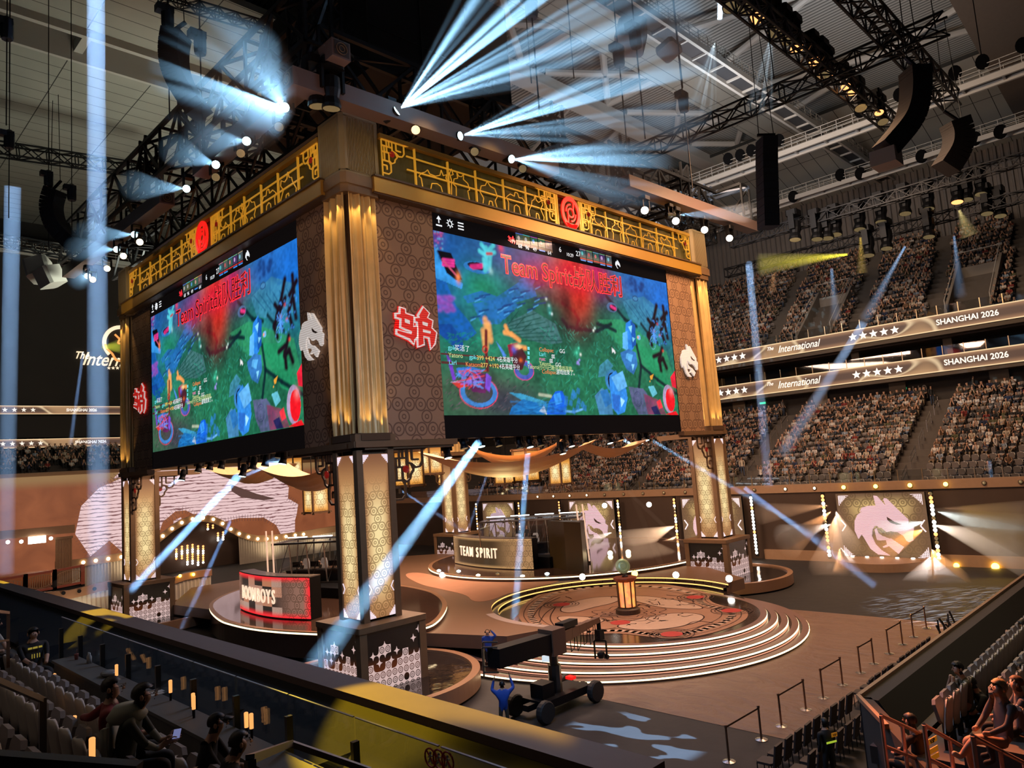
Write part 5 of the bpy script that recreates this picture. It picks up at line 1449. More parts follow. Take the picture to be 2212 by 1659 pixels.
mb = MB(); mb.box(5.1, 22.35, -14.9, 4, ZF, ZF+.012)
one_obj('floor_cloth', mb, wrinkle_mat(), 'brown wrinkled cloth covering the floor round the circular stage', 'floor covering')
GLOSS = mat('glossy_dark_stage_top', (.035, .022, .018), .08, 0, spec=.8)
RISER = mat('dark_glossy_riser', (.03, .016, .014), .15, 0, spec=.8)
TREAD = mat('mauve_step_edge', (.24, .13, .10), .4)
RAISED = mat('brown_stage_deck', (.20, .11, .065), .45, noise=.1, nscale=.6)
# circular stage: five steps down, circles drifting from top centre to bottom centre
t = thing('circular_stage', 'round stage with five glowing led-edged steps and patterned carpet', 'stage', (14.3, -2.5, ZF))
NS = 5
def ring_strip(mb, c, r0, r1, z, a0, a1, n=90):
 """flat annular strip"""
 vs = []
 for i in range(n+1):
  a = a0+(a1-a0)*i/n
  for r in (r0, r1): vs.append((c[0]+r*math.cos(a), c[1]+r*math.sin(a), z))
 mb.add(vs, [(2*i, 2*i+1, 2*i+3, 2*i+2) for i in range(n)])
def ring_band(mb, c, r, z0, z1, a0, a1, n=90, t_=.03):
 vs = []
 for i in range(n+1):
  a = a0+(a1-a0)*i/n
  for rr, z in ((r, z0), (r, z1), (r-t_, z1)): vs.append((c[0]+rr*math.cos(a), c[1]+rr*math.sin(a), z))
 mb.add(vs, [(3*i, 3*i+3, 3*i+4, 3*i+1) for i in range(n)]+[(3*i+1, 3*i+4, 3*i+5, 3*i+2) for i in range(n)])
st = MB(); tr_ = MB(); led = MB(); pink = MB(); base = (14.3, -2.5, ZF)
A0, A1 = R(-178), R(4)
for s_ in range(NS):
 f = s_/(NS-1); c = (14.25, -2.5+1.75*f); r = 6.25+3.4*f; z1 = -13.0-.92*s_/NS; z0 = z1-.92/NS
 st.cur = 0; st.prism([(x, y) for x, y in circle(c, r, 96)], ZF, z1-.004*s_)
 ring_strip(tr_, c, r-.28, r+.02, z1+.006, 0, 2*PI, 96)
 ring_band(led, c, r+.035, z1-.075, z1-.015, A0, A1)
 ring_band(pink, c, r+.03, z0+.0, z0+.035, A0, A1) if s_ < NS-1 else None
for mb, nm, m_ in ((st, 'stage_body', RISER), (tr_, 'step_edge', TREAD), (led, 'led_strip', M['ledwarm']), (pink, 'led_reflection_strip', M['ledpink_reflection'])):
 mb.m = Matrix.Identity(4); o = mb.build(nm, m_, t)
settle(t, base)
mb = MB(); mb.prism(circle((15.6, -.3), 6.7, 96), -13.1, -13.0+.004); one_obj('stage_inlay', mb, GLOSS, 'dark glossy stage top round the patterned carpet', 'stage top', loc=(15.6, -.3, -13.1))
# carpet with outlined pattern
def px_poly(pts, z): return [onz(px, py, z) for px, py in pts]
CARP = mat('tan_stage_carpet', (.42, .22, .13), .8, noise=.12, nscale=1.2)
t = thing('stage_carpet', 'round tan carpet with brown outlines and five red roundels', 'carpet', (14.0, -1.6, -12.99))
zc = -12.985
outer = [(1118,1325),(1135,1300),(1180,1275),(1260,1262),(1350,1258),(1450,1262),(1540,1282),(1528,1292),(1545,1305),(1600,1316),(1618,1322),(1612,1340),(1560,1362),(1500,1376),(1452,1380),(1400,1375),(1330,1366),(1250,1372),(1190,1370),(1145,1358),(1125,1342)]
pp = [(p.x, p.y) for p in px_poly(outer, zc)]
mb = MB(); mb.prism(rounded(pp, 2), -12.995, zc); mb.build('carpet_ground', CARP, t)
def strip(mb, pts, w, z):
 pts = [Vector((p[0], p[1], z)) for p in pts]
 for a, b_ in zip(pts, pts[1:]):
  d = (b_-a)
  if d.length < 1e-4: continue
  d.normalize(); s_ = V(-d.y, d.x, 0)*w/2; mb.quad(a-s_-d*w*.3, b_-s_+d*w*.3, b_+s_+d*w*.3, a+s_-d*w*.3)
def smooth(pts, closed=False, k=3):
 for _ in range(k):
  q = [] if closed else [pts[0]]
  L_ = list(zip(pts, pts[1:]+(pts[:1] if closed else [])))
  if not closed: L_ = list(zip(pts, pts[1:]))
  for a, b_ in L_: q += [(a[0]*.75+b_[0]*.25, a[1]*.75+b_[1]*.25), (a[0]*.25+b_[0]*.75, a[1]*.25+b_[1]*.75)]
  if not closed: q.append(pts[-1])
  pts = q
 return pts
def curve_px(mb, pts, w, z, closed=False):
 q = [(p.x, p.y) for p in px_poly(smooth([tuple(map(float, p)) for p in pts], closed), z)]
 if closed: q.append(q[0])
 strip(mb, q, w, z)
C0 = V(14.0, -1.9, 0)
LN = mat('carpet_dark_outline', (.07, .03, .02), .8); CREAM = mat('carpet_cream_field', (.62, .42, .30), .8, noise=.1); CRED = mat('carpet_red_roundel', (.52, .05, .04), .8)
cr = MB(); ln = MB()
def lens_shape(pts, z):   # filled cream field with outline
 q = [(p.x, p.y) for p in px_poly(smooth([tuple(map(float, p)) for p in pts], True), z)]
 cr.add([(x, y, z) for x, y in q], [tuple(range(len(q)))]); strip(ln, q+[q[0]], .07, z+.003)
lens_shape([(1208,1322),(1215,1308),(1250,1296),(1300,1288),(1345,1290),(1330,1302),(1280,1312),(1240,1324)], zc+.006)
lens_shape([(1330,1290),(1380,1286),(1440,1292),(1500,1304),(1526,1315),(1480,1316),(1420,1312),(1380,1300)], zc+.006)
lens_shape([(1198,1331),(1250,1331),(1310,1336),(1300,1345),(1250,1352),(1215,1345)], zc+.006)
lens_shape([(1330,1350),(1400,1332),(1470,1322),(1525,1328),(1515,1342),(1460,1356),(1400,1362),(1340,1358)], zc+.006)
for rr, w in ((.95, .05), (.88, .12), (.80, .05)):
 q = [(C0.x+(x-C0.x)*rr, C0.y+(y-C0.y)*rr) for x, y in rounded(pp, 2)]
 strip(ln if w < .1 else cr, q+[q[0]], w if w < .1 else .35, zc+.004)
rr_ = random.Random(2)
for k_ in range(34):   # scrolling cloud lines inside the fields
 px = rr_.uniform(1225, 1500); py = 1300+rr_.uniform(-8, 8) if px > 1340 or rr_.random() < .5 else 1338+rr_.uniform(-5, 5)
 if rr_.random() < .4: px = rr_.uniform(1340, 1500); py = 1345-(px-1340)*.1+rr_.uniform(-5, 6)
 pts = [(px, py)]
 for _ in range(4): px += rr_.uniform(-9, 13); py += rr_.uniform(-3.2, 3.2); pts.append((px, py))
 curve_px(ln, pts, .05, zc+.011)
for q in ([(1150,1335),(1165,1310),(1210,1290)], [(1165,1345),(1180,1320),(1225,1298)], [(1200,1355),(1185,1335),(1200,1312)], [(1230,1365),(1290,1362),(1330,1356)],
   [(1540,1345),(1500,1340),(1480,1352),(1440,1358)], [(1590,1330),(1560,1345),(1520,1350),(1495,1362)], [(1440,1285),(1480,1290),(1500,1300)], [(1545,1315),(1560,1325),(1590,1322)]): curve_px(ln, q, .07, zc+.008)
for c, r0 in (((1213,1306), 0),((1502,1290), 0),((1580,1319), 0),((1451,1370), 0),((1340,1345), 0)):
 q = onz(c[0], c[1], zc); big = c[0] != 1340
 for r_ in ((.62, .80, .98) if big else ()): strip(ln, circle((q.x, q.y), r_, 28)+[(q.x+r_, q.y)], .05, zc+.009)
for r_ in (.9, 1.3, 1.8): 
 q = onz(1357, 1325, zc); n_ = 60
 strip(ln, [(q.x+r_*(1+.14*math.sin(8*a))*math.cos(a), q.y+r_*(1+.14*math.sin(8*a))*math.sin(a)) for a in [2*PI*i/n_ for i in range(n_+1)]], .05, zc+.008)
cr.build('cream_field', CREAM, t); ln.build('pattern_outline', LN, t)
for c in ((1213,1306),(1502,1290),(1580,1319),(1451,1370),(1340,1345)):
 q = onz(c[0], c[1], zc); mb = MB(); mb.prism(circle((q.x, q.y), .48, 28), zc+.003, zc+.013); mb.build('red_roundel', CRED, t)
settle(t, (14.0, -1.6, -12.99))
# trophy plinth and trophy
q = onz(1357, 1325, -13.0)
t = thing('trophy_plinth', 'orange glowing octagonal lantern plinth at the centre of the round stage', 'plinth', (q.x, q.y, -12.98))
mb = MB(); mb.lathe([(.62, 0), (.62, .22), (.52, .28)], 24); mb.build('base', M['bronze_dark'], t)
mb = MB()
for i in range(8):
 a = i*PI/4+PI/8; mb.bar((.44*math.cos(a), .44*math.sin(a), .25), (.47*math.cos(a), .47*math.sin(a), 1.62), .05, .05)
mb.lathe([(.50, .24), (.50, .34)], 8); mb.build('frame', M['bronze_dark'], t)
def orange_mat():
 m = bpy.data.materials.new('orange_lantern_paper'); m.use_nodes = True; k = NT(m); b = k.n['Principled BSDF']
 tc = k.n.new('ShaderNodeTexCoord'); w = k.n.new('ShaderNodeTexNoise'); w.inputs['Scale'].default_value = 3; k.set(w.inputs['Vector'], tc.outputs['Object'])
 c = k.mix(k.sstep(w.outputs[0], .35, .65), (1.0, .17, .01, 1), (1.0, .42, .03, 1)); l = k.sstep(k.m('ABSOLUTE', k.m('SUBTRACT', w.outputs[0], .5)), .012, .004)
 k.set(b.inputs['Emission Color'], k.mix(l, c, (.25, .05, .01, 1))); b.inputs['Emission Strength'].default_value = 1.1; m.cycles.emission_sampling = 'NONE'; return m
mb = MB(); mb.lathe([(.42, .3), (.44, 1.6)], 8); mb.build('lantern_screen', orange_mat(), t)
mb = MB(); mb.lathe([(.46, 1.58), (.62, 1.74), (.60, 1.80), (.40, 1.80)], 8); mb.build('top_rim', mat('red_brown_rim', (.35, .09, .04), .4, .3), t)
t = thing('trophy', 'greenish bronze round shield trophy on a stem above the orange plinth', 'trophy', (q.x, q.y, -11.18))
mb = MB(); mb.lathe([(.16, 0), (.16, .06), (.05, .12), (.06, .3)], 14); mb.build('stem', M['steel_dark'], t)
mb = MB(); mb.m = Matrix.Translation((-.05, .05, .55)) @ Matrix.Rotation(R(-45), 4, 'Z') @ Matrix.Rotation(R(72), 4, 'X')
mb.lathe([(0, .10), (.12, .10), (.14, .06), (.24, .05), (.27, .09), (.36, .06), (.38, -.02), (0, -.06)], 22)
mb.build('shield', mat('aged_green_gold', (.45, .47, .28), .3, .8, emit=(.3, .33, .15), es=.25), t)
spot('trophy_light', (q.x-2, q.y-3, -3), (q.x, q.y, -11), 14, 160, (.9, 1, .9))
# raised deck behind the round stage: outline traced, cut back by the sunken circle
deck = [(5.3, 3.8), (6.9, -2.3), (8.6, 0.5)]
cc = (15.6, -.3); rr = 6.8
arc = [(cc[0]+rr*math.cos(a), cc[1]+rr*math.sin(a)) for a in [R(196)-R(196+28)*i/40 for i in range(41)]]
outl = [(4.2, 5.2), (6.4, -1.2)]+arc+[(23.5, -3.6), (29, 4), (32, 22), (22, 33), (6, 33), (2.0, 26)]
mb = MB(); mb.prism(outl, -13.2, -12.6)
one_obj('stage_deck', mb, RAISED, 'raised brown stage deck linking both team platforms', 'stage deck', loc=(15, 14, -13.9))
mb = MB(); r2 = MB()
a0, a1 = R(196), R(-30)
for z, r_, d in ((-12.62, 6.80, .0), (-12.82, 6.45, .0)):
 ring_band(mb, cc, r_-.02, z-.07, z-.005, a0, a1, 90, -.0)
t = thing('sunken_rim', 'two curved gold led steps behind the round stage', 'led step')
mb.build('gold_led_strip', M['ledgold'], t)
r2 = MB(); ring_strip(r2, cc, 6.45, 6.82, -12.80, a0, a1); ring_band(r2, cc, 6.45, -13.0, -12.8, a0, a1, 90, 0); ring_band(r2, cc, 6.8, -12.8, -12.6, a0, a1, 90, 0)
r2.build('step_riser', RISER, t)
r2 = MB(); ring_strip(r2, cc, 6.80, 7.25, -12.592, a0, R(150)); r2.build('pale_rim', mat('pale_grey_rim', (.42, .33, .30), .5), t)
settle(t, (15.6, -.3, -13))
# walkway carpet on the deck, orange light put into its colour (traced outline)
way = [(868,1240),(905,1262),(950,1272),(1010,1285),(1020,1300),(1060,1298),(1100,1280),(1190,1262),(1215,1252),(1205,1244),(1120,1243),(1050,1250),(960,1250),(905,1235)]
q = [(p.x, p.y) for p in px_poly(way, -12.59)]
mb = MB(); mb.prism(rounded(q, 2), -12.6, -12.588); o = one_obj('walkway_carpet', mb, mat('orange_lit_carpet', (.50, .24, .14), .7, noise=.12, nscale=1), 'orange-lit walkway carpet on the raised deck', 'carpet')
# ---------------------------------------------------------------- pool rings round the pillars
WATER = mat('dark_marbled_pool', (.028, .022, .020), .06, 0, spec=1.0, noise=.6, nscale=1.2, bump=.12)
RIM = mat('copper_pool_rim', (.42, .23, .13), .35, .3)
for i, (p, lb) in enumerate((((.6, 1.0), 'round dark pool platform with copper rim under the front pillar'), ((28.0, .7), 'round pool platform under the right-hand pillar'),
        ((.8, 28.6), 'round pool platform under the left-hand pillar'), ((28.1, 27.4), 'round pool platform under the rear pillar'))):
 r_ = (4.55, 4.7, 5.4, 4.5)[i]
 t = thing('pool_platform', lb, 'platform', (p[0], p[1], ZF), group='pool platforms under the pillars')
 mb = MB(); mb.lathe([(r_-.3, .10), (r_, .10), (r_, .72), (r_-.32, .72), (r_-.34, .62)], 80); mb.build('rim', RIM, t)
 mb = MB(); mb.prism(circle((0, 0), r_-.33, 80), .05, .63); mb.build('water', WATER, t)
# ---------------------------------------------------------------- the two team platforms
def platform(label, outline, z, loc, z0):
 t = thing('team_platform', label, 'platform', group='team booth platforms')
 mb = MB(); mb.prism(outline, z0, z-.02); mb.build('platform_body', RISER, t)
 mb = MB(); mb.prism(outline, z-.02, z)
 mb.build('glossy_top', mat('glossy_brown_platform_top', (.09, .05, .035), .07, 0, spec=.9), t)
 n = len(outline); led = MB(); rim = MB(); c = Vector((sum(p[0] for p in outline)/n, sum(p[1] for p in outline)/n, 0))
 for a, b_ in zip(outline, outline[1:]+outline[:1]):
  a = V(*a, 0); b_ = V(*b_, 0); oa = (a-c).normalized(); ob = (b_-c).normalized()
  led.add([tuple(a+oa*.03+V(0, 0, z-.13)), tuple(b_+ob*.03+V(0, 0, z-.13)), tuple(b_+ob*.03+V(0, 0, z-.05)), tuple(a+oa*.03+V(0, 0, z-.05))], [(0, 1, 2, 3)])
  rim.add([tuple(a-oa*.25+V(0, 0, z+.005)), tuple(a+oa*.04+V(0, 0, z+.005)), tuple(b_+ob*.04+V(0, 0, z+.005)), tuple(b_-ob*.25+V(0, 0, z+.005))], [(0, 1, 2, 3)])
 led.build('led_edge', M['ledwarm'], t); rim.build('copper_edge', RIM, t)
 settle(t, loc); return t
zb = -12.3
bb = [(455,1320),(452,1306),(462,1296),(480,1286),(515,1273),(560,1262),(640,1255),(700,1250),(860,1262),(930,1275),(955,1288),(965,1302),(963,1316),(950,1336),(925,1353),(860,1362),(760,1368),(680,1366),(600,1362),(540,1355),(500,1346),(475,1338)]
q = [(p.x, p.y) for p in px_poly(bb, zb)][::-1]
q = rounded(q, 2)
platform('oval platform with led edge carrying the left team booth', q, zb, (8.2, 14.4, ZF), ZF+.4)
platform('round platform with led edge carrying the right team booth', circle((27.4, 13.3), 10.9, 96), zb, (27.4, 13.3, ZF), ZF+.4)
# team desks: curved fronts with lit team names
def desk(label, pl, z, h, name, mode, tx):
 """pl: px points along the foot of the curved front, left to right"""
 base_ = [onz(px, py, z) for px, py in smooth([tuple(map(float, p)) for p in pl], False, 2)]
 t = thing('team_desk', label, 'desk')
 n = len(base_); L = [0]
 for a, b_ in zip(base_, base_[1:]): L.append(L[-1]+(b_-a).length)
 me_ = bpy.data.meshes.new('lit_front'); vs = []; fs = []; uv = []
 for p in base_: vs += [(p.x, p.y, z+.06), (p.x, p.y, z+h)]
 for i in range(n-1): fs.append((2*i, 2*i+2, 2*i+3, 2*i+1))
 me_.from_pydata(vs, [], fs)
 for un in ('UVMap', 'Unit'):
  u = me_.uv_layers.new(name=un); k_ = 0
  for i in range(n-1):
   for j, zz in ((i, .06), (i+1, .06), (i+1, h), (i, h)):
    u.data[k_].uv = (L[j], zz) if un == 'UVMap' else (L[j]/L[-1], (zz-.06)/(h-.06)); k_ += 1
 m = bpy.data.materials.new('desk_front_picture_'+mode); m.use_nodes = True; k = NT(m); b = k.n['Principled BSDF']; b.inputs['Base Color'].default_value = (.02, .015, .01, 1); b.inputs['Roughness'].default_value = .3
 at = k.n.new('ShaderNodeUVMap'); at.uv_map = 'Unit'; u = k.sep(at.outputs[0])
 v = k.vec('SCALE', k.uv()); v.node.inputs['Scale'].default_value = 1/.42
 cm, _d = coin_mask(k, v)
 side = k.sstep(u[0], .60, .92); side = k.m('MAXIMUM', side, k.sstep(u[0], .14, 0.0))
 if mode == 'gold':
  c = k.mix(side, (.045, .026, .012, 1), (.42, .23, .10, 1))
  e = k.sstep(k.m('ABSOLUTE', k.m('SUBTRACT', u[1], .5)), .38, .5); c = k.mix(k.m('MULTIPLY', e, .8), c, (.60, .33, .13, 1))
 else:
  sq = k.m('FLOOR', k.m('MULTIPLY', u[0], 8.0)); wn = k.n.new('ShaderNodeTexWhiteNoise'); wn.noise_dimensions = '2D'
  k.set(wn.inputs['Vector'], k.comb(sq, k.m('FLOOR', k.m('MULTIPLY', u[1], 4.0))))
  blk = k.m('MULTIPLY', k.m('GREATER_THAN', wn.outputs[0], .62), k.m('LESS_THAN', u[0], .74))
  c = k.mix(side, (.030, .022, .018, 1), (.28, .14, .10, 1)); c = k.mix(k.m('MULTIPLY', blk, .85), c, k.mix(wn.outputs[1], (.55, .17, .06, 1), (.50, .36, .30, 1)))
  e = k.m('MAXIMUM', k.sstep(k.m('ABSOLUTE', k.m('SUBTRACT', u[1], .5)), .34, .5), k.sstep(u[0], .93, 1.0)); c = k.mix(e, c, (.95, .03, .04, 1))
 c = k.mix(k.m('MULTIPLY', k.m('MULTIPLY', cm, side), .7), c, (.05, .025, .012, 1))
 k.set(b.inputs['Emission Color'], c); b.inputs['Emission Strength'].default_value = 1.0; m.cycles.emission_sampling = 'NONE'
 me_.materials.append(m); o = bpy.data.objects.new('lit_front', me_); COL.objects.link(o); o.parent = t
 # body, top and lettering
 inn = []
 for i, p in enumerate(base_):
  d = (base_[min(i+1, n-1)]-base_[max(i-1, 0)]).normalized(); inn.append(p+V(-d.y, d.x, 0)*.85)
 ring = [(p.x, p.y) for p in base_]+[(p.x, p.y) for p in inn[::-1]]
 nrm = lambda i: V((base_[min(i+1, n-1)]-base_[max(i-1, 0)]).normalized().y, -(base_[min(i+1, n-1)]-base_[max(i-1, 0)]).normalized().x, 0)
 ring2 = [((p+V(0, 0, 0)-nrm(i)*.03).x, (p-nrm(i)*.03).y) for i, p in enumerate(base_)]+[(p.x, p.y) for p in inn[::-1]]
 mb = MB(); mb.prism(ring2, z, z+h-.03); mb.build('desk_body', M['black'], t)
 mb = MB(); mb.prism(ring, z+h, z+h+.06); mb.build('desk_top', mat('grey_desk_top', (.16, .13, .12), .25), t)
 # each letter placed along the curve
 s0, s1, size = tx; N_ = len(name); wch = {'I': .45, ' ': .5, 'M': 1.25, 'O': 1.15, 'T': .9, 'S': .85}
 tot = sum(wch.get(c_, 1) for c_ in name); cur = s0*L[-1]; sc_ = (s1-s0)*L[-1]/tot
 for ch in name:
  w_ = wch.get(ch, 1)*sc_
  if ch != ' ':
   s_ = cur+w_/2; i = max(j for j in range(n-1) if L[j] <= s_); f = (s_-L[i])/(L[i+1]-L[i]); p = base_[i].lerp(base_[i+1], f); d = (base_[i+1]-base_[i]).normalized(); nn = V(d.y, -d.x, 0)
   text_mesh('name_letter', ch, size, mat('cream_lit_letter', (1, .8, .6), .4, emit=(1.0, .70, .50), es=1.0), o, p+nn*.04+V(0, 0, h*.5), d, (0, 0, 1), .03, offset=.008, squeeze=.66)
  cur += w_
 settle(t, base_[n//2]); return t
desk('curved desk lit red with the team name BOOMBOYS', [(519,1316),(530,1322),(560,1331),(600,1337),(640,1339),(672,1340)], zb, 2.15, 'BOOMBOYS', 'red', (.10, .68, 1.05))
desk('curved bronze desk lit with the team name TEAM SPIRIT', [(983,1217),(1005,1222),(1040,1227),(1085,1230),(1120,1231),(1153,1231)], zb, 2.1, 'TEAM SPIRIT', 'gold', (.14, .68, 1.0))
# ---------------------------------------------------------------- booths, furniture and scenery behind
def gaming_chair():
 t = thing('gaming_chair', 'x', 'chair')
 mb = MB()
 for i in range(5):
  a = i*2*PI/5; mb.tube((0, 0, .12), (.32*math.cos(a), .32*math.sin(a), .06), .03, 5)
 mb.tube((0, 0, .1), (0, 0, .45), .035, 6); mb.build('base', M['black'], t)
 mb = MB(); mb.bev(-.26, .26, -.26, .26, .44, .54, .08); mb.build('seat', mat('white_black_vinyl', (.45, .45, .47), .4), t)
 mb = MB(); mb.m = Matrix.Translation((-.24, 0, .5)) @ Matrix.Rotation(R(-8), 4, 'Y'); mb.slab([(0, -.22, 0), (0, -.27, .3), (0, -.24, .6), (0, -.15, .86), (0, .15, .86), (0, .24, .6), (0, .27, .3), (0, .22, 0)], (-1, 0, 0), .1)
 mb.build('backrest', MATS['white_black_vinyl'], t)
 return t
GC = None
def booth(label, c, face, L, D, z, h, who):
 """glass cabin: c centre, face unit vector towards the desk"""
 global GC
 f = Vector(face); s = V(-f.y, f.x, 0); c = Vector(c)
 t = thing('player_booth', label, 'booth', group='glass player booths')
 fr = MB(); gl_ = MB(); n = 6
 for k_ in (-1, 1):
  for i in range(n+1):
   p = c+s*(L*(i/n-.5))+f*(k_*D/2); lean = f*(k_*.35)
   fr.bar(p+V(0, 0, z), p+lean+V(0, 0, z+h), .07, .07)
   if i < n: fr.tube(p+V(0, 0, z), p+s*(L/n)+lean+V(0, 0, z+h), .02, 4)
  a = c-s*L/2+f*(k_*D/2); b_ = c+s*L/2+f*(k_*D/2); l2 = f*(k_*.35)+V(0, 0, h)
  gl_.quad(a+V(0, 0, z), b_+V(0, 0, z), b_+V(0, 0, z)+l2, a+V(0, 0, z)+l2)
  for zz, ll in ((z+.02, 0), (z+h, 1)): fr.bar(a+f*(k_*.35*ll)+V(0, 0, zz), b_+f*(k_*.35*ll)+V(0, 0, zz), .12, .12)
 for k_ in (-1, 1):
  a = c+s*(k_*L/2)+f*(D/2); b_ = c+s*(k_*L/2)-f*(D/2)
  for ll, zz in ((.0, z+.05), (.35, z+h)): fr.bar(a+f*ll+V(0, 0, zz), b_-f*ll+V(0, 0, zz), .10, .10)
  gl_.quad(a+V(0, 0, z), b_+V(0, 0, z), b_-f*.35+V(0, 0, z+h), a+f*.35+V(0, 0, z+h))
 fr.build('steel_frame', M['steel'], t)
 gl_.build('glass', M['glass'], t)
 for k_ in ((1,) if 'right' in who else (-1, 1)):
  for q in (.50, .56):
   mb = MB(); p = c+s*(k_*L*q)+f*(D/2+.15); mb.bar(p+V(0, 0, z-.6), p+V(0, 0, z+h+.9)+f*.35-s*k_*.15, .08, .08); mb.build('light_bar', mat('pink_gold_light_bar', (1, .8, .7), .3, .5, emit=(1, .62, .42), es=.7), t)
 for i in range(4):
  mb = MB(); p = c+s*(L*((i+.5)/4-.5))+V(0, 0, z+h+.25); mb.bar(p-s*.7, p+s*.7, .12, .06); mb.build('ceiling_lamp', mat('white_tube_lamp', (1, 1, 1), .4, emit=(.85, .95, 1), es=3.5), t)
 # long desk with monitors inside
 mb = MB(); a = c-s*(L*.45)+f*(D*.12); b_ = c+s*(L*.45)+f*(D*.12); mb.bar(a+V(0, 0, z+.74), b_+V(0, 0, z+.74), .75, .05); mb.bar(a+f*.3+V(0, 0, z+.35), b_+f*.3+V(0, 0, z+.35), .04, .7); mb.build('player_table', M['black'], t)
 settle(t, c+V(0, 0, z))
 rz = math.atan2(f.y, f.x)
 for i in range(5):
  p = c+s*(L*((i+.5)/5-.5)*.9)+V(0, 0, z)
  g_ = MB(); g_.bar((0, -.28, 1.12), (0, .28, 1.12), .03, .34); g_.tube((0, 0, .77), (0, 0, 1.0), .03, 5); g_.box(-.1, .1, -.12, .12, .765, .79)
  o = g_.build('monitor', M['black']); o.location = p+f*(D*.12+.15); o.rotation_euler = (0, 0, rz); tag(o, f'black monitor on the player table, {who} booth, {ORD[i]} from the left', 'monitor', f'monitors in the {who} booth')
  lb = f'white and black gaming chair in the {who} booth, {ORD[i]} from the left'
  if GC is None: GC = gaming_chair(); o = tag(GC, lb, 'chair', f'gaming chairs in the {who} booth')
  else: o = dup(GC, label=lb, group=f'gaming chairs in the {who} booth')
  o.location = p-f*.45; o.rotation_euler = (0, 0, rz)
  person(CM[1], p-f*.42, rz, [4, 4, 2, 0, 4][i], f'player in {["grey", "grey", "black", "white", "grey"][i]} shirt seated in the {who} booth, {ORD[i]} from left', f'players in the {who} booth', rnd)
 return t
q1 = onz(1085, 1190, -11.6); q2 = onz(1190, 1185, -11.6); sdir = V(.62, -.78, 0).normalized()
booth('glass booth of the right team above the TEAM SPIRIT desk', (22.9, 12.6, 0), (-.83, -.55, 0), 7.4, 2.6, -11.55, 2.5, 'right team')
booth('glass booth of the left team behind the BOOMBOYS desk', (9.6, 18.0, 0), (-.85, -.52, 0), 7.4, 2.6, -11.7, 2.6, 'left team')
mb = MB(); mb.box(21.2, 25.6, 9.6, 15.4, -12.3, -11.56); one_obj('booth_base', mb, M['black'], 'black base box under the right team booth', 'base', loc=(23.4, 12.5, -12.3))
mb = MB(); mb.prism([(7.6, 13.6), (12.6, 16.8), (12.0, 22), (9.0, 21.8), (6.6, 19.2)], -12.3, -11.71); one_obj('booth_base', mb, M['black'], 'black base under the left team booth', 'base', loc=(9.6, 18, -12.3))
# curved dark screens beside the right booth
A = [onz(px, py, -12.3) for px, py in ((1190,1225),(1225,1232),(1262,1236),(1270,1228))]
t = thing('masking_flat', 'dark curved masking wall right of the TEAM SPIRIT booth', 'partition')
mb = MB(); mb.prism([(a.x, a.y) for a in A], -12.3, -9.1); mb.build('wall_face', mat('dark_gold_masking', (.085, .055, .02), .3), t); settle(t, A[0])
# right booth staff member and camera operator on the left of the desk
q = onz(1018, 1176, -12.0)
person(CSt, (q.x, q.y, zb), PI*.8, 2, 'camera operator in black standing left of the TEAM SPIRIT desk', None, rnd)
q = onz(1075, 1165, -11.5)
person(CSt, (25.3, 15.6, -11.56), PI, 2, 'person in black standing behind the players of the right booth', None, rnd)
# ---------------------------------------------------------------- dragon crest screens on the far right wall
CRESTBG = led_coin_mat('crest_screen_coins', .62, (.13, .065, .035), (.24, .13, .055), (.85, .58, .22), (.07, .035, .01), .85, 'top', linemix=.7)
def crest_screen(label, y0, y1, z0, z1, X=38.9, dim=False):
 t = thing('crest_screen', label, 'screen', (X, (y0+y1)/2, z0), group='dragon crest screens along the wall')
 a = V(0, (y0-y1)/2*-1, 0); b_ = V(0, (y1-y0)/2*-1, 0); h = z1-z0
 a = V(0, abs(y1-y0)/2, 0); b_ = -a; W = abs(y1-y0)
 panel('lit_ground', CRESTBG, (a, b_, b_+V(0, 0, h), a+V(0, 0, h)), t, .25)
 dragon(t, (-.03, -.1, h*.50), (0, -1, 0), (-1, 0, 0), W*.66, EMB_LIL, DARKMARK, .12)
 mb = MB()
 for sy in (-1, 1):
  for zz, sz in ((h-.15, -1), (.15, 1)):
   p = V(-.03, sy*(W/2-.2), zz)
   for q in range(5):
    u0 = q*.11; Lh = .7-u0*1.2
    mb.bar(p+V(0, -sy*u0, 0), p+V(0, -sy*u0, sz*Lh), .04, .03); mb.bar(p+V(0, 0, sz*u0), p+V(0, -sy*Lh, sz*u0), .04, .03)
  mb.path([(-.03, sy*(W/2-.2), h/2+.4), (-.03, sy*(W/2-.5), h/2), (-.03, sy*(W/2-.2), h/2-.4)], .05, 4)
 mb.build('corner_ornament', WHITE_ORN, t)
 return t
CS = [('dragon crest screen on the wall at far right, between two lamp strips', -3.3, -9.3), ('dragon crest screen behind the camera crane, left of the right-hand pillar', 22.9, 17.3),
  ('crest screen mostly hidden by the right-hand pillar', 10.0, 4.3), ('crest screen above the right team booth', 35.6, 30.6)]
for lb, ya, yb in CS: crest_screen(lb, ya, yb, -13.5, -8.9)
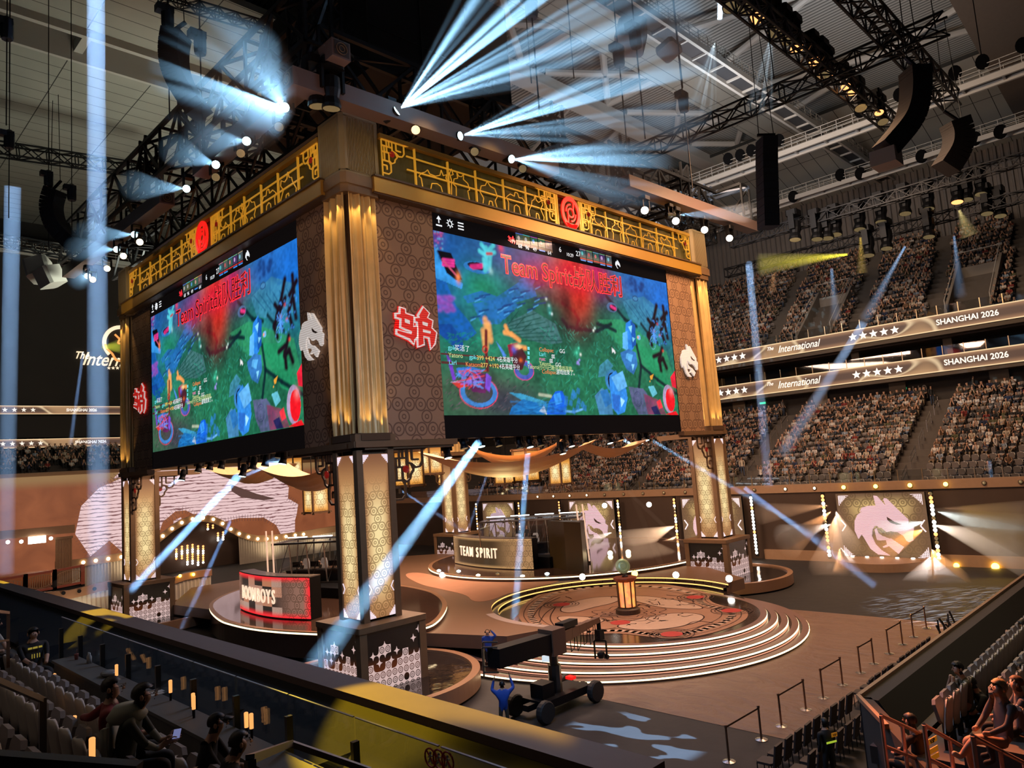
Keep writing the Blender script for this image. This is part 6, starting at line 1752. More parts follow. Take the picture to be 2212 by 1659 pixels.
# lamp strips beside the screens
def bulb_strip(label, y, zs_, lit, X=38.6, r=.13):
 t = thing('lamp_strip', label, 'lamp strip', (X, y, ZF), group='vertical lamp strips beside the crest screens')
 mb = MB(); mb.box(.05, .15, -.12, .12, .3, 5.2); mb.build('backing_board', M['black'], t)
 for j, z in enumerate(zs_):
  mb = MB(); mb.sphere((0, 0, z), r, 8, 5, (.5, 1, 1)); mb.build('lamp', lit[j % len(lit)], t)
 return t
W_, A_, O_ = M['lens_white'], M['lens_amber'], M['lens_off']
zz = [4.9-.27*j for j in range(17)]
bulb_strip('lamp strip left of the far right crest screen', -2.45, zz, [A_, A_, W_, A_, W_, W_, A_, O_, W_, W_, A_, A_, A_, O_, A_, W_, W_])
bulb_strip('lamp strip right of the far right crest screen', -9.75, zz, [O_, A_, A_, W_, W_, W_, O_, W_, W_, W_, A_, O_, O_, W_, A_, W_, W_])
bulb_strip('lamp strip left of the crest screen behind the crane', 23.9, zz, [A_, A_, A_, W_, A_, A_, A_, W_], r=.10)
bulb_strip('lamp strip right of the crest screen behind the crane', 16.6, zz, [A_, W_, W_, O_, A_, A_, O_, O_, A_, W_, W_], r=.12)
bulb_strip('lamp strip seen just left of the right-hand pillar', 10.5, zz, [A_, A_, W_, O_, O_, A_, W_, W_, A_, A_, W_], r=.12)
bulb_strip('lamp strip seen just right of the right-hand pillar', 3.3, zz, [W_, W_, W_, A_, W_, W_, W_], r=.12)
bulb_strip('lamp strip right of the crest screen above the booth', 29.6, zz, [A_, W_, A_, O_], r=.10)
bulb_strip('lamp strip left of the crest screen above the booth', 36.3, zz, [W_, A_], r=.09)
# bulbs along the fascia band
for j, (px, on_) in enumerate([(1130,0),(1162,1),(1196,1),(1231,1),(1268,1),(1306,0),(1347,0),(1389,0),(1434,0),(1480,0),(1630,0),(1697,1),(1760,1),(1823,2),(1892,2),(1966,2),(2043,2),(2126,0),(2205,0)]):
 py = 1073-(px-1130)*.0335 if px < 1500 else 1061-(px-1630)*.034
 q = onx(px, py, 39.40); mb = MB(); mb.lathe([(.16, 0), (.16, .05), (.10, .08), (.10, 0)], 12); mb.cur = 1; mb.sphere((0, 0, .06), .10+.05*(on_ == 2), 10, 6)
 me_ = mb.mesh('band_lamp', [M['bronze_dark'], [M['lens_off'], M['lens_warm'], M['lens_yellow']][on_]])
 o = bpy.data.objects.new('band_lamp', me_); COL.objects.link(o); o.location = (39.42, q.y, -8.45); o.rotation_euler = (0, -PI/2, 0)
 tag(o, f'{["unlit", "warm lit", "bright yellow"][on_]} round lamp on the tan band below the right stand, {ORD[j]} from the left', 'lamp', 'round lamps on the right fascia band')
 if on_ == 2: 
  l = spot('band_lamp_light', (39.1, q.y, -8.45), (20, q.y-6, -13), 100, 45, (1.0, .6, .08), .8, .1)
for j, (px, py) in enumerate([(1985,1225),(2066,1222),(2150,1224)]):
 q = onz(px, py, ZF+.5) if j < 0 else onx(px, py, 39.2); mb = MB(); mb.sphere((0, 0, 0), .13+.05*j, 10, 6); o = one_obj('low_lamp', mb, M['lens_yellow'], f'yellow lamp on the low ledge at far right, {ORD[j]} from the left', 'lamp', 'yellow lamps on the low ledge'); o.location = q
spot('yellow_pool_light', (38.5, -12.5, -8.0), (31, -15, ZF), 60, 900, (1.0, .55, .03), .6, .1)
# little round podium under the crest screen
t = thing('podium', 'low round podium with small white lamps under the far right crest screen', 'podium', (38.2, -6.3, ZF))
mb = MB(); mb.prism([(math.cos(a)*2.9*(1 if math.cos(a) < 0 else .2), math.sin(a)*2.9) for a in [2*PI*i/36 for i in range(36)]], 0, .55); mb.build('podium_body', BAND, t)
for j in range(5): mb = MB(); mb.sphere((-.1, 2.0-j*1.0, .62), .10, 8, 5, (1, 1.4, .5)); mb.build('lamp', M['lens_white'], t)
mb = MB(); mb.box(-.7, .7, -3.7, -2.6, 0, .6); mb.build('side_block', BAND, t)
# ---------------------------------------------------------------- led wall with the huge crest at the back
def cloud_mat():
 m = bpy.data.materials.new('orange_cloud_screen'); m.use_nodes = True; k = NT(m); b = k.n['Principled BSDF']; b.inputs['Base Color'].default_value = (.02, .01, .01, 1)
 tc = k.n.new('ShaderNodeTexCoord'); n = k.n.new('ShaderNodeTexNoise'); n.inputs['Scale'].default_value = .35; n.inputs['Detail'].default_value = 5; n.inputs['Distortion'].default_value = 1
 k.set(n.inputs['Vector'], tc.outputs['Object']); s = k.sep(tc.outputs['Object'])
 c = k.mix(n.outputs[0], (.13, .035, .016, 1), (.42, .13, .05, 1)); c = k.mix(k.sstep(s[2], -4.2, -3.0), c, (.30, .17, .07, 1))
 k.set(b.inputs['Emission Color'], c); b.inputs['Emission Strength'].default_value = .9; m.cycles.emission_sampling = 'NONE'; return m
t = thing('led_wall', 'wide orange led wall with a huge lilac dragon crest at the back left', 'screen')
mb = MB(); mb.box(-12, 39.3, 60.0, 60.3, -13.5, -2.75); mb.build('cloud_picture', cloud_mat(), t)
def clip(poly, f):
 out = []
 for a, b_ in zip(poly, poly[1:]+poly[:1]):
  fa, fb = f(a), f(b_)
  if fa >= 0: out.append(a)
  if fa*fb < 0: s_ = fa/(fa-fb); out.append((a[0]+(b_[0]-a[0])*s_, a[1]+(b_[1]-a[1])*s_))
 return out
SEWN = mat('x', (0, 0, 0)) if False else None
def sewn():
 m = bpy.data.materials.new('big_crest_thread_picture'); m.use_nodes = True; k = NT(m); b = k.n['Principled BSDF']; b.inputs['Base Color'].default_value = (.02, .02, .02, 1)
 tc = k.n.new('ShaderNodeTexCoord'); s = k.sep(tc.outputs['Object'])
 n = k.n.new('ShaderNodeTexNoise'); n.inputs['Scale'].default_value = 1.0; n.inputs['Detail'].default_value = 3; k.set(n.inputs['Vector'], k.vec('MULTIPLY', tc.outputs['Object'], (.55, 1, 3.0)))
 w = k.m('FRACT', k.m('ADD', k.m('MULTIPLY', s[2], 2.6), k.m('MULTIPLY', n.outputs[0], 1.5)))
 l = k.m('MULTIPLY', k.sstep(k.m('ABSOLUTE', k.m('SUBTRACT', w, .5)), .32, .48), 1.0)
 k.set(b.inputs['Emission Color'], k.mix(l, (.95, .66, .66, 1), (.22, .085, .09, 1))); b.inputs['Emission Strength'].default_value = .85; m.cycles.emission_sampling = 'NONE'; return m
SW_ = sewn(); x0, Wc, zc_, Hc = 4.8, 29.0, -7.6, 21.0
def crestpt(p): return (float(np.interp(p[0], [0, .33, .73, 1], [4.9, 14.0, 25.2, 29.8])), -7.4+(p[1]-.5)*17.3)
for nm, ring in (('crest_head', HEAD), ('crest_jaw', JAW)):
 q = [crestpt(p) for p in ring]; q = clip(q, lambda p: p[1]+12.8); q = clip(q, lambda p: -2.8-p[1])
 mb = MB(); mb.add([(x, 59.97, z) for x, z in q], [tuple(range(len(q)))]); o = mb.build(nm, SW_, t)
 # stitched fringe round the outline
 fr = MB(); q2 = []
 for a, b_ in zip(q, q[1:]+q[:1]):
  L_ = math.dist(a, b_); n_ = max(1, int(L_/.32))
  if abs(a[1]+2.8) < .01 and abs(b_[1]+2.8) < .01: continue
  ex, ez = (b_[0]-a[0])/max(L_, 1e-6), (b_[1]-a[1])/max(L_, 1e-6)
  for i in range(n_):
   px, pz = a[0]+(b_[0]-a[0])*i/n_, a[1]+(b_[1]-a[1])*i/n_
   fr.bar((px-ez*-.42, 59.95, pz-ex*.42), (px+ez*.35*-1, 59.95, pz+ex*.35), .10, .01)
 fr.build('stitch_fringe', mat('dark_thread_fringe', (.08, .05, .05), .8, emit=(.09, .045, .04), es=1.0), o)
q = [crestpt(p) for p in EYE]; mb = MB(); mb.add([(x, 59.93, z) for x, z in q], [tuple(range(len(q)))]); mb.build('crest_eye', MATS['dark_thread_fringe'], t)
settle(t, (14, 60, -13.5))
# wavy bulb band with pleated curtain
wave = [(120,1222),(180,1215),(234,1207),(300,1196),(335,1172),(352,1158),(372,1142),(393,1129),(416,1121),(439,1119),(461,1122),(481,1131),(499,1143),(517,1153),(537,1160),(557,1164),(597,1162),(656,1154),(727,1142),(800,1150),(880,1162),(910,1146),(925,1133),(938,1120),(955,1104),(975,1085),(1000,1075)]
YW = 56.0
wp = [ony(px, py, YW) for px, py in wave]
t = thing('wave_band', 'wavy tan band carrying small bulbs across the back of the stage', 'scenery')
mb = MB()
for a, b_ in zip(wp, wp[1:]): mb.slab([a+V(0, 0, .38), b_+V(0, 0, .38), b_+V(0, 0, -.38), a+V(0, 0, -.38)], (0, 1, 0), .25)
mb.build('band', BAND, t)
bl = [(180,1215),(207,1211),(234,1207),(262,1203),(352,1158),(372,1142),(393,1129),(416,1121),(439,1119),(461,1122),(481,1131),(499,1143),(517,1153),(537,1160),(557,1164),(577,1164),(597,1162),(618,1159),(638,1156),(656,1154),(910,1146),(925,1133),(938,1120),(953,1106)]
for px, py in bl: q = ony(px, py, YW-.1); mb = MB(); mb.sphere(q, .17, 8, 5); mb.build('bulb', M['lens_warm'], t)
settle(t, (18, YW, -12))
def curtain(label, pa, pb, ztop, zbot, y=YW+.35, dens=3.5, m=M['ivory'], group='ivory pleated curtains under the bands'):
 """pleated curtain between world points; ztop may be list of points"""
 L_ = [(p.x, p.y, p.z) for p in ztop]; mb = MB(); vs = []; cum = [0]
 for a, b_ in zip(L_, L_[1:]): cum.append(cum[-1]+math.dist(a[:2], b_[:2]))
 n = int(cum[-1]*dens*2); fs = []
 for i in range(n+1):
  s_ = cum[-1]*i/n; j = max(k_ for k_ in range(len(cum)-1) if cum[k_] <= s_+1e-9); f = (s_-cum[j])/max(1e-6, cum[j+1]-cum[j])
  x = L_[j][0]+(L_[j+1][0]-L_[j][0])*f; yy = L_[j][1]+(L_[j+1][1]-L_[j][1])*f; z = L_[j][2]+(L_[j+1][2]-L_[j][2])*f
  d = .09*(1 if i % 2 else -1); vs += [(x-d*.3, yy+d, zbot), (x, yy+d*.6, z)]
 for i in range(n): fs.append((2*i, 2*i+2, 2*i+3, 2*i+1))
 mb.add(vs, fs); o = mb.build('pleated_curtain', m); c = L_[0]
 o.data.transform(Matrix.Translation((-c[0], -c[1], -zbot))); o.location = (c[0], c[1], zbot); return tag(o, label, 'curtain', group)
curtain('ivory pleated curtain at far left behind the red railing', 0, 0, [p+V(0, .3, -.3) for p in wp[0:5]], -13.9)
curtain('long ivory pleated curtain behind the left team booth', 0, 0, [p+V(0, .3, -.3) for p in wp[13:20]], -13.9)
curtain('ivory pleated curtain between the front and rear pillars', 0, 0, [p+V(0, .3, -.3) for p in wp[20:25]], -13.9)
# arch interior with strings of lamps
mb = MB(); a = ony(330, 1180, 58.5); b_ = ony(530, 1180, 58.5); mb.slab([V(p.x, 58.5, p.z) for p in (ony(px, py, 58.5) for px, py in wave[3:15])]+[V(b_.x, 58.5, -13.9), V(a.x-2, 58.5, -13.9)], (0, 1, 0), .3); one_obj('arch_backing', mb, mat('dark_arch_backing', (.05, .028, .018), .5), 'dark wall inside the bulb-lit arch', 'backdrop', loc=(a.x, 58.5, -13.9))
for j, (px, y0, y1) in enumerate(((381,1187,1210),(393,1181,1210),(405,1179,1222),(416,1177,1222),(428,1180,1222),(439,1180,1218),(449,1133,1145),(460,1135,1145),(471,1152,1168),(482,1150,1168))):
 t = thing('lamp_string', f'vertical string of amber and white lamps inside the arch, {ORD[j]} from the left', 'lamp strip', group='lamp strings in the arch')
 y = y0; k_ = 0
 while y < y1: q = ony(px, y, 57.8); mb = MB(); mb.sphere(q, .12, 7, 4); mb.build('lamp', [A_, A_, W_, W_, A_][k_ % 5], t); y += 5; k_ += 1
 settle(t, ony(px, y1, 57.8))
# curved front band with curtain at left, in front of the left pillar
fb = [ony(px, py, 34) for px, py in ((60,1292),(100,1288),(150,1284),(185,1276),(215,1268),(240,1263))]
t = thing('curved_fascia', 'curved copper fascia with dark round studs left of the left pillar', 'scenery')
mb = MB()
for a, b_ in zip(fb, fb[1:]): mb.slab([a+V(0, 0, .28), b_+V(0, 0, .28), b_+V(0, 0, -.32), a+V(0, 0, -.32)], (0, 1, 0), .3)
mb.build('band', RIM, t)
for px, py in ((137,1281),(171,1277),(204,1272),(237,1266)): q = ony(px, py, 33.9); mb = MB(); mb.tube(q, q+V(0, -.06, 0), .13, 10); mb.build('stud', M['black'], t)
settle(t, fb[3]+V(0, 0, -2))
curtain('ivory curtain glowing under the curved copper fascia at left', 0, 0, [p+V(0, .15, -.3) for p in fb], -13.9)
q = ony(170, 1320, 33); spot('curtain_uplight', (q.x, 32.6, -13.2), (q.x+.5, 34, -11.5), 140, 120, (1.0, .8, .55), .8, .2)
fb2 = [ony(px, py, 33) for px, py in ((372,1256),(400,1246),(430,1240),(458,1236))]
t = thing('curved_fascia', 'copper fascia with small lamps right of the left pillar', 'scenery')
mb = MB()
for a, b_ in zip(fb2, fb2[1:]): mb.slab([a+V(0, 0, .25), b_+V(0, 0, .25), b_+V(0, 0, -.25), a+V(0, 0, -.25)], (0, 1, 0), .3)
mb.build('band', RIM, t)
for px, py in ((389,1244),(418,1241)): q = ony(px, py, 32.85); mb = MB(); mb.sphere(q, .12, 8, 5); mb.build('lamp', M['lens_yellow'], t)
settle(t, fb2[1]+V(0, 0, -2))
curtain('ivory curtain glowing right of the left pillar', 0, 0, [p+V(0, .15, -.25) for p in fb2], -13.9)
spot('curtain_uplight', (fb2[2].x, 31.4, -13.2), (fb2[2].x, 33, -12), 140, 90, (1.0, .85, .6), .8, .2)
for x in (9, 24, 30, 36): spot('curtain_uplight', (x, 54.2, -13.0), (x, 56.2, -11.0), 140, 260, (1.0, .78, .5), .8, .2)
# red balustrade with fret panels, far left, and the desk on it
RED = mat('red_brown_lacquer', (.30, .07, .04), .4)
t = thing('red_balustrade', 'red lacquer balustrade with fretwork panels at far left', 'railing')
YB = 44.0
pts = [ony(px, py, YB) for px, py in ((-60,1262),(55,1243),(118,1233),(178,1222))]
mb = MB(); pan = []
for a, b_ in zip(pts, pts[1:]):
 for dz in (0, -1.35): mb.bar(a+V(0, 0, dz), b_+V(0, 0, dz), .2, .18)
 for p in (a, b_): mb.bar(p+V(0, 0, .1), p+V(0, 0, -1.5), .28, .28)
mb.build('frame', RED, t)
for a, b_ in zip(pts, pts[1:]):
 mb = MB(); n = 13
 for i in range(1, n):
  p = a.lerp(b_, i/n); e = max(0, math.sin(PI*i/n))**.5; mb.bar(p+V(0, 0, -.67-.5*e), p+V(0, 0, -.67+.5*e), .05, .05)
 for i in range(n):
  for s_ in (-1, 1):
   p, q = a.lerp(b_, i/n), a.lerp(b_, (i+1)/n); mb.bar(p+V(0, 0, -.67+s_*.5*max(0, math.sin(PI*i/n))**.5), q+V(0, 0, -.67+s_*.5*max(0, math.sin(PI*(i+1)/n))**.5), .05, .05)
 mb.build('fret_panel', BAND, t)
settle(t, pts[1]+V(0, 0, -1.5))
mb = MB(); a = ony(-60, 1240, 46); b_ = ony(110, 1220, 46); mb.box(a.x, b_.x, 46, 48, -13.9, -11.0); one_obj('presenter_desk', mb, mat('orange_lit_desk', (.45, .16, .06), .4), 'long presenter desk above the red balustrade at far left', 'desk', loc=(a.x, 46, -13.9))
mb = MB(); a = ony(40, 1300, YB+.3); b_ = ony(182, 1280, YB+.3); mb.box(-14, b_.x, YB+.1, YB+.4, -13.9, -12.2); one_obj('riser_wall', mb, M['black'], 'black riser wall below the red balustrade', 'partition', loc=(0, YB+.2, -13.9))
# operators and cameras in silhouette at far left
for j, (px, py, lb) in enumerate(((40,1218,'broadcast camera operator in dark clothes at far left behind the desk'),(68,1222,'tall person standing in silhouette behind the desk at far left'),(95,1224,'person in dark top behind the desk near the slatted screen'))):
 q = ony(px, py, 48.5); person(CSt, (q.x, 48.5, -13.0), PI*.5+j, 2, lb, None, rnd)
t = thing('slatted_screen', 'bronze slatted panel with spot lamps at far left', 'screen')
a = ony(121, 1225, 50); b_ = ony(155, 1225, 50); zt = ony(135, 1162, 50).z
mb = MB()
for i in range(16): x = a.x+(b_.x-a.x)*i/15; mb.box(x-.03, x+.03, 50, 50.1, -13.5, zt)
mb.box(a.x-.1, b_.x+.1, 49.95, 50.15, zt-.1, zt+.1); mb.build('slats', M['bronze'], t); settle(t, (a.x, 50, -13.5))
t = thing('lamp_bar', 'beam with small white lamps and a bright light panel at far left', 'lighting')
a = ony(-40, 1160, 50); b_ = ony(160, 1142, 50); mb = MB(); mb.bar(a, b_, .5, .7); mb.build('beam', BAND, t)
for px, py in ((17,1171),(46,1170),(110,1163)): mb = MB(); q = ony(px, py, 49.7); mb.sphere(q, .16, 8, 5); mb.build('lamp', M['lens_white'], t)
q = ony(80, 1166, 49.7); mb = MB(); mb.box(q.x-.65, q.x+.65, 49.6, 49.75, q.z-.3, q.z+.3); mb.build('light_panel', M['lens_white'], t)
settle(t, a)
spot('desk_light', (2, 46, -7), (2, 47, -11), 120, 260, (1, .6, .4), .6, .2)
# ---------------------------------------------------------------- overhead rig
def at(px, py, dep): return CAM+ray(px, py)*dep
def truss(label, p0, p1, w=.6, h=.6, bay=None, r=.045, grp='black lighting trusses', m=None, name='lighting_truss'):
 p0 = Vector(p0); p1 = Vector(p1); d = p1-p0; L = d.length; d.normalize()
 up = V(0, 0, 1) if abs(d.z) < .9 else V(1, 0, 0)
 s = d.cross(up).normalized(); u = s.cross(d); m = m or M['rig']
 t = thing(name, label, 'truss', p0, group=grp)
 n = max(2, int(round(L/(bay or max(w, h)))))
 C = [s*(a*w/2)+u*(b_*h/2) for a, b_ in ((-1,-1),(1,-1),(1,1),(-1,1))]
 mb = MB()
 for c in C: mb.bar(c, c+d*L, r*2, r*2)
 mb.build('chord', m, t)
 mb = MB()
 for i in range(n):
  a = d*(L*i/n); b_ = d*(L*(i+1)/n)
  for j in range(4):
   c0, c1 = C[j], C[(j+1) % 4]
   if (i+j) % 2: c0, c1 = c1, c0
   mb.bar(a+c0, b_+c1, r*1.3, r*1.3)
   if i % 2 == 0: mb.bar(a+c0, a+c1, r*1.3, r*1.3)
 mb.build('lacing', m, t); return t
T_ = truss
T_('deep black truss above the right frieze', (-1, .6, 12.6), (32, .6, 12.6), 1.2, 2.6, 2.6, .10)
T_('second deep black truss behind the one above the right frieze', (-1, 5.5, 13.4), (34, 5.5, 13.4), 1.2, 2.6, 2.6, .10)
T_('third deep black truss over the stage', (0, 11, 13.4), (34, 11, 13.4), 1.2, 2.6, 2.6, .10)
T_('rear deep black truss over the stage', (0, 27, 13.2), (33, 27, 13.2), 1.2, 2.6, 2.6, .10)
T_('deep black truss above the left frieze', (-1.6, -1, 13.6), (-1.6, 36, 13.6), 1.2, 2.6, 2.6, .10)
T_('black truss just inside the left frieze', (1.2, 1.5, 12.0), (1.2, 33, 12.0), 1.0, 2.2, 2.2, .09)
T_('black truss along the left side, second row', (5, 0, 12.8), (5, 33, 12.8), 1.2, 2.4, 2.4, .09)
T_('deep truss across the right end of the rig', (32.5, -2, 12.6), (32.5, 30, 12.6), 1.2, 2.6, 2.6, .10)
T_('truss crossing above the middle of the right screen', (16, -1.5, 11.8), (16, 12, 11.8), 1.0, 1.8, 1.8, .08)
T_('truss crossing above the right part of the right screen', (25, -1.5, 11.8), (25, 12, 11.8), 1.0, 1.8, 1.8, .08)
for k_, (x, y, z0, z1, lb) in enumerate(((-.9, 1.4, 11, 27, 'tall vertical truss rising over the front pillar'), (1.1, 2.6, 12, 27, 'second vertical truss over the front pillar'), (-1.6, 12, 12, 15.5, 'short vertical truss on the left side of the rig'), (-1.6, 18, 12, 15.5, 'farther short vertical truss on the left side'),
          (9, .6, 11, 15.5, 'short vertical truss above the right frieze, nearest'), (14.5, .6, 11, 15.4, 'short vertical truss above the right frieze, middle'), (21, .6, 11, 15.2, 'short vertical truss above the right frieze, third'), (28, .6, 10.6, 15.2, 'short vertical truss above the right frieze, farthest'), (31.8, 1, 10.2, 14.6, 'vertical truss at the right end of the rig'))):
 T_(lb, (x, y, z0), (x, y, z1), .9, .9, .9, .07)
T_('truss with amber lamps at upper right', (8, -12.3, 14.3), (31.5, -12.3, 14.3), .8, .8, .8, .05)
T_('second truss at upper right carrying the line arrays', (12, -15.7, 14.3), (31.5, -15.7, 14.3), .9, .9, .9, .05)
T_('slim truss crossing under the upper right trusses', (21.4, 0, 13.9), (21.4, -18, 13.9), .7, .9, 1.0, .045)
T_('long slim truss in front of the upper right stand', (45.3, 6, 13.9), (45.3, -22, 13.9), .7, .8, .9, .045)
T_('farther slim truss in front of the upper right stand', (55.2, 12, 13.9), (55.2, -22, 13.9), .7, .9, 1.0, .045)
T_('slim truss crossing at the far left under the ceiling', ony(-30, 318, 40), ony(335, 372, 40), .8, 1.0, 1.0, .06)
T_('short truss at the top left corner', ony(345, -8, 18), ony(580, 62, 18), .6, .6, .6, .045)
T_('slim truss low at far left', ony(-30, 512, 44), ony(175, 552, 44), .8, .9, 1.0, .06)
# masking box hung in the middle of the rig
a = ony(1095, 108, 7); b_ = ony(1090, 262, 7)
t = thing('masking_box', 'big black cloth box hanging over the centre of the stage', 'masking box', (a.x-6, 12, b_.z))
H_ = a.z-b_.z
mb = MB(); mb.box(-5.5, 6, -5, 8, 0, H_+3); mb.build('cloth_box', M['blackfab'], t)
mb = MB()
for z in (.02, H_*.5): mb.box(-5.6, 6.06, -5.06, -5.0, z, z+.05)
for x in (-5.5, -1.6, 2.2, 6): mb.box(x-.03, x+.03, -5.06, -5.0, 0, H_+3)
mb.build('seam_frame', M['rig'], t)
# boxed beams with coin end caps
CAPM = mat('dark_coin_end_cap', (.05, .03, .025), .5)
def boxed_beam(label, p0, p1, w=.8, h=.72):
 p0 = Vector(p0); p1 = Vector(p1); t = thing('boxed_beam', label, 'beam', p0, group='brown boxed beams above the friezes')
 d = p1-p0; mb = MB(); mb.bar((0, 0, h/2), d+V(0, 0, h/2), w, h); mb.build('beam_body', mat('mauve_brown_beam', (.17, .11, .095), .5), t)
 mb = MB(); n = -d.normalized(); s = V(-n.y, n.x, 0)
 mb.slab([n*.01+s*(a*w*.4)+V(0, 0, h/2+b_*h*.4) for a, b_ in ((-1,-1),(1,-1),(1,1),(-1,1))], n, .02)
 c = mb.build('end_cap', CAPM, t); mb = MB()
 for r_ in (.23, .12):
  pts = [n*.05+s*(r_*math.cos(a))+V(0, 0, h/2+r_*math.sin(a)) for a in [2*PI*i/14 for i in range(15)]]; mb.path(pts, .018, 4)
 mb.build('coin_mark', M['bronze'], c); return t
boxed_beam('boxed beam crossing over the front pillar along the right face', (-3.6, -2, 9.35), (11.2, -2, 9.5))
boxed_beam('boxed beam at the right end above the right frieze', (17.4, -2, 10.25), (33, -2, 10.45))
boxed_beam('boxed beam crossing over the front pillar along the left face', (-2, -3.2, 10.55), (-2, 10, 10.35))
boxed_beam('boxed beam farther along above the left frieze', (-2, 14.5, 10.4), (-2, 34, 10.9))
# ---------------------------------------------------------------- fixtures
def head_proto():
 t = thing('moving_head_lamp', 'x', 'lamp')
 mb = MB(); mb.bev(-.2, .2, -.16, .16, .42, .58, .04); mb.box(-.23, -.18, -.08, .08, .02, .45); mb.box(.18, .23, -.08, .08, .02, .45); mb.build('yoke', M['black'], t)
 mb = MB(); mb.lathe([(.06, .30), (.14, .26), (.16, .05), (.13, -.10), (.17, -.22), (.17, -.28)], 12); o = mb.build('lamp_head', M['black'], t)
 mb = MB(); mb.lathe([(.15, -.285), (0, -.27)], 12); l = mb.build('lens', M['lens_off'], o); return t
HP = head_proto(); HP_used = [False]
LM = {}
def fixture(label, loc, aim, lens, group, s=1.0, stand=False, cat='lamp', name='moving_head_lamp'):
 t = HP if not HP_used[0] else dup(HP); HP_used[0] = True
 t.name = name; t.location = loc; t.scale = (s, s, s); tag(t, label, cat, group)
 if stand: t.rotation_euler = (PI, 0, 0)
 d = (Vector(aim)-Vector(loc)).normalized()
 if stand: d = V(d.x, -d.y, -d.z)
 for c in t.children:
  if c.name.startswith('lamp_head'):
   c.rotation_euler = (-d).to_track_quat('Z', 'Y').to_euler()
   for l in c.children:
    if l.material_slots: l.material_slots[0].link = 'OBJECT'; l.material_slots[0].material = M[lens]
 return t
G1 = 'moving heads under the boxed beams'
BE = []   # beams: (source, target, kind)
TW_ = V(-30, 30, 5)
for j, (px, py, tx, ty, ln_) in enumerate([(843,250,1010,128,'lens_ice'),(899,278,880,330,'lens_off'),(981,297,1120,262,'lens_ice'),(1026,325,1010,380,'lens_off'),(1096,343,1200,350,'lens_ice'),(1130,363,1110,400,'lens_off')]):
 p = ony(px, py, -2.1); q = ony(tx, ty, -5.5)
 fixture(f'moving head under the right boxed beam, {ORD[j]} from the front pillar', p, q, ln_, G1, 1.25)
 if ln_ == 'lens_ice': BE.append((p, q, 'fan'))
for j, (px, py, tx, ty, ln_) in enumerate([(620,234,520,195,'lens_ice'),(604,272,560,330,'lens_off'),(537,305,440,300,'lens_ice'),(470,357,380,325,'lens_ice'),(520,330,520,380,'lens_off'),(466,382,470,420,'lens_off'),(408,408,300,402,'lens_ice'),(295,507,190,505,'lens_ice'),(302,523,300,523,'lens_warm'),(256,539,160,538,'lens_ice'),(266,553,300,560,'lens_warm'),(231,580,260,590,'lens_warm'),(190,596,150,612,'lens_ice'),(200,604,230,610,'lens_warm')]):
 p = onx(px, py, -2.1); q = onx(tx, ty, -6)
 fixture(f'moving head under the left boxed beams, {ORD[j]} from the front pillar', p, q, ln_, G1, 1.25)
 if ln_ == 'lens_ice': BE.append((p, q, 'fan2' if j else 'fan'))
for j, (px, py) in enumerate([(1394,455),(1461,478),(1523,497),(1577,515)]):
 p = ony(px, py, -2.1); fixture(f'bright lamp under the right-end boxed beam, {ORD[j]} from the left', p, CAM+V(4, 6, 4), 'lens_white', 'bright lamps under the right-end beam', 1.5)
fixture('moving head between the bright lamps above the right frieze', ony(1447, 465, -2.1), V(40, -6, 12), 'lens_ice', None, 1.2); BE.append((ony(1447, 465, -2.1), V(36, -6, 11.5), 'fan2'))
fixture('black moving head hanging over the front pillar, left', at(683, 195, 28), at(690, 260, 28), 'lens_off', None, 2.2); fixture('black moving head hanging over the front pillar, right', at(716, 200, 28), at(716, 260, 28), 'lens_off', None, 2.2)
# amber cans on the upper right truss
G2 = 'lamps on the upper right truss'
for j, (px, py, s, ln_) in enumerate([(1575,10,2.2,'lens_off'),(1607,12,2.4,'lens_off'),(1632,32,2.4,'lens_amber'),(1671,62,2.4,'lens_off'),(1697,82,2.2,'lens_off'),(1718,100,2.2,'lens_amber'),(1757,130,2.0,'lens_amber'),(1776,155,2.4,'lens_off'),(1791,160,1.9,'lens_amber'),(1824,187,1.7,'lens_amber'),(1838,200,1.7,'lens_amber'),(1856,230,2.2,'lens_off'),(1896,244,1.7,'lens_amber'),(1904,262,2.0,'lens_off')]):
 p = at(px, py-14, 34+j*.75); fixture(f'black lamp can under the upper right truss, {ORD[j]} from the left', p, p+V(-1.2, -.6, -4), ln_, G2, s)
for j, (px, py) in enumerate([(1718,506),(1765,505),(1788,503),(1806,495),(1857,484),(1903,468),(1955,450),(2005,440),(2067,425),(2088,420),(2118,408),(2131,450),(2160,455),(1876,540),(1915,525),(2006,500)]):
 p = at(px, py-8, 62); fixture(f'small black lamp on the slim far trusses, {ORD[j]} from the left', p, p+V(-1, .2, -5), 'lens_amber' if j in (8,) else 'lens_off', 'lamps on the slim far trusses', 3.0)
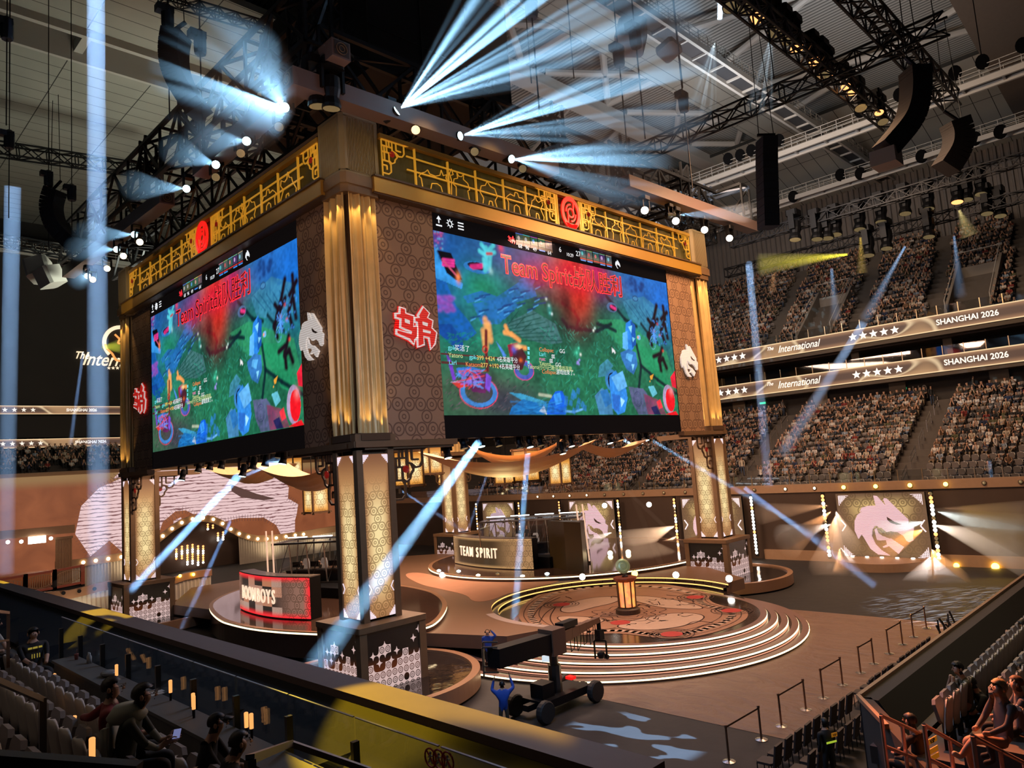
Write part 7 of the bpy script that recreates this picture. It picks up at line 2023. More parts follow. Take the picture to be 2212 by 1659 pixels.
for j, (px, py, X) in enumerate([(1572,343,47.5),(1598,335,47.5),(1622,325,47.5),(1662,312,47.5),(1682,303,47.5),(1857,240,47.5),(1942,205,47.5),(2062,158,47.5),(2121,134,47.5),(2208,98,47.5),(1713,425,60),(1815,378,60),(1858,375,60),(1990,338,60),(2105,300,60),(2160,285,60)]):
 p = onx(px, py, X-.9); mb = MB(); mb.m = (CAM-p).to_track_quat('Z', 'X').to_matrix().to_4x4() @ Matrix.Rotation(R(35), 4, 'X')
 r_ = .55 if X < 50 else .62; mb.lathe([(.12, -.45), (.25, -.4), (r_, .02), (r_*1.04, .06)], 14); mb.cur = 1; mb.lathe([(r_*.96, .05), (r_*.3, -.22), (0, -.25)], 14)
 me_ = mb.mesh('floodlight', [M['black'], M['steel']]); o = bpy.data.objects.new('floodlight', me_); COL.objects.link(o); o.location = p
 tag(o, f'round arena floodlight on the {"nearer" if X < 50 else "farther"} roof catwalk, {ORD[j if j < 10 else j-10]} from the left', 'lamp', 'unlit round floodlights on the catwalks')
# line arrays
def array(label, pts, w, dep, cap=False):
 P_ = [at(x, y, dep) for x, y in smooth([tuple(map(float, p)) for p in pts], False, 2)]
 t = thing('line_array', label, 'loudspeaker', group='black hanging line array loudspeakers'); W = w/FPX*dep
 n = len(P_); mb = MB(); lat = (UP.cross(FW)).normalized()
 D = 1.1
 for i in range(n-1):
  a, b_ = P_[i], P_[i+1]; d = (b_-a); L_ = d.length; d.normalize(); s = d.cross(FW).normalized(); f = s.cross(d).normalized()
  g_ = d*(L_*.03); vs = []
  for p in (a+g_, b_-g_):
   for x, y in ((-1, -1), (1, -1), (1, 1), (-1, 1)): vs.append(tuple(p+s*(x*W/2)+f*(y*D/2)))
  mb.add(vs, [(0,1,2,3),(7,6,5,4),(0,4,5,1),(1,5,6,2),(2,6,7,3),(3,7,4,0)])
 mb.build('speaker_cabinets', M['blackfab'], t)
 mb = MB(); top = P_[0]; mb.bar(top+V(0, 0, .2)-s*W*.6, top+V(0, 0, .2)+s*W*.6, .12, .12)
 for k_ in (-1, 1): mb.tube(top+s*(k_*W*.5)+V(0, 0, .2), top+s*(k_*W*.3)+V(0, 0, 6), .02, 4)
 mb.build('flying_frame', M['rig'], t)
 if cap: mb = MB(); q = P_[-1]; mb.box(q.x-.5, q.x+.5, q.y-.5, q.y+.5, q.z-.7, q.z-.05); mb.build('beige_cabinet', mat('beige_cabinet', (.35, .26, .20), .6), t)
 settle(t, P_[n//2])
array('tall curved line array at upper left', [(381,72),(375,105),(376,140),(386,172),(402,202),(432,245)], 42, 30)
array('smaller curved line array at far left', [(120,410),(110,440),(113,468),(124,494),(160,528)], 30, 45)
array('tall curved line array at upper right with beige end box', [(1976,150),(1979,190),(1975,230),(1960,270),(1912,325)], 42, 31, True)
array('wide curved line array at far right', [(2062,262),(2072,290),(2068,325),(2042,365)], 44, 38)
array('straight speaker column hanging above the right end of the stage', [(1656,300),(1656,360),(1658,420),(1660,492)], 32, 36)
for j, (px, py, dep, lb) in enumerate(((1147,12,30,'at top centre'),(1336,118,33,'above the right side, second'),(1476,218,36,'above the right side, third'),(15,60,32,'at the far left top'),(20,300,40,'at the left edge'),(432,90,30,'beside the upper left line array'),(105,385,45,'above the smaller left line array'),(155,415,45,'right of the smaller left line array'),(362,35,30,'above the upper left line array'),(1372,75,30,'near the white boxes'))):
 p = at(px, py, dep); t = thing('chain_hoist', f'black chain hoist hanging {lb}', 'hoist', p, group='black chain hoists')
 mb = MB(); mb.lathe([(.22, -.55), (.26, -.4), (.26, .35), (.12, .5)], 8); mb.box(-.45, .2, -.2, .2, .1, .4); mb.build('motor', mat('blue_black_motor', (.02, .03, .04), .5), t)
 mb = MB(); mb.tube((0, 0, .4), (0, 0, 29.5-p.z), .03, 4); mb.tube((0, 0, -.5), (0, 0, -4.5), .03, 4); mb.build('chain', M['black'], t)
for j, (px, py, w, dep, lb) in enumerate(((1363,80,1.3,34,'white loudspeaker box hanging left of the wide catwalk'),(1445,108,1.0,36,'flat white box hanging below the wide catwalk'),(85,582,1.6,55,'white angular loudspeaker at far left'),(108,598,1.5,54,'second white angular loudspeaker at far left'))):
 mb = MB(); mb.bev(-w/2, w/2, -w/2, w/2, -w/2*(.35 if j == 1 else .9), w/2*(.35 if j == 1 else .9), w*.12); o = one_obj('hanging_box', mb, M['white'], lb, 'loudspeaker'); o.location = at(px, py, dep); o.rotation_euler = (.25, .3, .6+j)
# cables to the roof
for j, (px, py, X, Y) in enumerate(((1148,180,0,0),(1240,170,0,0),(1475,190,0,0),(1672,170,0,0),(1700,120,0,0),(2120,120,0,0),(2020,60,0,0),(20,200,0,0))):
 p = at(px, py, 34); mb = MB(); mb.tube((0, 0, 0), (0, 0, max(1, 29.8-p.z)), .025, 4); o = one_obj('rigging_wire', mb, M['black'], f'thin rigging wire to the roof, {ORD[j]} of the group', 'wire', 'thin rigging wires'); o.location = p
# ---------------------------------------------------------------- swagged canopy and hanging lanterns under the tower
SILK = mat('peach_silk_canopy', (.80, .50, .26), .6, noise=.15, nscale=1)
def swag(label, x0, x1, sag, dep, y=948, deep=7):
 a = at(x0, y, dep); b_ = at(x1, y, dep); a.z = b_.z = min(a.z, b_.z, -3.3); f = V(FW.x, FW.y, 0).normalized()*deep
 mb = MB(); nu, nv = 40, 20; vs = []
 for j in range(nv+1):
  v = j/nv
  for i in range(nu+1):
   u = i/nu; p = a.lerp(b_, u)+f*v; s_ = math.sin(PI*u)**.8*(.55+.45*math.sin(PI*v)) if 0 < u < 1 else 0
   vs.append((p.x, p.y, p.z-sag*s_+.06*math.sin(v*40+u*3)*(1 if 0 < u < 1 else 0)))
 mb.add(vs, [(j*(nu+1)+i, j*(nu+1)+i+1, (j+1)*(nu+1)+i+1, (j+1)*(nu+1)+i) for j in range(nv) for i in range(nu)])
 o = mb.build('silk_swag', SILK, None, True); o.data.transform(Matrix.Translation(-a)); o.location = a; tag(o, label, 'canopy', 'peach silk swags under the tower')
swag('big peach silk swag behind the left part of the right screen edge', 900, 1290, 1.75, 40); swag('second silk swag in front of the big one', 1010, 1215, 1.6, 46)
swag('small silk swag right of the big one', 1270, 1400, .8, 40); swag('silk swag below the left screen near the front pillar', 540, 740, 1.9, 42, 985); swag('small silk swag at the left part of the left screen edge', 440, 570, 1.2, 46, 1000)
spot('canopy_uplight', at(1090, 1150, 46), at(1090, 960, 44), 70, 1500, (1.0, .78, .35), .7, .3); spot('canopy_uplight', at(620, 1150, 46), at(630, 990, 46), 60, 900, (1.0, .55, .25), .7, .3)
LANTH = led_coin_mat('hanging_lantern_paper', .42, (.45, .15, .02), (.80, .36, .06), (1.0, .84, .45), (.28, .11, .01), 1.05, 'lantern')
def lantern_proto():
 t = thing('hanging_lantern', 'x', 'lantern'); s = .62; h = 2.2
 for k_ in range(4):
  a = V(-s, -s, .1); b_ = V(s, -s, .1); rz = Matrix.Rotation(k_*PI/2, 3, 'Z'); panel('paper_panel', LANTH, (rz@a, rz@b_, rz@(b_+V(0, 0, h-.2)), rz@(a+V(0, 0, h-.2))), t)
 mb = MB()
 for sx in (-1, 1):
  for sy in (-1, 1): mb.box(sx*s-.06, sx*s+.06, sy*s-.06, sy*s+.06, -.12, h+.12)
  for z in (.0, h): mb.box(-s-.2, s+.2, sx*s-.05, sx*s+.05, z-.05, z+.08); mb.box(sx*s-.05, sx*s+.05, -s-.2, s+.2, z-.05, z+.08)
 mb.build('frame', M['bronze_dark'], t)
 mb = MB(); mb.tube((-.3, 0, h), (-.3, 0, h+2), .03, 4); mb.tube((.3, 0, h), (.3, 0, h+2), .03, 4); mb.build('chain', M['black'], t); return t
LPt = lantern_proto()
for j, (px, py, hp, lb) in enumerate(((684,1107,67,'lantern hanging left of the front pillar, lowest and nearest'),(636,1030,42,'lantern partly behind the silk below the left screen'),(885,1050,76,'lantern just right of the front pillar behind the bracket'),(932,1024,60,'lantern behind the silk, second right of the front pillar'),
         (966,1048,48,'lantern in front of the rear pillar'),(941,1047,30,'small distant lantern left of the rear pillar'),(1091,1045,52,'lantern left of the largest lantern group'),(1139,1040,68,'largest lantern under the right screen'),(1212,1046,58,'lantern right of the largest one'))):
 o = LPt if j == 0 else dup(LPt); dep = 2.2*FPX/hp; o.location = at(px, py, dep); o.rotation_euler = (0, 0, R([0, 10, 5, 0, 8, 0, 0, 0, 0][j])); tag(o, lb, 'lantern', 'paper lanterns hanging under the tower')
# lamps hung below the screen edges
for j, (px, py, ln_) in enumerate([(1000,955,'lens_off'),(1037,951,'lens_ice'),(1075,950,'lens_off'),(1120,955,'lens_off'),(1142,953,'lens_ice'),(1165,950,'lens_off'),(1232,952,'lens_white'),(1213,968,'lens_warm'),(1262,945,'lens_off'),(1315,946,'lens_ice'),(1338,940,'lens_off'),(1380,948,'lens_white'),(1393,941,'lens_ice'),(965,975,'lens_white')]):
 p = ony(px, py, .6); fixture(f'lamp hanging below the right screen, {ORD[j]} from the left', p, p+V(0, -1, -4), ln_, 'lamps below the right screen', 1.15)
for j, (px, py, ln_) in enumerate([(395,1026,'lens_ice'),(430,1008,'lens_off'),(455,1003,'lens_off'),(480,1000,'lens_off'),(526,1016,'lens_ice'),(548,1000,'lens_off'),(575,993,'lens_off'),(613,988,'lens_ice'),(604,975,'lens_off')]):
 p = onx(px, py, .6); fixture(f'lamp hanging below the left screen, {ORD[j]} from the left', p, p+V(-1, 0, -4), ln_, 'lamps below the left screen', 1.15)
# lamps along the platform edges
for j, (px, py, z) in enumerate([(565,1374,-13.6),(612,1378,-13.6),(675,1374,-13.6),(480,1342,-13.6),(490,1352,-13.6),(520,1362,-13.6),(545,1372,-13.6),(972,1300,-13.3),(968,1325,-13.4),(980,1355,-13.5),(935,1272,-12.9),(965,1290,-13.2),(1012,1365,-13.5),(1030,1340,-13.3)]):
 p = onz(px, py, z); p.z = ZF+.72; fixture(f'floor moving head beside the left team platform, {ORD[j]} in line', p, p+V(-.5, -1, 2), 'lens_ice' if j in (2, 5, 0) else 'lens_off', 'floor moving heads by the left team platform', 1.25, True)
for j, (px, py, ln_) in enumerate([(948,1236,'lens_ice'),(955,1242,'lens_white'),(991,1237,'lens_ice'),(1075,1243,'lens_off'),(1182,1243,'lens_ice'),(1033,1246,'lens_warm'),(1129,1248,'lens_white'),(1258,1246,'lens_white'),(1371,1239,'lens_yellow'),(1460,1242,'lens_white'),(1575,1250,'lens_white'),(1318,1195,'lens_warm'),(1357,1193,'lens_warm'),(1306,1092,'lens_white'),(1402,1090,'lens_white')]):
 p = onz(px, py, -12.4) if j < 11 else at(px, py, 55); mb = MB(); mb.m = (CAM-p).to_track_quat('Z', 'X').to_matrix().to_4x4(); mb.lathe([(.1, -.3), (.2, -.2), (.22, .0)], 10); mb.cur = 1; mb.lathe([(.20, .01), (0, .05)], 10)
 me_ = mb.mesh('stage_lamp', [M['black'], M[ln_]]); o = bpy.data.objects.new('stage_lamp', me_); COL.objects.link(o); o.location = p
 tag(o, f'small stage lamp at the {"foot of the right team platform" if j < 11 else "back of the stage"}, {ORD[j if j < 11 else j-11]} from the left', 'lamp', 'small stage lamps')
# ---------------------------------------------------------------- detailed people
def fingers(J, E, s, d, u, curl=.6):
 """five fingers on hand s ('L'/'R'): d pointing direction, u towards the thumb side"""
 d = Vector(d).normalized(); u = Vector(u).normalized(); n = d.cross(u).normalized()*(1 if s == 'L' else -1)
 h = Vector(J['h'+s][0])
 for i, (o_, l_) in enumerate(((.028, .062), (.010, .070), (-.010, .066), (-.028, .052))):
  b_ = h+u*o_+d*.035; m_ = b_+d*l_*.5+n*.004; e = m_+(d*(1-curl)-n*curl).normalized()*l_*.55
  for k_, p in enumerate((b_, m_, e)): J[f'g{s}{i}{k_}'] = (tuple(p), .0095-.001*k_)
  E += [('h'+s, f'g{s}{i}0'), (f'g{s}{i}0', f'g{s}{i}1'), (f'g{s}{i}1', f'g{s}{i}2')]
 b_ = h+u*.03-d*.015; m_ = b_+(u+d*.6).normalized()*.035; e = m_+(d+u*.2-n*.4).normalized()*.03
 for k_, p in enumerate((b_, m_, e)): J[f't{s}{k_}'] = (tuple(p), .0115-.001*k_)
 E += [('h'+s, f't{s}0'), (f't{s}0', f't{s}1'), (f't{s}1', f't{s}2')]
def hero(label, J, mats, head_at=None, loc=None, rz=0.0, hair='short', turn=0.0, glasses=False, group=None, hands=(), hs=1.0, name='person', hairm=None):
 """mats: top, trousers, forearm, shoe, skin"""
 E = list(EDG)
 for s, d, u, c_ in hands: J['h'+s] = (J['h'+s][0], (.036, .022)); fingers(J, E, s, d, u, c_)
 hd = Vector(J['hd'][0]); J['hd'] = (tuple(hd), (.078*hs, .088*hs)); J['ht'] = (tuple(hd+V(.0, 0, .085*hs)), (.074*hs, .082*hs))
 J['cn'] = (tuple(hd+V(.035*math.cos(turn), .035*math.sin(turn), -.055*hs)), .052*hs); E.append(('hd', 'cn'))
 me_ = skin_mesh('person', J, E, 'pel', 2)
 REG.update({(a, b_): 0 for a, b_ in E if b_[0] in 'gt' and (b_[1] in 'LR') and len(b_) > 2 or b_ == 'cn'})
 idx = regions(me_, J, E, V(-math.cos(turn), -math.sin(turn), 0))
 f = V(math.cos(turn), math.sin(turn), 0); sd = V(-f.y, f.x, 0); c = hd+V(0, 0, .03*hs)
 hairmat = hairm or M['hair']
 for m_ in (mats[4], hairmat, mats[0], mats[1], mats[2], mats[3], M['black']): me_.materials.append(m_)
 me_.polygons.foreach_set('material_index', idx.astype(np.int32))
 import bmesh
 bm = bmesh.new(); bm.from_mesh(me_)
 def addm(mb, mi):
  vs = [bm.verts.new(v) for v in mb.v]
  for q in mb.f:
   try: fa = bm.faces.new([vs[i] for i in q]); fa.material_index = mi; fa.smooth = True
   except ValueError: pass
 mb = MB(); mb.add([tuple(c+f*.098*hs+V(0, 0, .02)), tuple(c+f*.122*hs-V(0, 0, .022)), tuple(c+f*.09*hs+sd*.017-V(0, 0, .026)), tuple(c+f*.09*hs-sd*.017-V(0, 0, .026)), tuple(c+f*.094*hs-V(0, 0, .034))], [(0, 1, 2), (0, 3, 1), (1, 4, 2), (1, 3, 4)])
 for k_ in (-1, 1): mb.sphere(c+sd*k_*.088*hs-f*.005-V(0, 0, .008), .027, 8, 5, (.7, .45, 1.15))
 addm(mb, 0)
 mb = MB()
 for k_ in (-1, 1): mb.sphere(c+f*.090*hs+sd*k_*.032+V(0, 0, .012), .009, 6, 4)
 mb.bar(c+f*.090*hs+sd*.022-V(0, 0, .052), c+f*.090*hs-sd*.022-V(0, 0, .052), .006, .005); addm(mb, 6)
 bm.to_mesh(me_); bm.free(); me_.update()
 o = bpy.data.objects.new(name, me_); COL.objects.link(o); o.rotation_euler = (0, 0, rz)
 if head_at is not None: loc = Vector(head_at)-Matrix.Rotation(rz, 3, 'Z')@hd
 o.location = loc; tag(o, label, 'person', group)
 mb = MB()
 n, m_ = 20, 10; R_ = .098*hs; vs = []
 for j in range(m_+1):
  for i in range(n):
   a = 2*PI*i/n; ph = PI*.60*j/m_
   if math.cos(a) > .2: ph *= .52
   elif math.cos(a) > -.3: ph *= .86
   w_ = 1+.05*math.sin(7*a+3*j)*(1 if hair != 'cap' else 0)
   if hair == 'long': ph = ph*1.45 if math.cos(a) < .35 else ph
   if hair == 'curly': w_ = 1.12+.10*math.sin(9*a+5*j)*math.sin(4*j+a)
   v = f*(math.cos(a)*math.sin(ph)*R_*w_*1.03)+sd*(math.sin(a)*math.sin(ph)*R_*w_*.90)+V(0, 0, math.cos(ph)*R_*w_)
   vs.append(tuple(c-f*.008+V(0, 0, .014)+v))
 mb.add(vs, [(j*n+i, j*n+(i+1) % n, (j+1)*n+(i+1) % n, (j+1)*n+i) for j in range(m_) for i in range(n)])
 if hair == 'cap': mb.slab([tuple(c+f*.08+sd*.07+V(0, 0, .045)), tuple(c+f*.17+sd*.045+V(0, 0, .03)), tuple(c+f*.17-sd*.045+V(0, 0, .03)), tuple(c+f*.08-sd*.07+V(0, 0, .045))], (0, 0, 1), .012)
 if hair != 'none': h_ = mb.build('cap' if hair == 'cap' else 'hair', M['black'] if hair == 'cap' else hairmat, o, True)
 if glasses:
  mb = MB()
  for k_ in (-1, 1):
   q = [c+f*.108*hs+sd*(k_*.034+.024*math.cos(a))+V(0, 0, .012+.018*math.sin(a)) for a in [2*PI*i/10 for i in range(11)]]; mb.path(q, .003, 4); mb.tube(c+f*.105*hs+sd*k_*.058+V(0, 0, .015), c-f*.01+sd*k_*.088*hs+V(0, 0, .01), .003, 4)
  mb.tube(c+f*.11*hs+sd*.01+V(0, 0, .014), c+f*.11*hs-sd*.01+V(0, 0, .014), .003, 4); mb.build('glasses', M['steel_dark'], o)
 return o
BK = mat('black_clothes', (.012, .012, .014), .8); DKR = mat('dark_red_shirt', (.20, .012, .015), .7, noise=.2); SAGE = mat('pale_sage_jacket', (.30, .31, .25), .7, noise=.15, nscale=6); DGRN = mat('dark_green_jacket', (.035, .045, .035), .7)
BLU = mat('cobalt_blue_shirt', (.02, .08, .42), .6, noise=.2, nscale=5); OLV = mat('olive_trousers', (.07, .055, .035), .85); GRT = mat('grey_tshirt', (.17, .15, .15), .8, noise=.1); SKN = M['skin']
def hx(px, py, x): return onx(px, py, x)
GF = 'spectators in the near left stand'
J = joints(lean=-.02, wide=1.45); J['eR'] = ((-.30, -.42, .80), .055); J['wR'] = ((-.42, -.72, .74), .042); J['hR'] = ((-.42, -.82, .72), .04)
J = {k_: ((v[0][0], -v[0][1], v[0][2]), v[1]) for k_, v in J.items()}; J['eL'], J['eR'] = J['eL'], J['eR']
hero('man with glasses in dark red shirt looking up, arm over the next seat', J, (DKR, BK, DKR, BK, SKN), hx(243, 1492, -13.75), rz=R(-22), glasses=True, group=GF, hs=1.16, turn=R(-12))
J = joints(lean=.14, arms='lap', wide=1.25); J['hL'] = ((.46, .05, .70), .036); J['hR'] = ((.44, -.07, .70), .036)
o = hero('man with glasses in sage and dark green jacket holding a phone', J, (DGRN, BK, SAGE, BK, SKN), hx(311, 1508, -13.75), rz=R(-28), glasses=True, group=GF, hs=1.14, hands=(('L', (1, -.3, .1), (0, .3, 1), .5), ('R', (1, .3, .1), (0, -.3, 1), .5)))
mb = MB(); 
for k_ in (-1, 1): mb.slab([(-.16, k_*.05, .93), (-.14, k_*.30, .98), (-.12, k_*.31, .62), (-.17, k_*.05, .58)][::k_], (1, 0, 0), .05)
mb.lathe([(.17, 0), (.20, .05), (.12, .16)], 14, (.05, 0, .96)); mb.build('hood_collar', SAGE, o, True)
mb = MB(); mb.box(-.035, .035, -.075, .075, -.005, .005); ph = one_obj('phone', mb, mat('phone_glow', (.1, .1, .15), .3, emit=(.16, .18, .38), es=.8), 'phone held by the man in the sage jacket', 'phone'); ph.location = o.matrix_basis @ V(.52, 0, .745); ph.rotation_euler = (.3, 0, R(-28))
hero('man in black cap and glasses looking to the right, front row', joints(lean=.10, wide=1.1), (BK, BK, SKN, BK, SKN), hx(470, 1568, -12.95), rz=R(-35), hair='cap', glasses=True, group=GF, hs=1.05)
hero('close-cropped man in black at the right end of the front row', joints(lean=.12, wide=1.2), (BK, BK, SKN, BK, SKN), hx(519, 1610, -12.95), rz=R(-15), group=GF, hs=1.12)
o = hero('man in black esports jersey with yellow lettering, arms folded', joints(wide=1.35, lean=.02), (BK, BK, SKN, BK, SKN), hx(72, 1372, -13.0), rz=R(-80), group=GF, hs=1.1)
mb = MB()
for x, w in ((-.09, .07), (0, .08), (.09, .06)): mb.bar((.115, x-w/2, .93), (.115, x+w/2, .93), .01, .035)
for x in (-.06, -.02, .03, .07): mb.bar((.13, x, .82), (.13, x, .74), .012, .01)
mb.build('jersey_print', mat('yellow_jersey_print', (.7, .55, .08), .6, emit=(.5, .38, .05), es=.4), o)
hero('person in pale clothes at the left edge eating near the railing', joints(lean=.15), (mat('pale_coat', (.40, .38, .34), .8), BK, SKN, BK, SKN), hx(-8, 1350, -13.4), rz=R(-40), group=GF)
# right-hand stand
GR = 'spectators in the near right stand'
o = hero('curly-haired man with hands at his chin, knees up, bare legs', joints(arms='chin', lean=.08), (mat('olive_tshirt', (.12, .10, .06), .8), SKN, SKN, mat('grey_trainers', (.35, .32, .33), .6), SKN), ony(2068, 1447, -20.95), rz=R(125), hair='curly', group=GR, hs=1.05, turn=R(20))
hero('man bending his head forward beside the curly-haired man', joints(lean=.20), (BK, BK, SKN, BK, SKN), ony(2097, 1478, -21.1), rz=R(125), group=GR, turn=R(-20))
o = hero('blond person with crossed bare legs in grey printed t-shirt', joints(crossed=True, lean=-.02), (GRT, SKN, GRT, mat('white_trainers', (.5, .5, .5), .6), SKN), ony(2158, 1490, -22.6), rz=R(140), hair='long', group=GR, hairm=mat('blond_hair', (.55, .42, .22), .6, noise=.3, nscale=30), hs=1.05)
text_mesh('shirt_lettering', 'yatoro', .13, mat('white_shirt_print', (.7, .7, .7), .7), o, (-.215, 0, .93), (0, -1, 0), (0, 0, 1), .004)
hero('man in grey t-shirt beside the blond person, seen from behind', joints(lean=-.02), (GRT, BK, GRT, BK, SKN), ony(2195, 1480, -22.5), rz=R(110), group=GR, hairm=mat('brown_hair', (.14, .07, .04), .6))
hero('person leaning in the second row at the right edge', joints(lean=.10), (BK, BK, SKN, BK, SKN), ony(2206, 1447, -21.9), rz=R(120), group=GR)
hero('person at the right edge holding a lit phone, front row', joints(arms='phone'), (GRT, OLV, SKN, BK, SKN), ony(2206, 1352, -20.95), rz=R(100), group=GR)
t = hero('security guard in black with orange and yellow vest bands, seated low by the railing', joints(lean=.05, wide=1.1), (BK, BK, BK, BK, SKN), ony(1966, 1561, -21.1), rz=R(80), group=GR, hs=1.05)
VO = mat('orange_vest_band', (.85, .38, .03), .5, emit=(.5, .18, .01), es=.3)
mb = MB()
for z in (.96, .82, .72): mb.bar((-.22, -.16, z), (-.22, .16, z), .012, .075)
vb = mb.build('vest_band', VO, t); text_mesh('vest_lettering', 'VSP', .09, BK, vb, (-.235, 0, .96), (0, -1, 0), (0, 0, 1), .004)
# ---------------------------------------------------------------- floor crew, camera crane
J = joints(stand=True, wide=1.45); J.update(sL=((0, .24, 1.40), .08), sR=((0, -.24, 1.40), .08), eL=((.12, .34, 1.46), .062), wL=((.18, .26, 1.72), .042), hL=((.2, .22, 1.80), .036), eR=((.10, -.38, 1.48), .062), wR=((.2, -.30, 1.76), .036), hR=((.22, -.28, 1.84), .036))
p = onz(1092, 1590, ZF); o = hero('crane operator in blue shirt seen from behind, both arms raised', J, (BLU, OLV, BLU, BK, SKN), None, (p.x, p.y, ZF), R(52), group='camera crane crew', hs=1.05, hands=(('L', (.2, 0, 1), (1, 0, 0), .7), ('R', (.2, 0, 1), (1, 0, 0), .7)))
J = joints(stand=True, wide=1.5); J.update(sL=((0, .24, 1.40), .08), sR=((0, -.24, 1.40), .08), eL=((.05, .38, 1.48), .062), wL=((.06, .20, 1.68), .036), hL=((.03, .12, 1.72), .036))
p = onz(1064, 1462, ZF); q = at(1055, 1378, (V(p.x, p.y, 0)-CAM).dot(FW)); o = hero('second crane operator in blue shirt with a hand on his headset', J, (BLU, BK, BLU, BK, SKN), None, (p.x+.6, p.y+.8, ZF), R(-150), group='camera crane crew', hair='none', hs=1.05)
mb = MB(); hdc = V(.02, 0, 1.63); mb.path([hdc+V(0, .1*math.cos(a), .11*math.sin(a)) for a in [PI*i/10 for i in range(11)]], .012, 5)
for k_ in (-1, 1): mb.sphere(hdc+V(0, k_*.1, 0), .035, 8, 5)
mb.build('headset', M['black'], o)
p = onz(1798, 1705, ZF); o = hero('security guard standing on the arena floor in black vest with orange label', joints(stand=True, wide=1.25), (BK, BK, BK, BK, SKN), None, (p.x, p.y, ZF), R(65), hs=1.05)
mb = MB(); mb.bar((-.17, -.02, 1.36), (-.17, -.20, 1.36), .01, .10); mb.build('vest_label', VO, o); text_mesh('vest_lettering', 'VSP', .07, BK, o, (-.185, -.11, 1.36), (0, -1, 0), (0, 0, 1), .004)
mb = MB(); mb.bar((-.17, -.16, 1.2), (-.17, .16, 1.2), .012, .045); mb.build('reflective_band', mat('yellow_reflective_band', (.7, .8, .1), .4, emit=(.5, .7, .05), es=.6), o)
# crane
t = thing('camera_crane', 'long camera crane with telescopic arm reaching over the round stage', 'camera crane')
bq = onz(1180, 1528, ZF); D0 = (bq-CAM).dot(FW); tail = at(1066, 1422, D0-2.3); el = at(1193, 1384, D0); tip = at(1292, 1338, D0+3.4)
CRB = mat('brown_lit_crane_arm', (.15, .075, .045), .5)  # brown of the orange light on the arm put into its colour
mb = MB(); mb.bar(tail, el, .55, .62); mb.build('tail_arm', M['black'], t)
mb = MB(); a = el; n = 6
for i in range(n): f0, f1 = i/n, (i+.92)/n; w_ = .42-.045*i; mb.bar(el.lerp(tip, f0), el.lerp(tip, f1), w_, w_*1.1)
mb.build('telescopic_arm', CRB, t)
mb = MB(); mb.bar(el-V(.35, 0, 0), el+V(.35, 0, 0), .7, .9); mb.build('pivot_head', CRB, t)
mb = MB(); mb.bar(el.lerp(tip, .15)+V(0, 0, .38), el.lerp(tip, .45)+V(0, 0, .34), .35, .22); mb.build('battery_case', M['black'], t)
mb = MB(); b_ = V(el.x, el.y, ZF+.55); mb.tube(b_, V(el.x, el.y, el.z), .16, 10); mb.tube(b_, b_+V(0, 0, 1.0), .24, 10); mb.build('column', M['steel_dark'], t)
mb = MB(); h0 = tip+V(0, 0, -.2); mb.tube(tip, h0-V(0, 0, .25), .09, 8); mb.box(h0.x-.14, h0.x+.14, h0.y-.14, h0.y+.14, h0.z-.6, h0.z-.2)
for k_ in (-1, 1): mb.bar(h0+RT*.24*k_+V(0, 0, -.65), h0+RT*.24*k_+V(0, 0, -1.35), .05, .06)
mb.bar(h0+RT*.24+V(0, 0, -.65), h0-RT*.24+V(0, 0, -.65), .06, .06); mb.build('remote_head', M['black'], t)
mb = MB(); mb.sphere(h0+V(0, 0, -1.2), .17, 10, 7); mb.tube(h0+V(0, 0, -1.2), h0+V(.3, -.1, -1.35), .10, 10); mb.build('camera', M['black'], t)
mb = MB()
for i in range(5): q = el.lerp(tip, .35+.14*i); mb.path([q+V(0, 0, -.15), q+V(.02, 0, -.7-.1*(i % 2)), el.lerp(tip, .42+.14*i)+V(0, 0, -.65), el.lerp(tip, .45+.14*i)+V(0, 0, -.15)], .018, 5)
mb.build('hanging_cable', M['black'], t)
for q_, s_ in ((at(1086, 1400, 28), .16), (at(1180, 1423, 28.6), .17)): mb = MB(); mb.bar(q_-RT*s_, q_+RT*s_, .04, s_*1.4); mb.build('monitor', mat('crane_monitor_glow', (.6, .7, .8), .4, emit=(.62, .70, .72), es=.95), t)
mb = MB()
for dx in (0, .5):
 for dz in (.35, -.45): mb.tube(tail+RT*-.35+FW*dx+V(0, 0, dz), tail+RT*.15+FW*dx+V(0, 0, dz), .03, 5)
 mb.tube(tail+RT*-.35+FW*dx+V(0, 0, .35), tail+RT*-.35+FW*dx+V(0, 0, -.6), .03, 5)
mb.build('tail_handle', M['steel_dark'], t)
mb = MB(); mb.box(el.x-1.2, el.x+1.3, el.y-.55, el.y+.55, ZF+.35, ZF+.62); mb.bar(b_+V(-1.6, 0, -.1), b_+V(1.6, 0, -.1), .25, .2); mb.box(el.x-1.0, el.x-.4, el.y-.3, el.y+.3, ZF+.6, ZF+1.1); mb.build('dolly_base', M['black'], t)
for dx, dy in ((-1.35, -.7), (1.35, -.7), (-1.35, .75), (1.35, .75)):
 mb = MB(); mb.m = Matrix.Translation((el.x+dx, el.y+dy, ZF+.38)) @ Matrix.Rotation(PI/2, 4, 'X'); mb.lathe([(.14, -.13), (.34, -.13), (.38, -.08), (.38, .08), (.34, .13), (.14, .13)], 18); mb.build('wheel', mat('black_rubber_tyre', (.02, .018, .017), .7), t)
mb = MB(); mb.box(el.x+.55, el.x+.8, el.y-.3, el.y+.0, ZF+.9, ZF+1.0); mb.build('red_indicator', M['red'], t)
settle(t, (el.x, el.y, ZF))
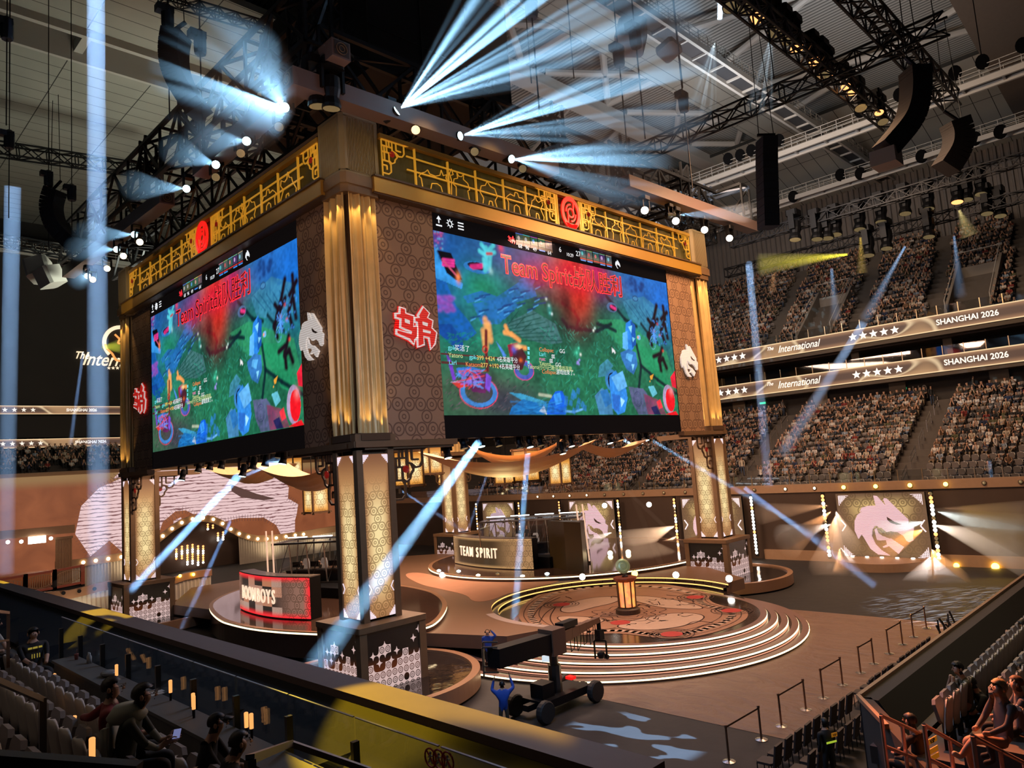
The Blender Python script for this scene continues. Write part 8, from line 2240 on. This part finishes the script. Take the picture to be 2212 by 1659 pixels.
# ---------------------------------------------------------------- stanchions with belts, folded floor seats
XS = [2.72, 4.69, 6.04, 7.86, 9.27, 11.01, 12.77, 14.19, 15.92, 17.61, 19.08, 20.93]
def stanchion():
 t = thing('stanchion', 'x', 'stanchion'); mb = MB(); mb.lathe([(.19, 0), (.19, .02), (.06, .05)], 18); mb.build('base', M['steel'], t)
 mb = MB(); mb.tube((0, 0, .03), (0, 0, .95), .033, 10); mb.lathe([(.045, .93), (.045, 1.0), (.03, 1.01)], 10); mb.build('post', mat('bronze_post', (.35, .22, .15), .3, 1), t); return t
SP = stanchion()
for i, x in enumerate(XS):
 s_ = SP if i == 0 else dup(SP); s_.location = (x, -13.85, ZF); tag(s_, f'steel belt stanchion on the brown floor cloth, {ORD[i]} from the front', 'stanchion', 'row of belt stanchions')
 if i % 2 == 1:
  mb = MB(); mb.bar((XS[i-1], -13.85, ZF+.94), (x, -13.85, ZF+.92), .01, .05); q_ = XS[i-1]; o = mb.build('stanchion_belt', mat('dark_brown_belt', (.10, .05, .035), .7)); o.data.transform(Matrix.Translation((-q_, 13.85, -ZF))); o.location = (q_, -13.85, ZF)
  tag(o, f'dark belt between two stanchions, {ORD[i//2]} from the front', 'belt', 'belts between the stanchions')
def fold_seat():
 t = thing('folded_seat', 'x', 'seat'); mb = MB(); mb.m = Matrix.Rotation(R(-10), 4, 'Y'); mb.bev(-.03, .03, -.22, .22, .35, .95, .01); mb.build('backrest', mat('dark_brown_seat', (.045, .03, .026), .6), t)
 mb = MB(); mb.bev(-.02, .42, -.22, .22, .40, .46, .05); mb.build('seat_pan', MATS['dark_brown_seat'], t); mb = MB()
 for sx in (0, .4):
  for sy in (-.2, .2): mb.tube((sx, sy, 0), (sx, sy, .42), .015, 5)
 mb.build('legs', M['black'], t); return t
FP = fold_seat(); k_ = 0
for i in range(22):
 if i in (9, 10, 15): continue
 for r_ in ((0, 1) if i < 9 else (0,)):
  s_ = FP if k_ == 0 else dup(FP); s_.location = (2.4+i*.62, -15.4-.9*r_, ZF); s_.rotation_euler = (0, 0, R(92+3*math.sin(i*3))); tag(s_, f'dark floor chair, {ORD[min(19, i)] if i < 20 else "last"} from the front, {["row beside the stanchions", "row nearer the wall"][r_]}', 'chair', 'dark chairs on the arena floor'); k_ += 1
mb = MB()
for i in range(9): mb.bar((17.5+i*.22, -15.6+.3*math.sin(i*2), ZF+.2), (17.8+i*.25, -15.2, ZF+.9+.2*math.sin(i)), .06, .06)
mb.box(17.4, 19.8, -16.0, -15.2, ZF, ZF+.35); one_obj('equipment_pile', mb, M['black'], 'dark heap of technical equipment past the last stanchions', 'equipment', loc=(18.5, -15.6, ZF))
# ---------------------------------------------------------------- near left: counter, glass, things on it
mb = MB(); mb.box(-12.5, -12.05, -28, -7.6, -8.50, -8.45); mb.box(-12.45, -12.05, -28, -7.6, -9.0, -8.50); one_obj('counter', mb, mat('grey_counter', (.12, .115, .11), .6, noise=.1), 'long grey counter along the glass in front of the first row', 'counter', loc=(-12.25, -17, -9.0))
t = thing('glass_railing', 'frameless glass railing with dark posts behind the counter', 'railing', (-12.0, -14, -8.9))
for i in range(16):
 y = 7-i*1.48; mb = MB(); mb.box(-.008, .008, y-.72, y+.72, .0, 1.1); g_ = mb.build('glass_pane', M['glass'], t)
 mb = MB(); mb.box(-.012, .012, y-.72, y+.72, 1.095, 1.105); mb.build('glass_edge', mat('pale_glass_edge', (.35, .38, .42), .3), g_)
 mb = MB(); mb.box(-.05, .03, y+.71, y+.77, -.1, .85); mb.build('post', M['steel_dark'], t)
SGN = mat('red_sign_ring', (.5, .03, .03), .5)
for j, (px, py) in enumerate(((930,1637),(948,1640),(967,1645))):
 q = onx(px, py, -12.03); t = thing('prohibition_sign', f'round red prohibition sticker on the glass, {ORD[j]} from the left', 'sign', q, group='red prohibition stickers'); mb = MB()
 pts = [V(0, .085*math.cos(a), .085*math.sin(a)) for a in [2*PI*i/18 for i in range(19)]]; mb.path(pts, .009, 5); mb.bar(V(0, .06, .06), V(0, -.06, -.06), .01, .012); mb.build('red_ring', SGN, t)
 mb = MB(); mb.sphere((0, .0, .045), .014, 6, 4); mb.path([V(0, .0, .03), V(0, .01, -.01), V(0, .035, -.05)], .009, 4); mb.path([V(0, .01, -.01), V(0, -.025, -.05)], .009, 4); mb.path([V(0, -.03, .02), V(0, 0, .02), V(0, .035, .0)], .007, 4); mb.build('pictogram', mat('grey_pictogram', (.4, .38, .36), .6), t)
def on_counter(px, py): p = onz(px, py, -8.45); return V(min(max(p.x, -12.45), -12.1), p.y, -8.45)
STK = mat('orange_glow_stick', (1, .5, .2), .5, emit=(1.0, .42, .12), es=1.1)
def stick(label, p, rot=(0, 0, 0), s=1.0):
 t = thing('light_stick', label, 'light stick', p, group='orange light sticks left on seats and counter'); t.rotation_euler = rot; t.scale = (s, s, s)
 mb = MB(); mb.lathe([(.018, 0), (.018, .12)], 10); mb.build('handle', M['black'], t); mb = MB(); mb.lathe([(.026, .12), (.028, .30), (.020, .31)], 10); l = mb.build('lit_tube', STK, t)
 mb = MB(); mb.path([(.028, -.008, .15), (.028, .01, .19), (.028, -.008, .22), (.028, .01, .26)], .003, 4); mb.build('dark_mark', M['black'], l); return t
for px, py, dy, lb in ((418,1545,0,'light stick on the counter, upright, first from the left'),(413,1548,.1,'light stick standing beside the first one'),(533,1592,0,'pair of light sticks on the counter, left one'),(538,1592,.08,'pair of light sticks on the counter, right one'),(381,1510,0,'light stick on the counter beyond the men'),(252,1475,0,'light stick partly hidden behind the red-shirted man')):
 p = on_counter(px, py); p.y -= dy; stick(lb, p)
for px, py, i, rot, lb in ((76,1445,0,(.1,.3,0),'light stick stuck in a front row seat, leftmost'),(85,1452,0,(.1,.5,0),'light stick in a front row seat, second'),(103,1460,0,(.1,.4,0),'light stick in a front row seat, third'),(72,1512,1,(.3,.9,1),'light stick bundle in the second row seat by the rail post'),(109,1540,1,(0,.1,0),'light stick in the second row seat right of the rail post'),
       (151,1555,1,(0,.2,0),'light stick beside the red-shirted man'),(199,1605,2,(0,0,0),'upright light stick on the seat behind the red-shirted man'),(205,1628,2,(1.0,.6,.5),'fallen light stick lying on the floor behind the men')):
 p = onx(px, py, -13.0-.85*i+.12); stick(lb, p-V(0, 0, .25), rot, .95)
for px, py, kind, lb in ((165,1425,'cup','paper drink cup with straw on the counter'),(198,1432,'bottle','white bottle on the counter, left of the railing post'),(222,1425,'bottle','second pale bottle on the counter'),(235,1460,'bag','clear plastic food bag on the counter'),(345,1495,'paper','papers lying on the counter near the men')):
 p = on_counter(px, py); mb = MB()
 if kind == 'cup': mb.lathe([(.03, 0), (.042, .11), (.044, .115), (0, .12)], 14); mb.tube((0, 0, .1), (.01, 0, .2), .004, 4); m_ = mat('red_white_cup', (.35, .12, .10), .5)
 elif kind == 'bottle': mb.lathe([(.035, 0), (.037, .12), (.015, .17), (.016, .20), (0, .2)], 14); m_ = mat('white_bottle', (.5, .5, .48), .5)
 elif kind == 'bag': mb.sphere((0, 0, .05), .14, 12, 6, (1, 1.3, .4)); m_ = mat('crumpled_clear_bag', (.22, .23, .24), .2)
 else: mb.box(-.1, .1, -.15, .15, 0, .006); mb.box(-.05, .14, -.05, .2, .006, .012); m_ = M['white']
 o = mb.build({'cup': 'drink_cup', 'bottle': 'bottle', 'bag': 'plastic_bag', 'paper': 'leaflet'}[kind], m_, None, kind != 'paper'); o.location = p; tag(o, lb, kind)
# rails near the camera
t = thing('aisle_handrail', 'dark square handrail at the lower left in front of the seats', 'railing')
a = onx(92, 1512, -14.6); b_ = onx(-40, 1455, -15.2); c_ = onx(92, 1680, -14.6); mb = MB(); mb.bar(b_, a, .05, .05); mb.bar(a+V(0, 0, .02), V(a.x, a.y, -9), .06, .06); mb.build('rail', M['steel_dark'], t); settle(t, V(a.x, a.y, -8))
t = thing('aisle_handrail', 'dark square handrail at the bottom centre in front of the glass', 'railing')
a = onx(628, 1606, -13.2); b_ = onx(540, 1640, -14.6); c_ = onx(800, 1665, -12.6); mb = MB(); mb.bar(b_, a, .05, .05); mb.bar(a, c_, .05, .05); mb.bar(b_, b_-V(0, 0, 1), .05, .05); mb.build('rail', M['steel_dark'], t); settle(t, b_-V(0, 0, 1))
t = thing('aisle_handrail', 'dark railing at the left edge behind the seats', 'railing')
a = onx(18, 1324, -13.4); b_ = onx(-30, 1318, -14.2); mb = MB(); mb.bar(b_, a, .05, .05); mb.bar(a, a-V(0, 0, 1.0), .05, .05); mb.bar(b_-V(0, 0, .5), a-V(0, 0, .5), .04, .04); mb.build('rail', mat('bronze_rail', (.30, .17, .10), .4, .6), t); settle(t, a-V(0, 0, 1))
mb = MB(); a = at(-40, 1642, 1.5); b_ = at(300, 1668, 1.5); mb.bar(a, b_, .03, .035); one_obj('foreground_rail', mb, M['black'], 'out-of-focus black rail along the bottom left corner', 'railing', loc=a)
PNK = mat('pinkish_steel_rail', (.72, .46, .40), .35, .6)
for lb, pts, Y in (('tubular steel railing at lower right, nearest the floor', [(1903,1545),(1912,1622),(1990,1585),(2002,1680)], -21.2), ('tubular steel railing at lower right, middle frame', [(1996,1566),(2008,1640),(2100,1625),(2140,1700)], -21.9), ('tubular steel railing at the bottom right corner', [(2101,1590),(2112,1660),(2212,1648),(2230,1720)], -22.6)):
 q = [ony(px, py, Y) for px, py in pts]; tl, bl_, tr2, br_ = q
 tr3 = V(tr2.x, Y, tr2.z); base_ = V(tl.x, Y, tl.z-1.15); t = thing('tubular_railing', lb, 'railing', group='tubular steel railings at lower right')
 d = (tr2-tl); mb = MB()
 for f in (0, .42, .84): mb.tube(tl+V(0, 0, -f), tr2+V(0, 0, -f), .028, 8)
 mb.build('rail', PNK, t)
 for p in (tl, tl+d*.5, tr2): mb = MB(); mb.tube(p, p-V(0, 0, 1.2), .028, 8); mb.build('post', PNK, t)
 settle(t, base_)
# gobo lamps: blue streaks on the floor, yellow on the parapet and the walkway
def gobo(loc, to, ang, pw, col, sc, stretch, lo, hi, rot=0.0):
 l = spot('pattern_lamp', loc, to, ang, pw, col, .35, .02); l.data.use_nodes = True; nt = l.data.node_tree; k = NT(type('T', (), {'node_tree': nt})()); em = nt.nodes['Emission']
 tc = k.n.new('ShaderNodeTexCoord'); d = k.sep(tc.outputs['Normal']); z = k.m('ABSOLUTE', d[2]); u = k.m('DIVIDE', d[0], z); v = k.m('DIVIDE', d[1], z)
 c_, s_ = math.cos(rot), math.sin(rot); u2 = k.m('ADD', k.m('MULTIPLY', u, c_), k.m('MULTIPLY', v, s_)); v2 = k.m('SUBTRACT', k.m('MULTIPLY', v, c_), k.m('MULTIPLY', u, s_))
 n = k.n.new('ShaderNodeTexNoise'); n.inputs['Scale'].default_value = sc; n.inputs['Detail'].default_value = 1.5; k.set(n.inputs['Vector'], k.comb(k.m('MULTIPLY', u2, stretch), v2))
 k.set(em.inputs['Strength'], k.sstep(n.outputs[0], lo, hi)); return l
gobo((2.7, -10.5, 9), (2.6, -10.5, ZF), 13, 150000, (.35, .62, 1.0), 26, .38, .53, .55, R(10))
gobo((-9.9, 1, 9), (-10.9, -17.8, -8.3), 7, 90000, (1.0, .62, .02), 9, 1.5, .36, .52)
gobo((-9.9, 12, 9), (-10.6, -4.2, -8.2), 5, 45000, (1.0, .62, .04), 14, 2.5, .40, .52)
gobo((-9.9, 24, 9), (-10.6, 9.5, -8.2), 5, 45000, (1.0, .62, .04), 14, 2.5, .40, .52)
gobo((12, 8, 6), onz(1085, 1266, -12.6), 9, 22000, (1.0, .66, .03), 40, 4.0, .48, .54, R(40))
gobo((30, -10, 12), (27, -15, ZF), 26, 120000, (.75, .85, 1.0), 22, 8.0, .54, .60, R(90))
gobo((20, -2, 12), onx(1680, 680, 55), 18, 26000, (.45, .80, 1.0), 30, 3.0, .56, .60); gobo((20, 8, 10), onx(1640, 810, 56), 14, 16000, (.45, .75, 1.0), 26, 4.0, .54, .58); gobo((20, -6, 10), onx(2120, 850, 52), 10, 9000, (.5, .8, 1.0), 26, 2.0, .50, .56); gobo((20, 0, 10), onx(1683, 990, 42), 4, 2600, (.75, .9, 1.0), 60, 2.0, .50, .56)
# fill lamps added to brighten the near stands, no fixtures of their own
area('near_stand_fill', (-15.5, -14, -3.2), (-13.6, -15, -9), 3, 8, 24, (1.0, .74, .52)); area('near_stand_fill', (-14.5, -6, -4.5), (-13.4, -8, -9), 2, 6, 14, (1.0, .78, .58))
spot('stand_orange_light', (3, -14, 2), (-4.6, -22.6, -9.3), 26, 26000, (1.0, .24, .07), .6, .3); area('near_stand_fill', (3, -20.5, -5), (3, -21.5, -10), 12, 2, 150, (1.0, .78, .45))
area('screen_spill', (14, -1.2, 0), (10, -22, -10), 16, 6, 260, (.55, .62, 1.0)); area('crew_light', (-4, -12, 0), (1, -7, -13), 3, 3, 900, (.4, .6, 1.0)); spot('crane_light', (12, -14, 3), (7, -5, -10), 34, 3000, (1.0, .50, .28), .6, .3)
# ---------------------------------------------------------------- light beams in the haze: lamps linked only to smoke volumes shaped like the beams
def haze_mat(name, dens):
 m = bpy.data.materials.new(name); m.use_nodes = True; nt = m.node_tree
 nt.nodes.remove(nt.nodes['Principled BSDF']); v = nt.nodes.new('ShaderNodeVolumeScatter')
 v.inputs['Density'].default_value = dens; v.inputs['Anisotropy'].default_value = 0.0
 nt.links.new(v.outputs[0], nt.nodes['Material Output'].inputs['Volume']); m.cycles.homogeneous_volume = True; return m
HZ = haze_mat('thin_stage_haze', .07); HZ2 = haze_mat('thicker_wall_haze', .14)
def beam(label, a, b_, r0, r1, col, power, group, m=None, margin=1.3, gobo=None, par=True):
 a = Vector(a); b_ = Vector(b_); a = a+(b_-a).normalized()*.55; L = (b_-a).length
 mb = MB(); mb.tube(V(0, 0, 0), b_-a, r0, 14, r1); o = mb.build('light_beam', m or HZ); o.location = a
 tag(o, label, 'light beam', group)
 dd = (b_-a).normalized()
 l = spot('beam_lamp', a+dd*.02, b_, math.degrees(2*math.atan(r1/L))*margin, power, col, .25, .04)
 if par:
  ld = bpy.data.lights.new('beam_lamp', 'AREA'); ld.shape = 'DISK'; ld.size = 2*r0; ld.color = col
  ld.spread = max(R(1.2), 2*math.atan((r1-r0)/L)*1.3); ld.energy = power*.02*(r0/.17)**2*max(1, (.5*(r0+r1)/r0)); l.data = ld
 rc = bpy.data.collections.new('lit_smoke'); rc.objects.link(o); l.light_linking.receiver_collection = rc
 if gobo: l.data.use_nodes = True; nt = l.data.node_tree; k = NT(type('T', (), {'node_tree': nt})()); em = nt.nodes['Emission']
 if gobo:
  tc = k.n.new('ShaderNodeTexCoord'); d = k.sep(tc.outputs['Normal'])
  wl = l.rotation_euler.to_quaternion().inverted() @ dd.cross(a-CAM).normalized()
  ang = k.m('DIVIDE', k.vec('DOT_PRODUCT', tc.outputs['Normal'], tuple(wl)), k.m('ABSOLUTE', d[2]))
  n = k.n.new('ShaderNodeTexNoise'); n.noise_dimensions = '1D'; n.inputs['Scale'].default_value = gobo[1]; n.inputs['Detail'].default_value = 1; k.set(n.inputs['W'], ang)
  k.set(em.inputs['Strength'], k.m('MULTIPLY', k.sstep(n.outputs[0], .46, .62), 3.0))
 return o
GB = 'blue light beams over the stage'; n_ = 0
BL = [  # source px, plane z of source, target px, target z, r0, r1, power, label
 ((1037,951), (680,1440), -9.0, .17, .30, 1.0, 'bright cyan beam from below the right screen down past the front pillar'),
 ((1142,955), (1110,1352), -13.0, .15, .26, .7, 'cyan beam falling almost straight down behind the crane'),
 ((1315,948), (1447,1265), -12.9, .13, .22, .7, 'blue beam slanting right from below the right screen'),
 ((1393,942), (1800,1180), -11.5, .10, .26, .45, 'long blue beam crossing the right-hand pillar'),
 ((1345,948), (1500,1050), -12.0, .10, .20, .35, 'short blue beam left of the right-hand pillar'),
 ((1218,972), (1360,1075), -12.2, .10, .18, .3, 'faint blue beam beside the lanterns'),
 ((1245,955), (1480,1180), -12.2, .10, .20, .35, 'blue beam crossing towards the right-hand pedestal')]
for (sx, sy), (tx, ty), tz, r0, r1, pw, lb in BL:
 a = ony(sx, sy, .6); b_ = onz(tx, ty, tz); beam(lb, a, b_, r0, r1, (.30, .62, 1.0), 2600*pw, GB)
for (sx, sy), (tx, ty), tz, r0, r1, pw, lb in [((526,1017), (245,1315), -12.6, .20, .36, 1.0, 'wide cyan beam from below the left screen across the left pillar'),
 ((395,1028), (285,1110), -11.0, .12, .2, .4, 'short blue beam beside the left pillar lantern'), ((613,992), (330,1110), -11.5, .10, .24, .4, 'pale blue beam crossing the big crest'),
 ((604,985), (95,1275), -12.5, .10, .3, .4, 'long pale blue beam towards the red balustrade')]:
 a = onx(sx, sy, .6); b_ = onz(tx, ty, tz); beam(lb, a, b_, r0, r1, (.30, .58, 1.0), 2600*pw, GB)
for (sx, sy, sd), (tx, ty, td), r0, r1, pw, lb in [((500,1120,60), (392,1360,44), .12, .22, .4, 'thin blue beam ending beside the left team platform'), ((860,1055,58), (1005,1150,52), .1, .16, .4, 'thin blue beam left of the rear pillar'),
 ((1590,1040,40), (1890,1265,40), .12, .30, .5, 'blue beam passing right of the right-hand pillar'), ((1062,995,50), (1013,1140,54), .08, .16, .3, 'thin blue beam in front of the rear pillar'),
 ((1400,1280,40), (1495,1325,36), .10, .10, .0, '')]:
 if pw: beam(lb, at(sx, sy, sd), at(tx, ty, td), r0, r1, (.30, .55, 1.0), 2400*pw, GB)
spot('stage_hot_spot', (20, 6, 9), onz(1495, 1325, -13), 1.6, 1500, (.8, .95, 1.0), .3)
# vertical pale beams
for (sx, sy, sd), (tx, ty, td), r0, r1, pw, lb in [((207,-40,34), (214,1290,30), .38, .46, .9, 'tall pale blue shaft of light crossing the far left side'), ((28,380,40), (12,1240,42), .40, .46, .45, 'faint pale shaft of light at the left edge'),
 ((1617,560,60), (1660,1050,44), .30, .30, .45, 'faint blue shaft over the far aisle'), ((1960,523,60), (1868,690,56), .10, .5, .5, 'blue beam slanting across the upper stand'), ((1795,567,58), (1806,690,56), .12, .5, .3, 'short blue beam above the upper stand entrance'),
 ((181,750,66), (152,960,60), .12, .22, .5, 'blue beam in front of the far left ribbon boards'), ((2135,980,50), (2165,1215,46), .12, .28, .25, 'faint blue beam at far right'), ((2060,500,62), (2075,640,58), .1, .5, .3, 'faint blue beam at the far right of the upper stand'),
 ((1870,690,57), (1690,980,44), .3, .5, .22, 'faint beam continuing down over the lower stand'), ((1345,700,60), (1500,700,60), 0, 0, 0, '')]:
 if pw: beam(lb, at(sx, sy, sd), at(tx, ty, td), r0, r1, (.35, .60, 1.0), 1500*pw, 'pale shafts of light around the bowl')
for (sx, sy, sd), (tx, ty, td), r0, r1, col, pw, lb in [((1845,548,60), (1640,572,60), .1, 1.0, (1, .85, .05), .8, 'yellow beam in front of the upper right stand'), ((1858,498,60), (1862,590,60), .1, .5, (1, .65, .1), .3, 'short orange beam from the slim truss'), ((1676,550,60), (1668,630,60), .1, .4, (1, .45, .15), .3, 'short red-orange beam at the left of the upper stand'),
 ((2066,440,60), (2095,510,60), .1, .8, (1, .8, .3), .35, 'pale yellow beam at the right of the slim truss'), ((204,751,62), (262,748,62), .08, .7, (.9, .95, .05), 1.0, 'yellow-green beam beside the round emblem')]:
 beam(lb, at(sx, sy, sd), at(tx, ty, td), r0, r1, col, 2200*pw, 'coloured beams far away')
# top white shafts
for (sx, sy, sd), (tx, ty, td), r0, r1, pw, lb in [((1553,66,36), (1562,-70,36), .12, .35, 5.0, 'brilliant white shaft of light at the top edge'), ((1548,70,36), (1512,235,40), .15, .9, .5, 'fan of pale rays falling from the bright lamp at top'), ((1671,50,36), (1640,235,40), .1, .8, .5, 'pale rays falling from the upper right truss')]:
 beam(lb, at(sx, sy, sd), at(tx, ty, td), r0, r1, (.65, .85, 1.0), 2400*pw, 'white shafts under the roof', gobo=None if pw > 2 else (0, 30.0), par=pw > 2)
# fans from the moving heads above the frieze
for j, (a, b_, kd) in enumerate(BE):
 wide = [(.46, 12), (.25, 11), (.22, 9)][j] if j < 3 else ((.30, 8) if j == 3 else (.10, 7))
 d = (b_-a).normalized(); L = wide[1]
 beam(f'fan of pale blue rays from a moving head above the frieze, {ORD[j]}', a, a+d*L, .08, L*wide[0], (.32, .66, 1.0), (15000 if j in (0, 1, 2, 3) else 8000), 'fans of pale blue rays above the friezes', HZ, 1.0, (1, 14.0) if j in (0, 1, 2, 3) else None, False)
# warm and white cones from the lamp strips beside the crest screen
for j, ((sx, sy), (tx, ty), r1, col, pw) in enumerate([((1804,1098),(1700,1180),1.0,(1,.40,.14),.5),((1804,1098),(1830,1180),.9,(1,.62,.4),.6),((1806,1105),(1790,1230),1.3,(1,.5,.25),.6),((1807,1130),(1690,1160),.9,(1,.75,.6),.6),((1812,1175),(1870,1290),1.2,(1,.8,.7),.5),((1812,1175),(1835,1300),1.5,(1,.42,.15),.6),
  ((2003,1096),(2230,1160),1.3,(.9,1,.95),.8),((2006,1130),(2230,1200),1.4,(1,.78,.6),.8),((2004,1125),(1900,1150),.8,(.9,1,.95),.5),((2005,1140),(1900,1185),1.0,(1,.35,.08),.9),((2010,1180),(2050,1260),1.2,(1,.40,.12),.6),((2012,1196),(1985,1270),1.0,(1,.8,.7),.5),((2014,1197),(2060,1290),1.2,(.9,.95,1),.6),((2003,1100),(2230,1110),.8,(1,.5,.25),.3),
  ((1468,1132),(1350,1180),1.4,(1,.6,.35),.7),((1470,1150),(1360,1240),1.5,(1,.5,.25),.6),((1326,1148),(1270,1172),.6,(1,.85,.7),.5),((1804,1090),(1640,1110),.8,(1,.45,.2),.3)]):
 a = onx(sx, sy, 38.3); b_ = onx(tx, ty, 33); beam(f'soft cone of light from a wall lamp strip, {ORD[j]}', a, b_, .1, r1, col, 8500*pw, 'soft cones of light from the wall lamp strips', HZ2, 1.1, None, False)
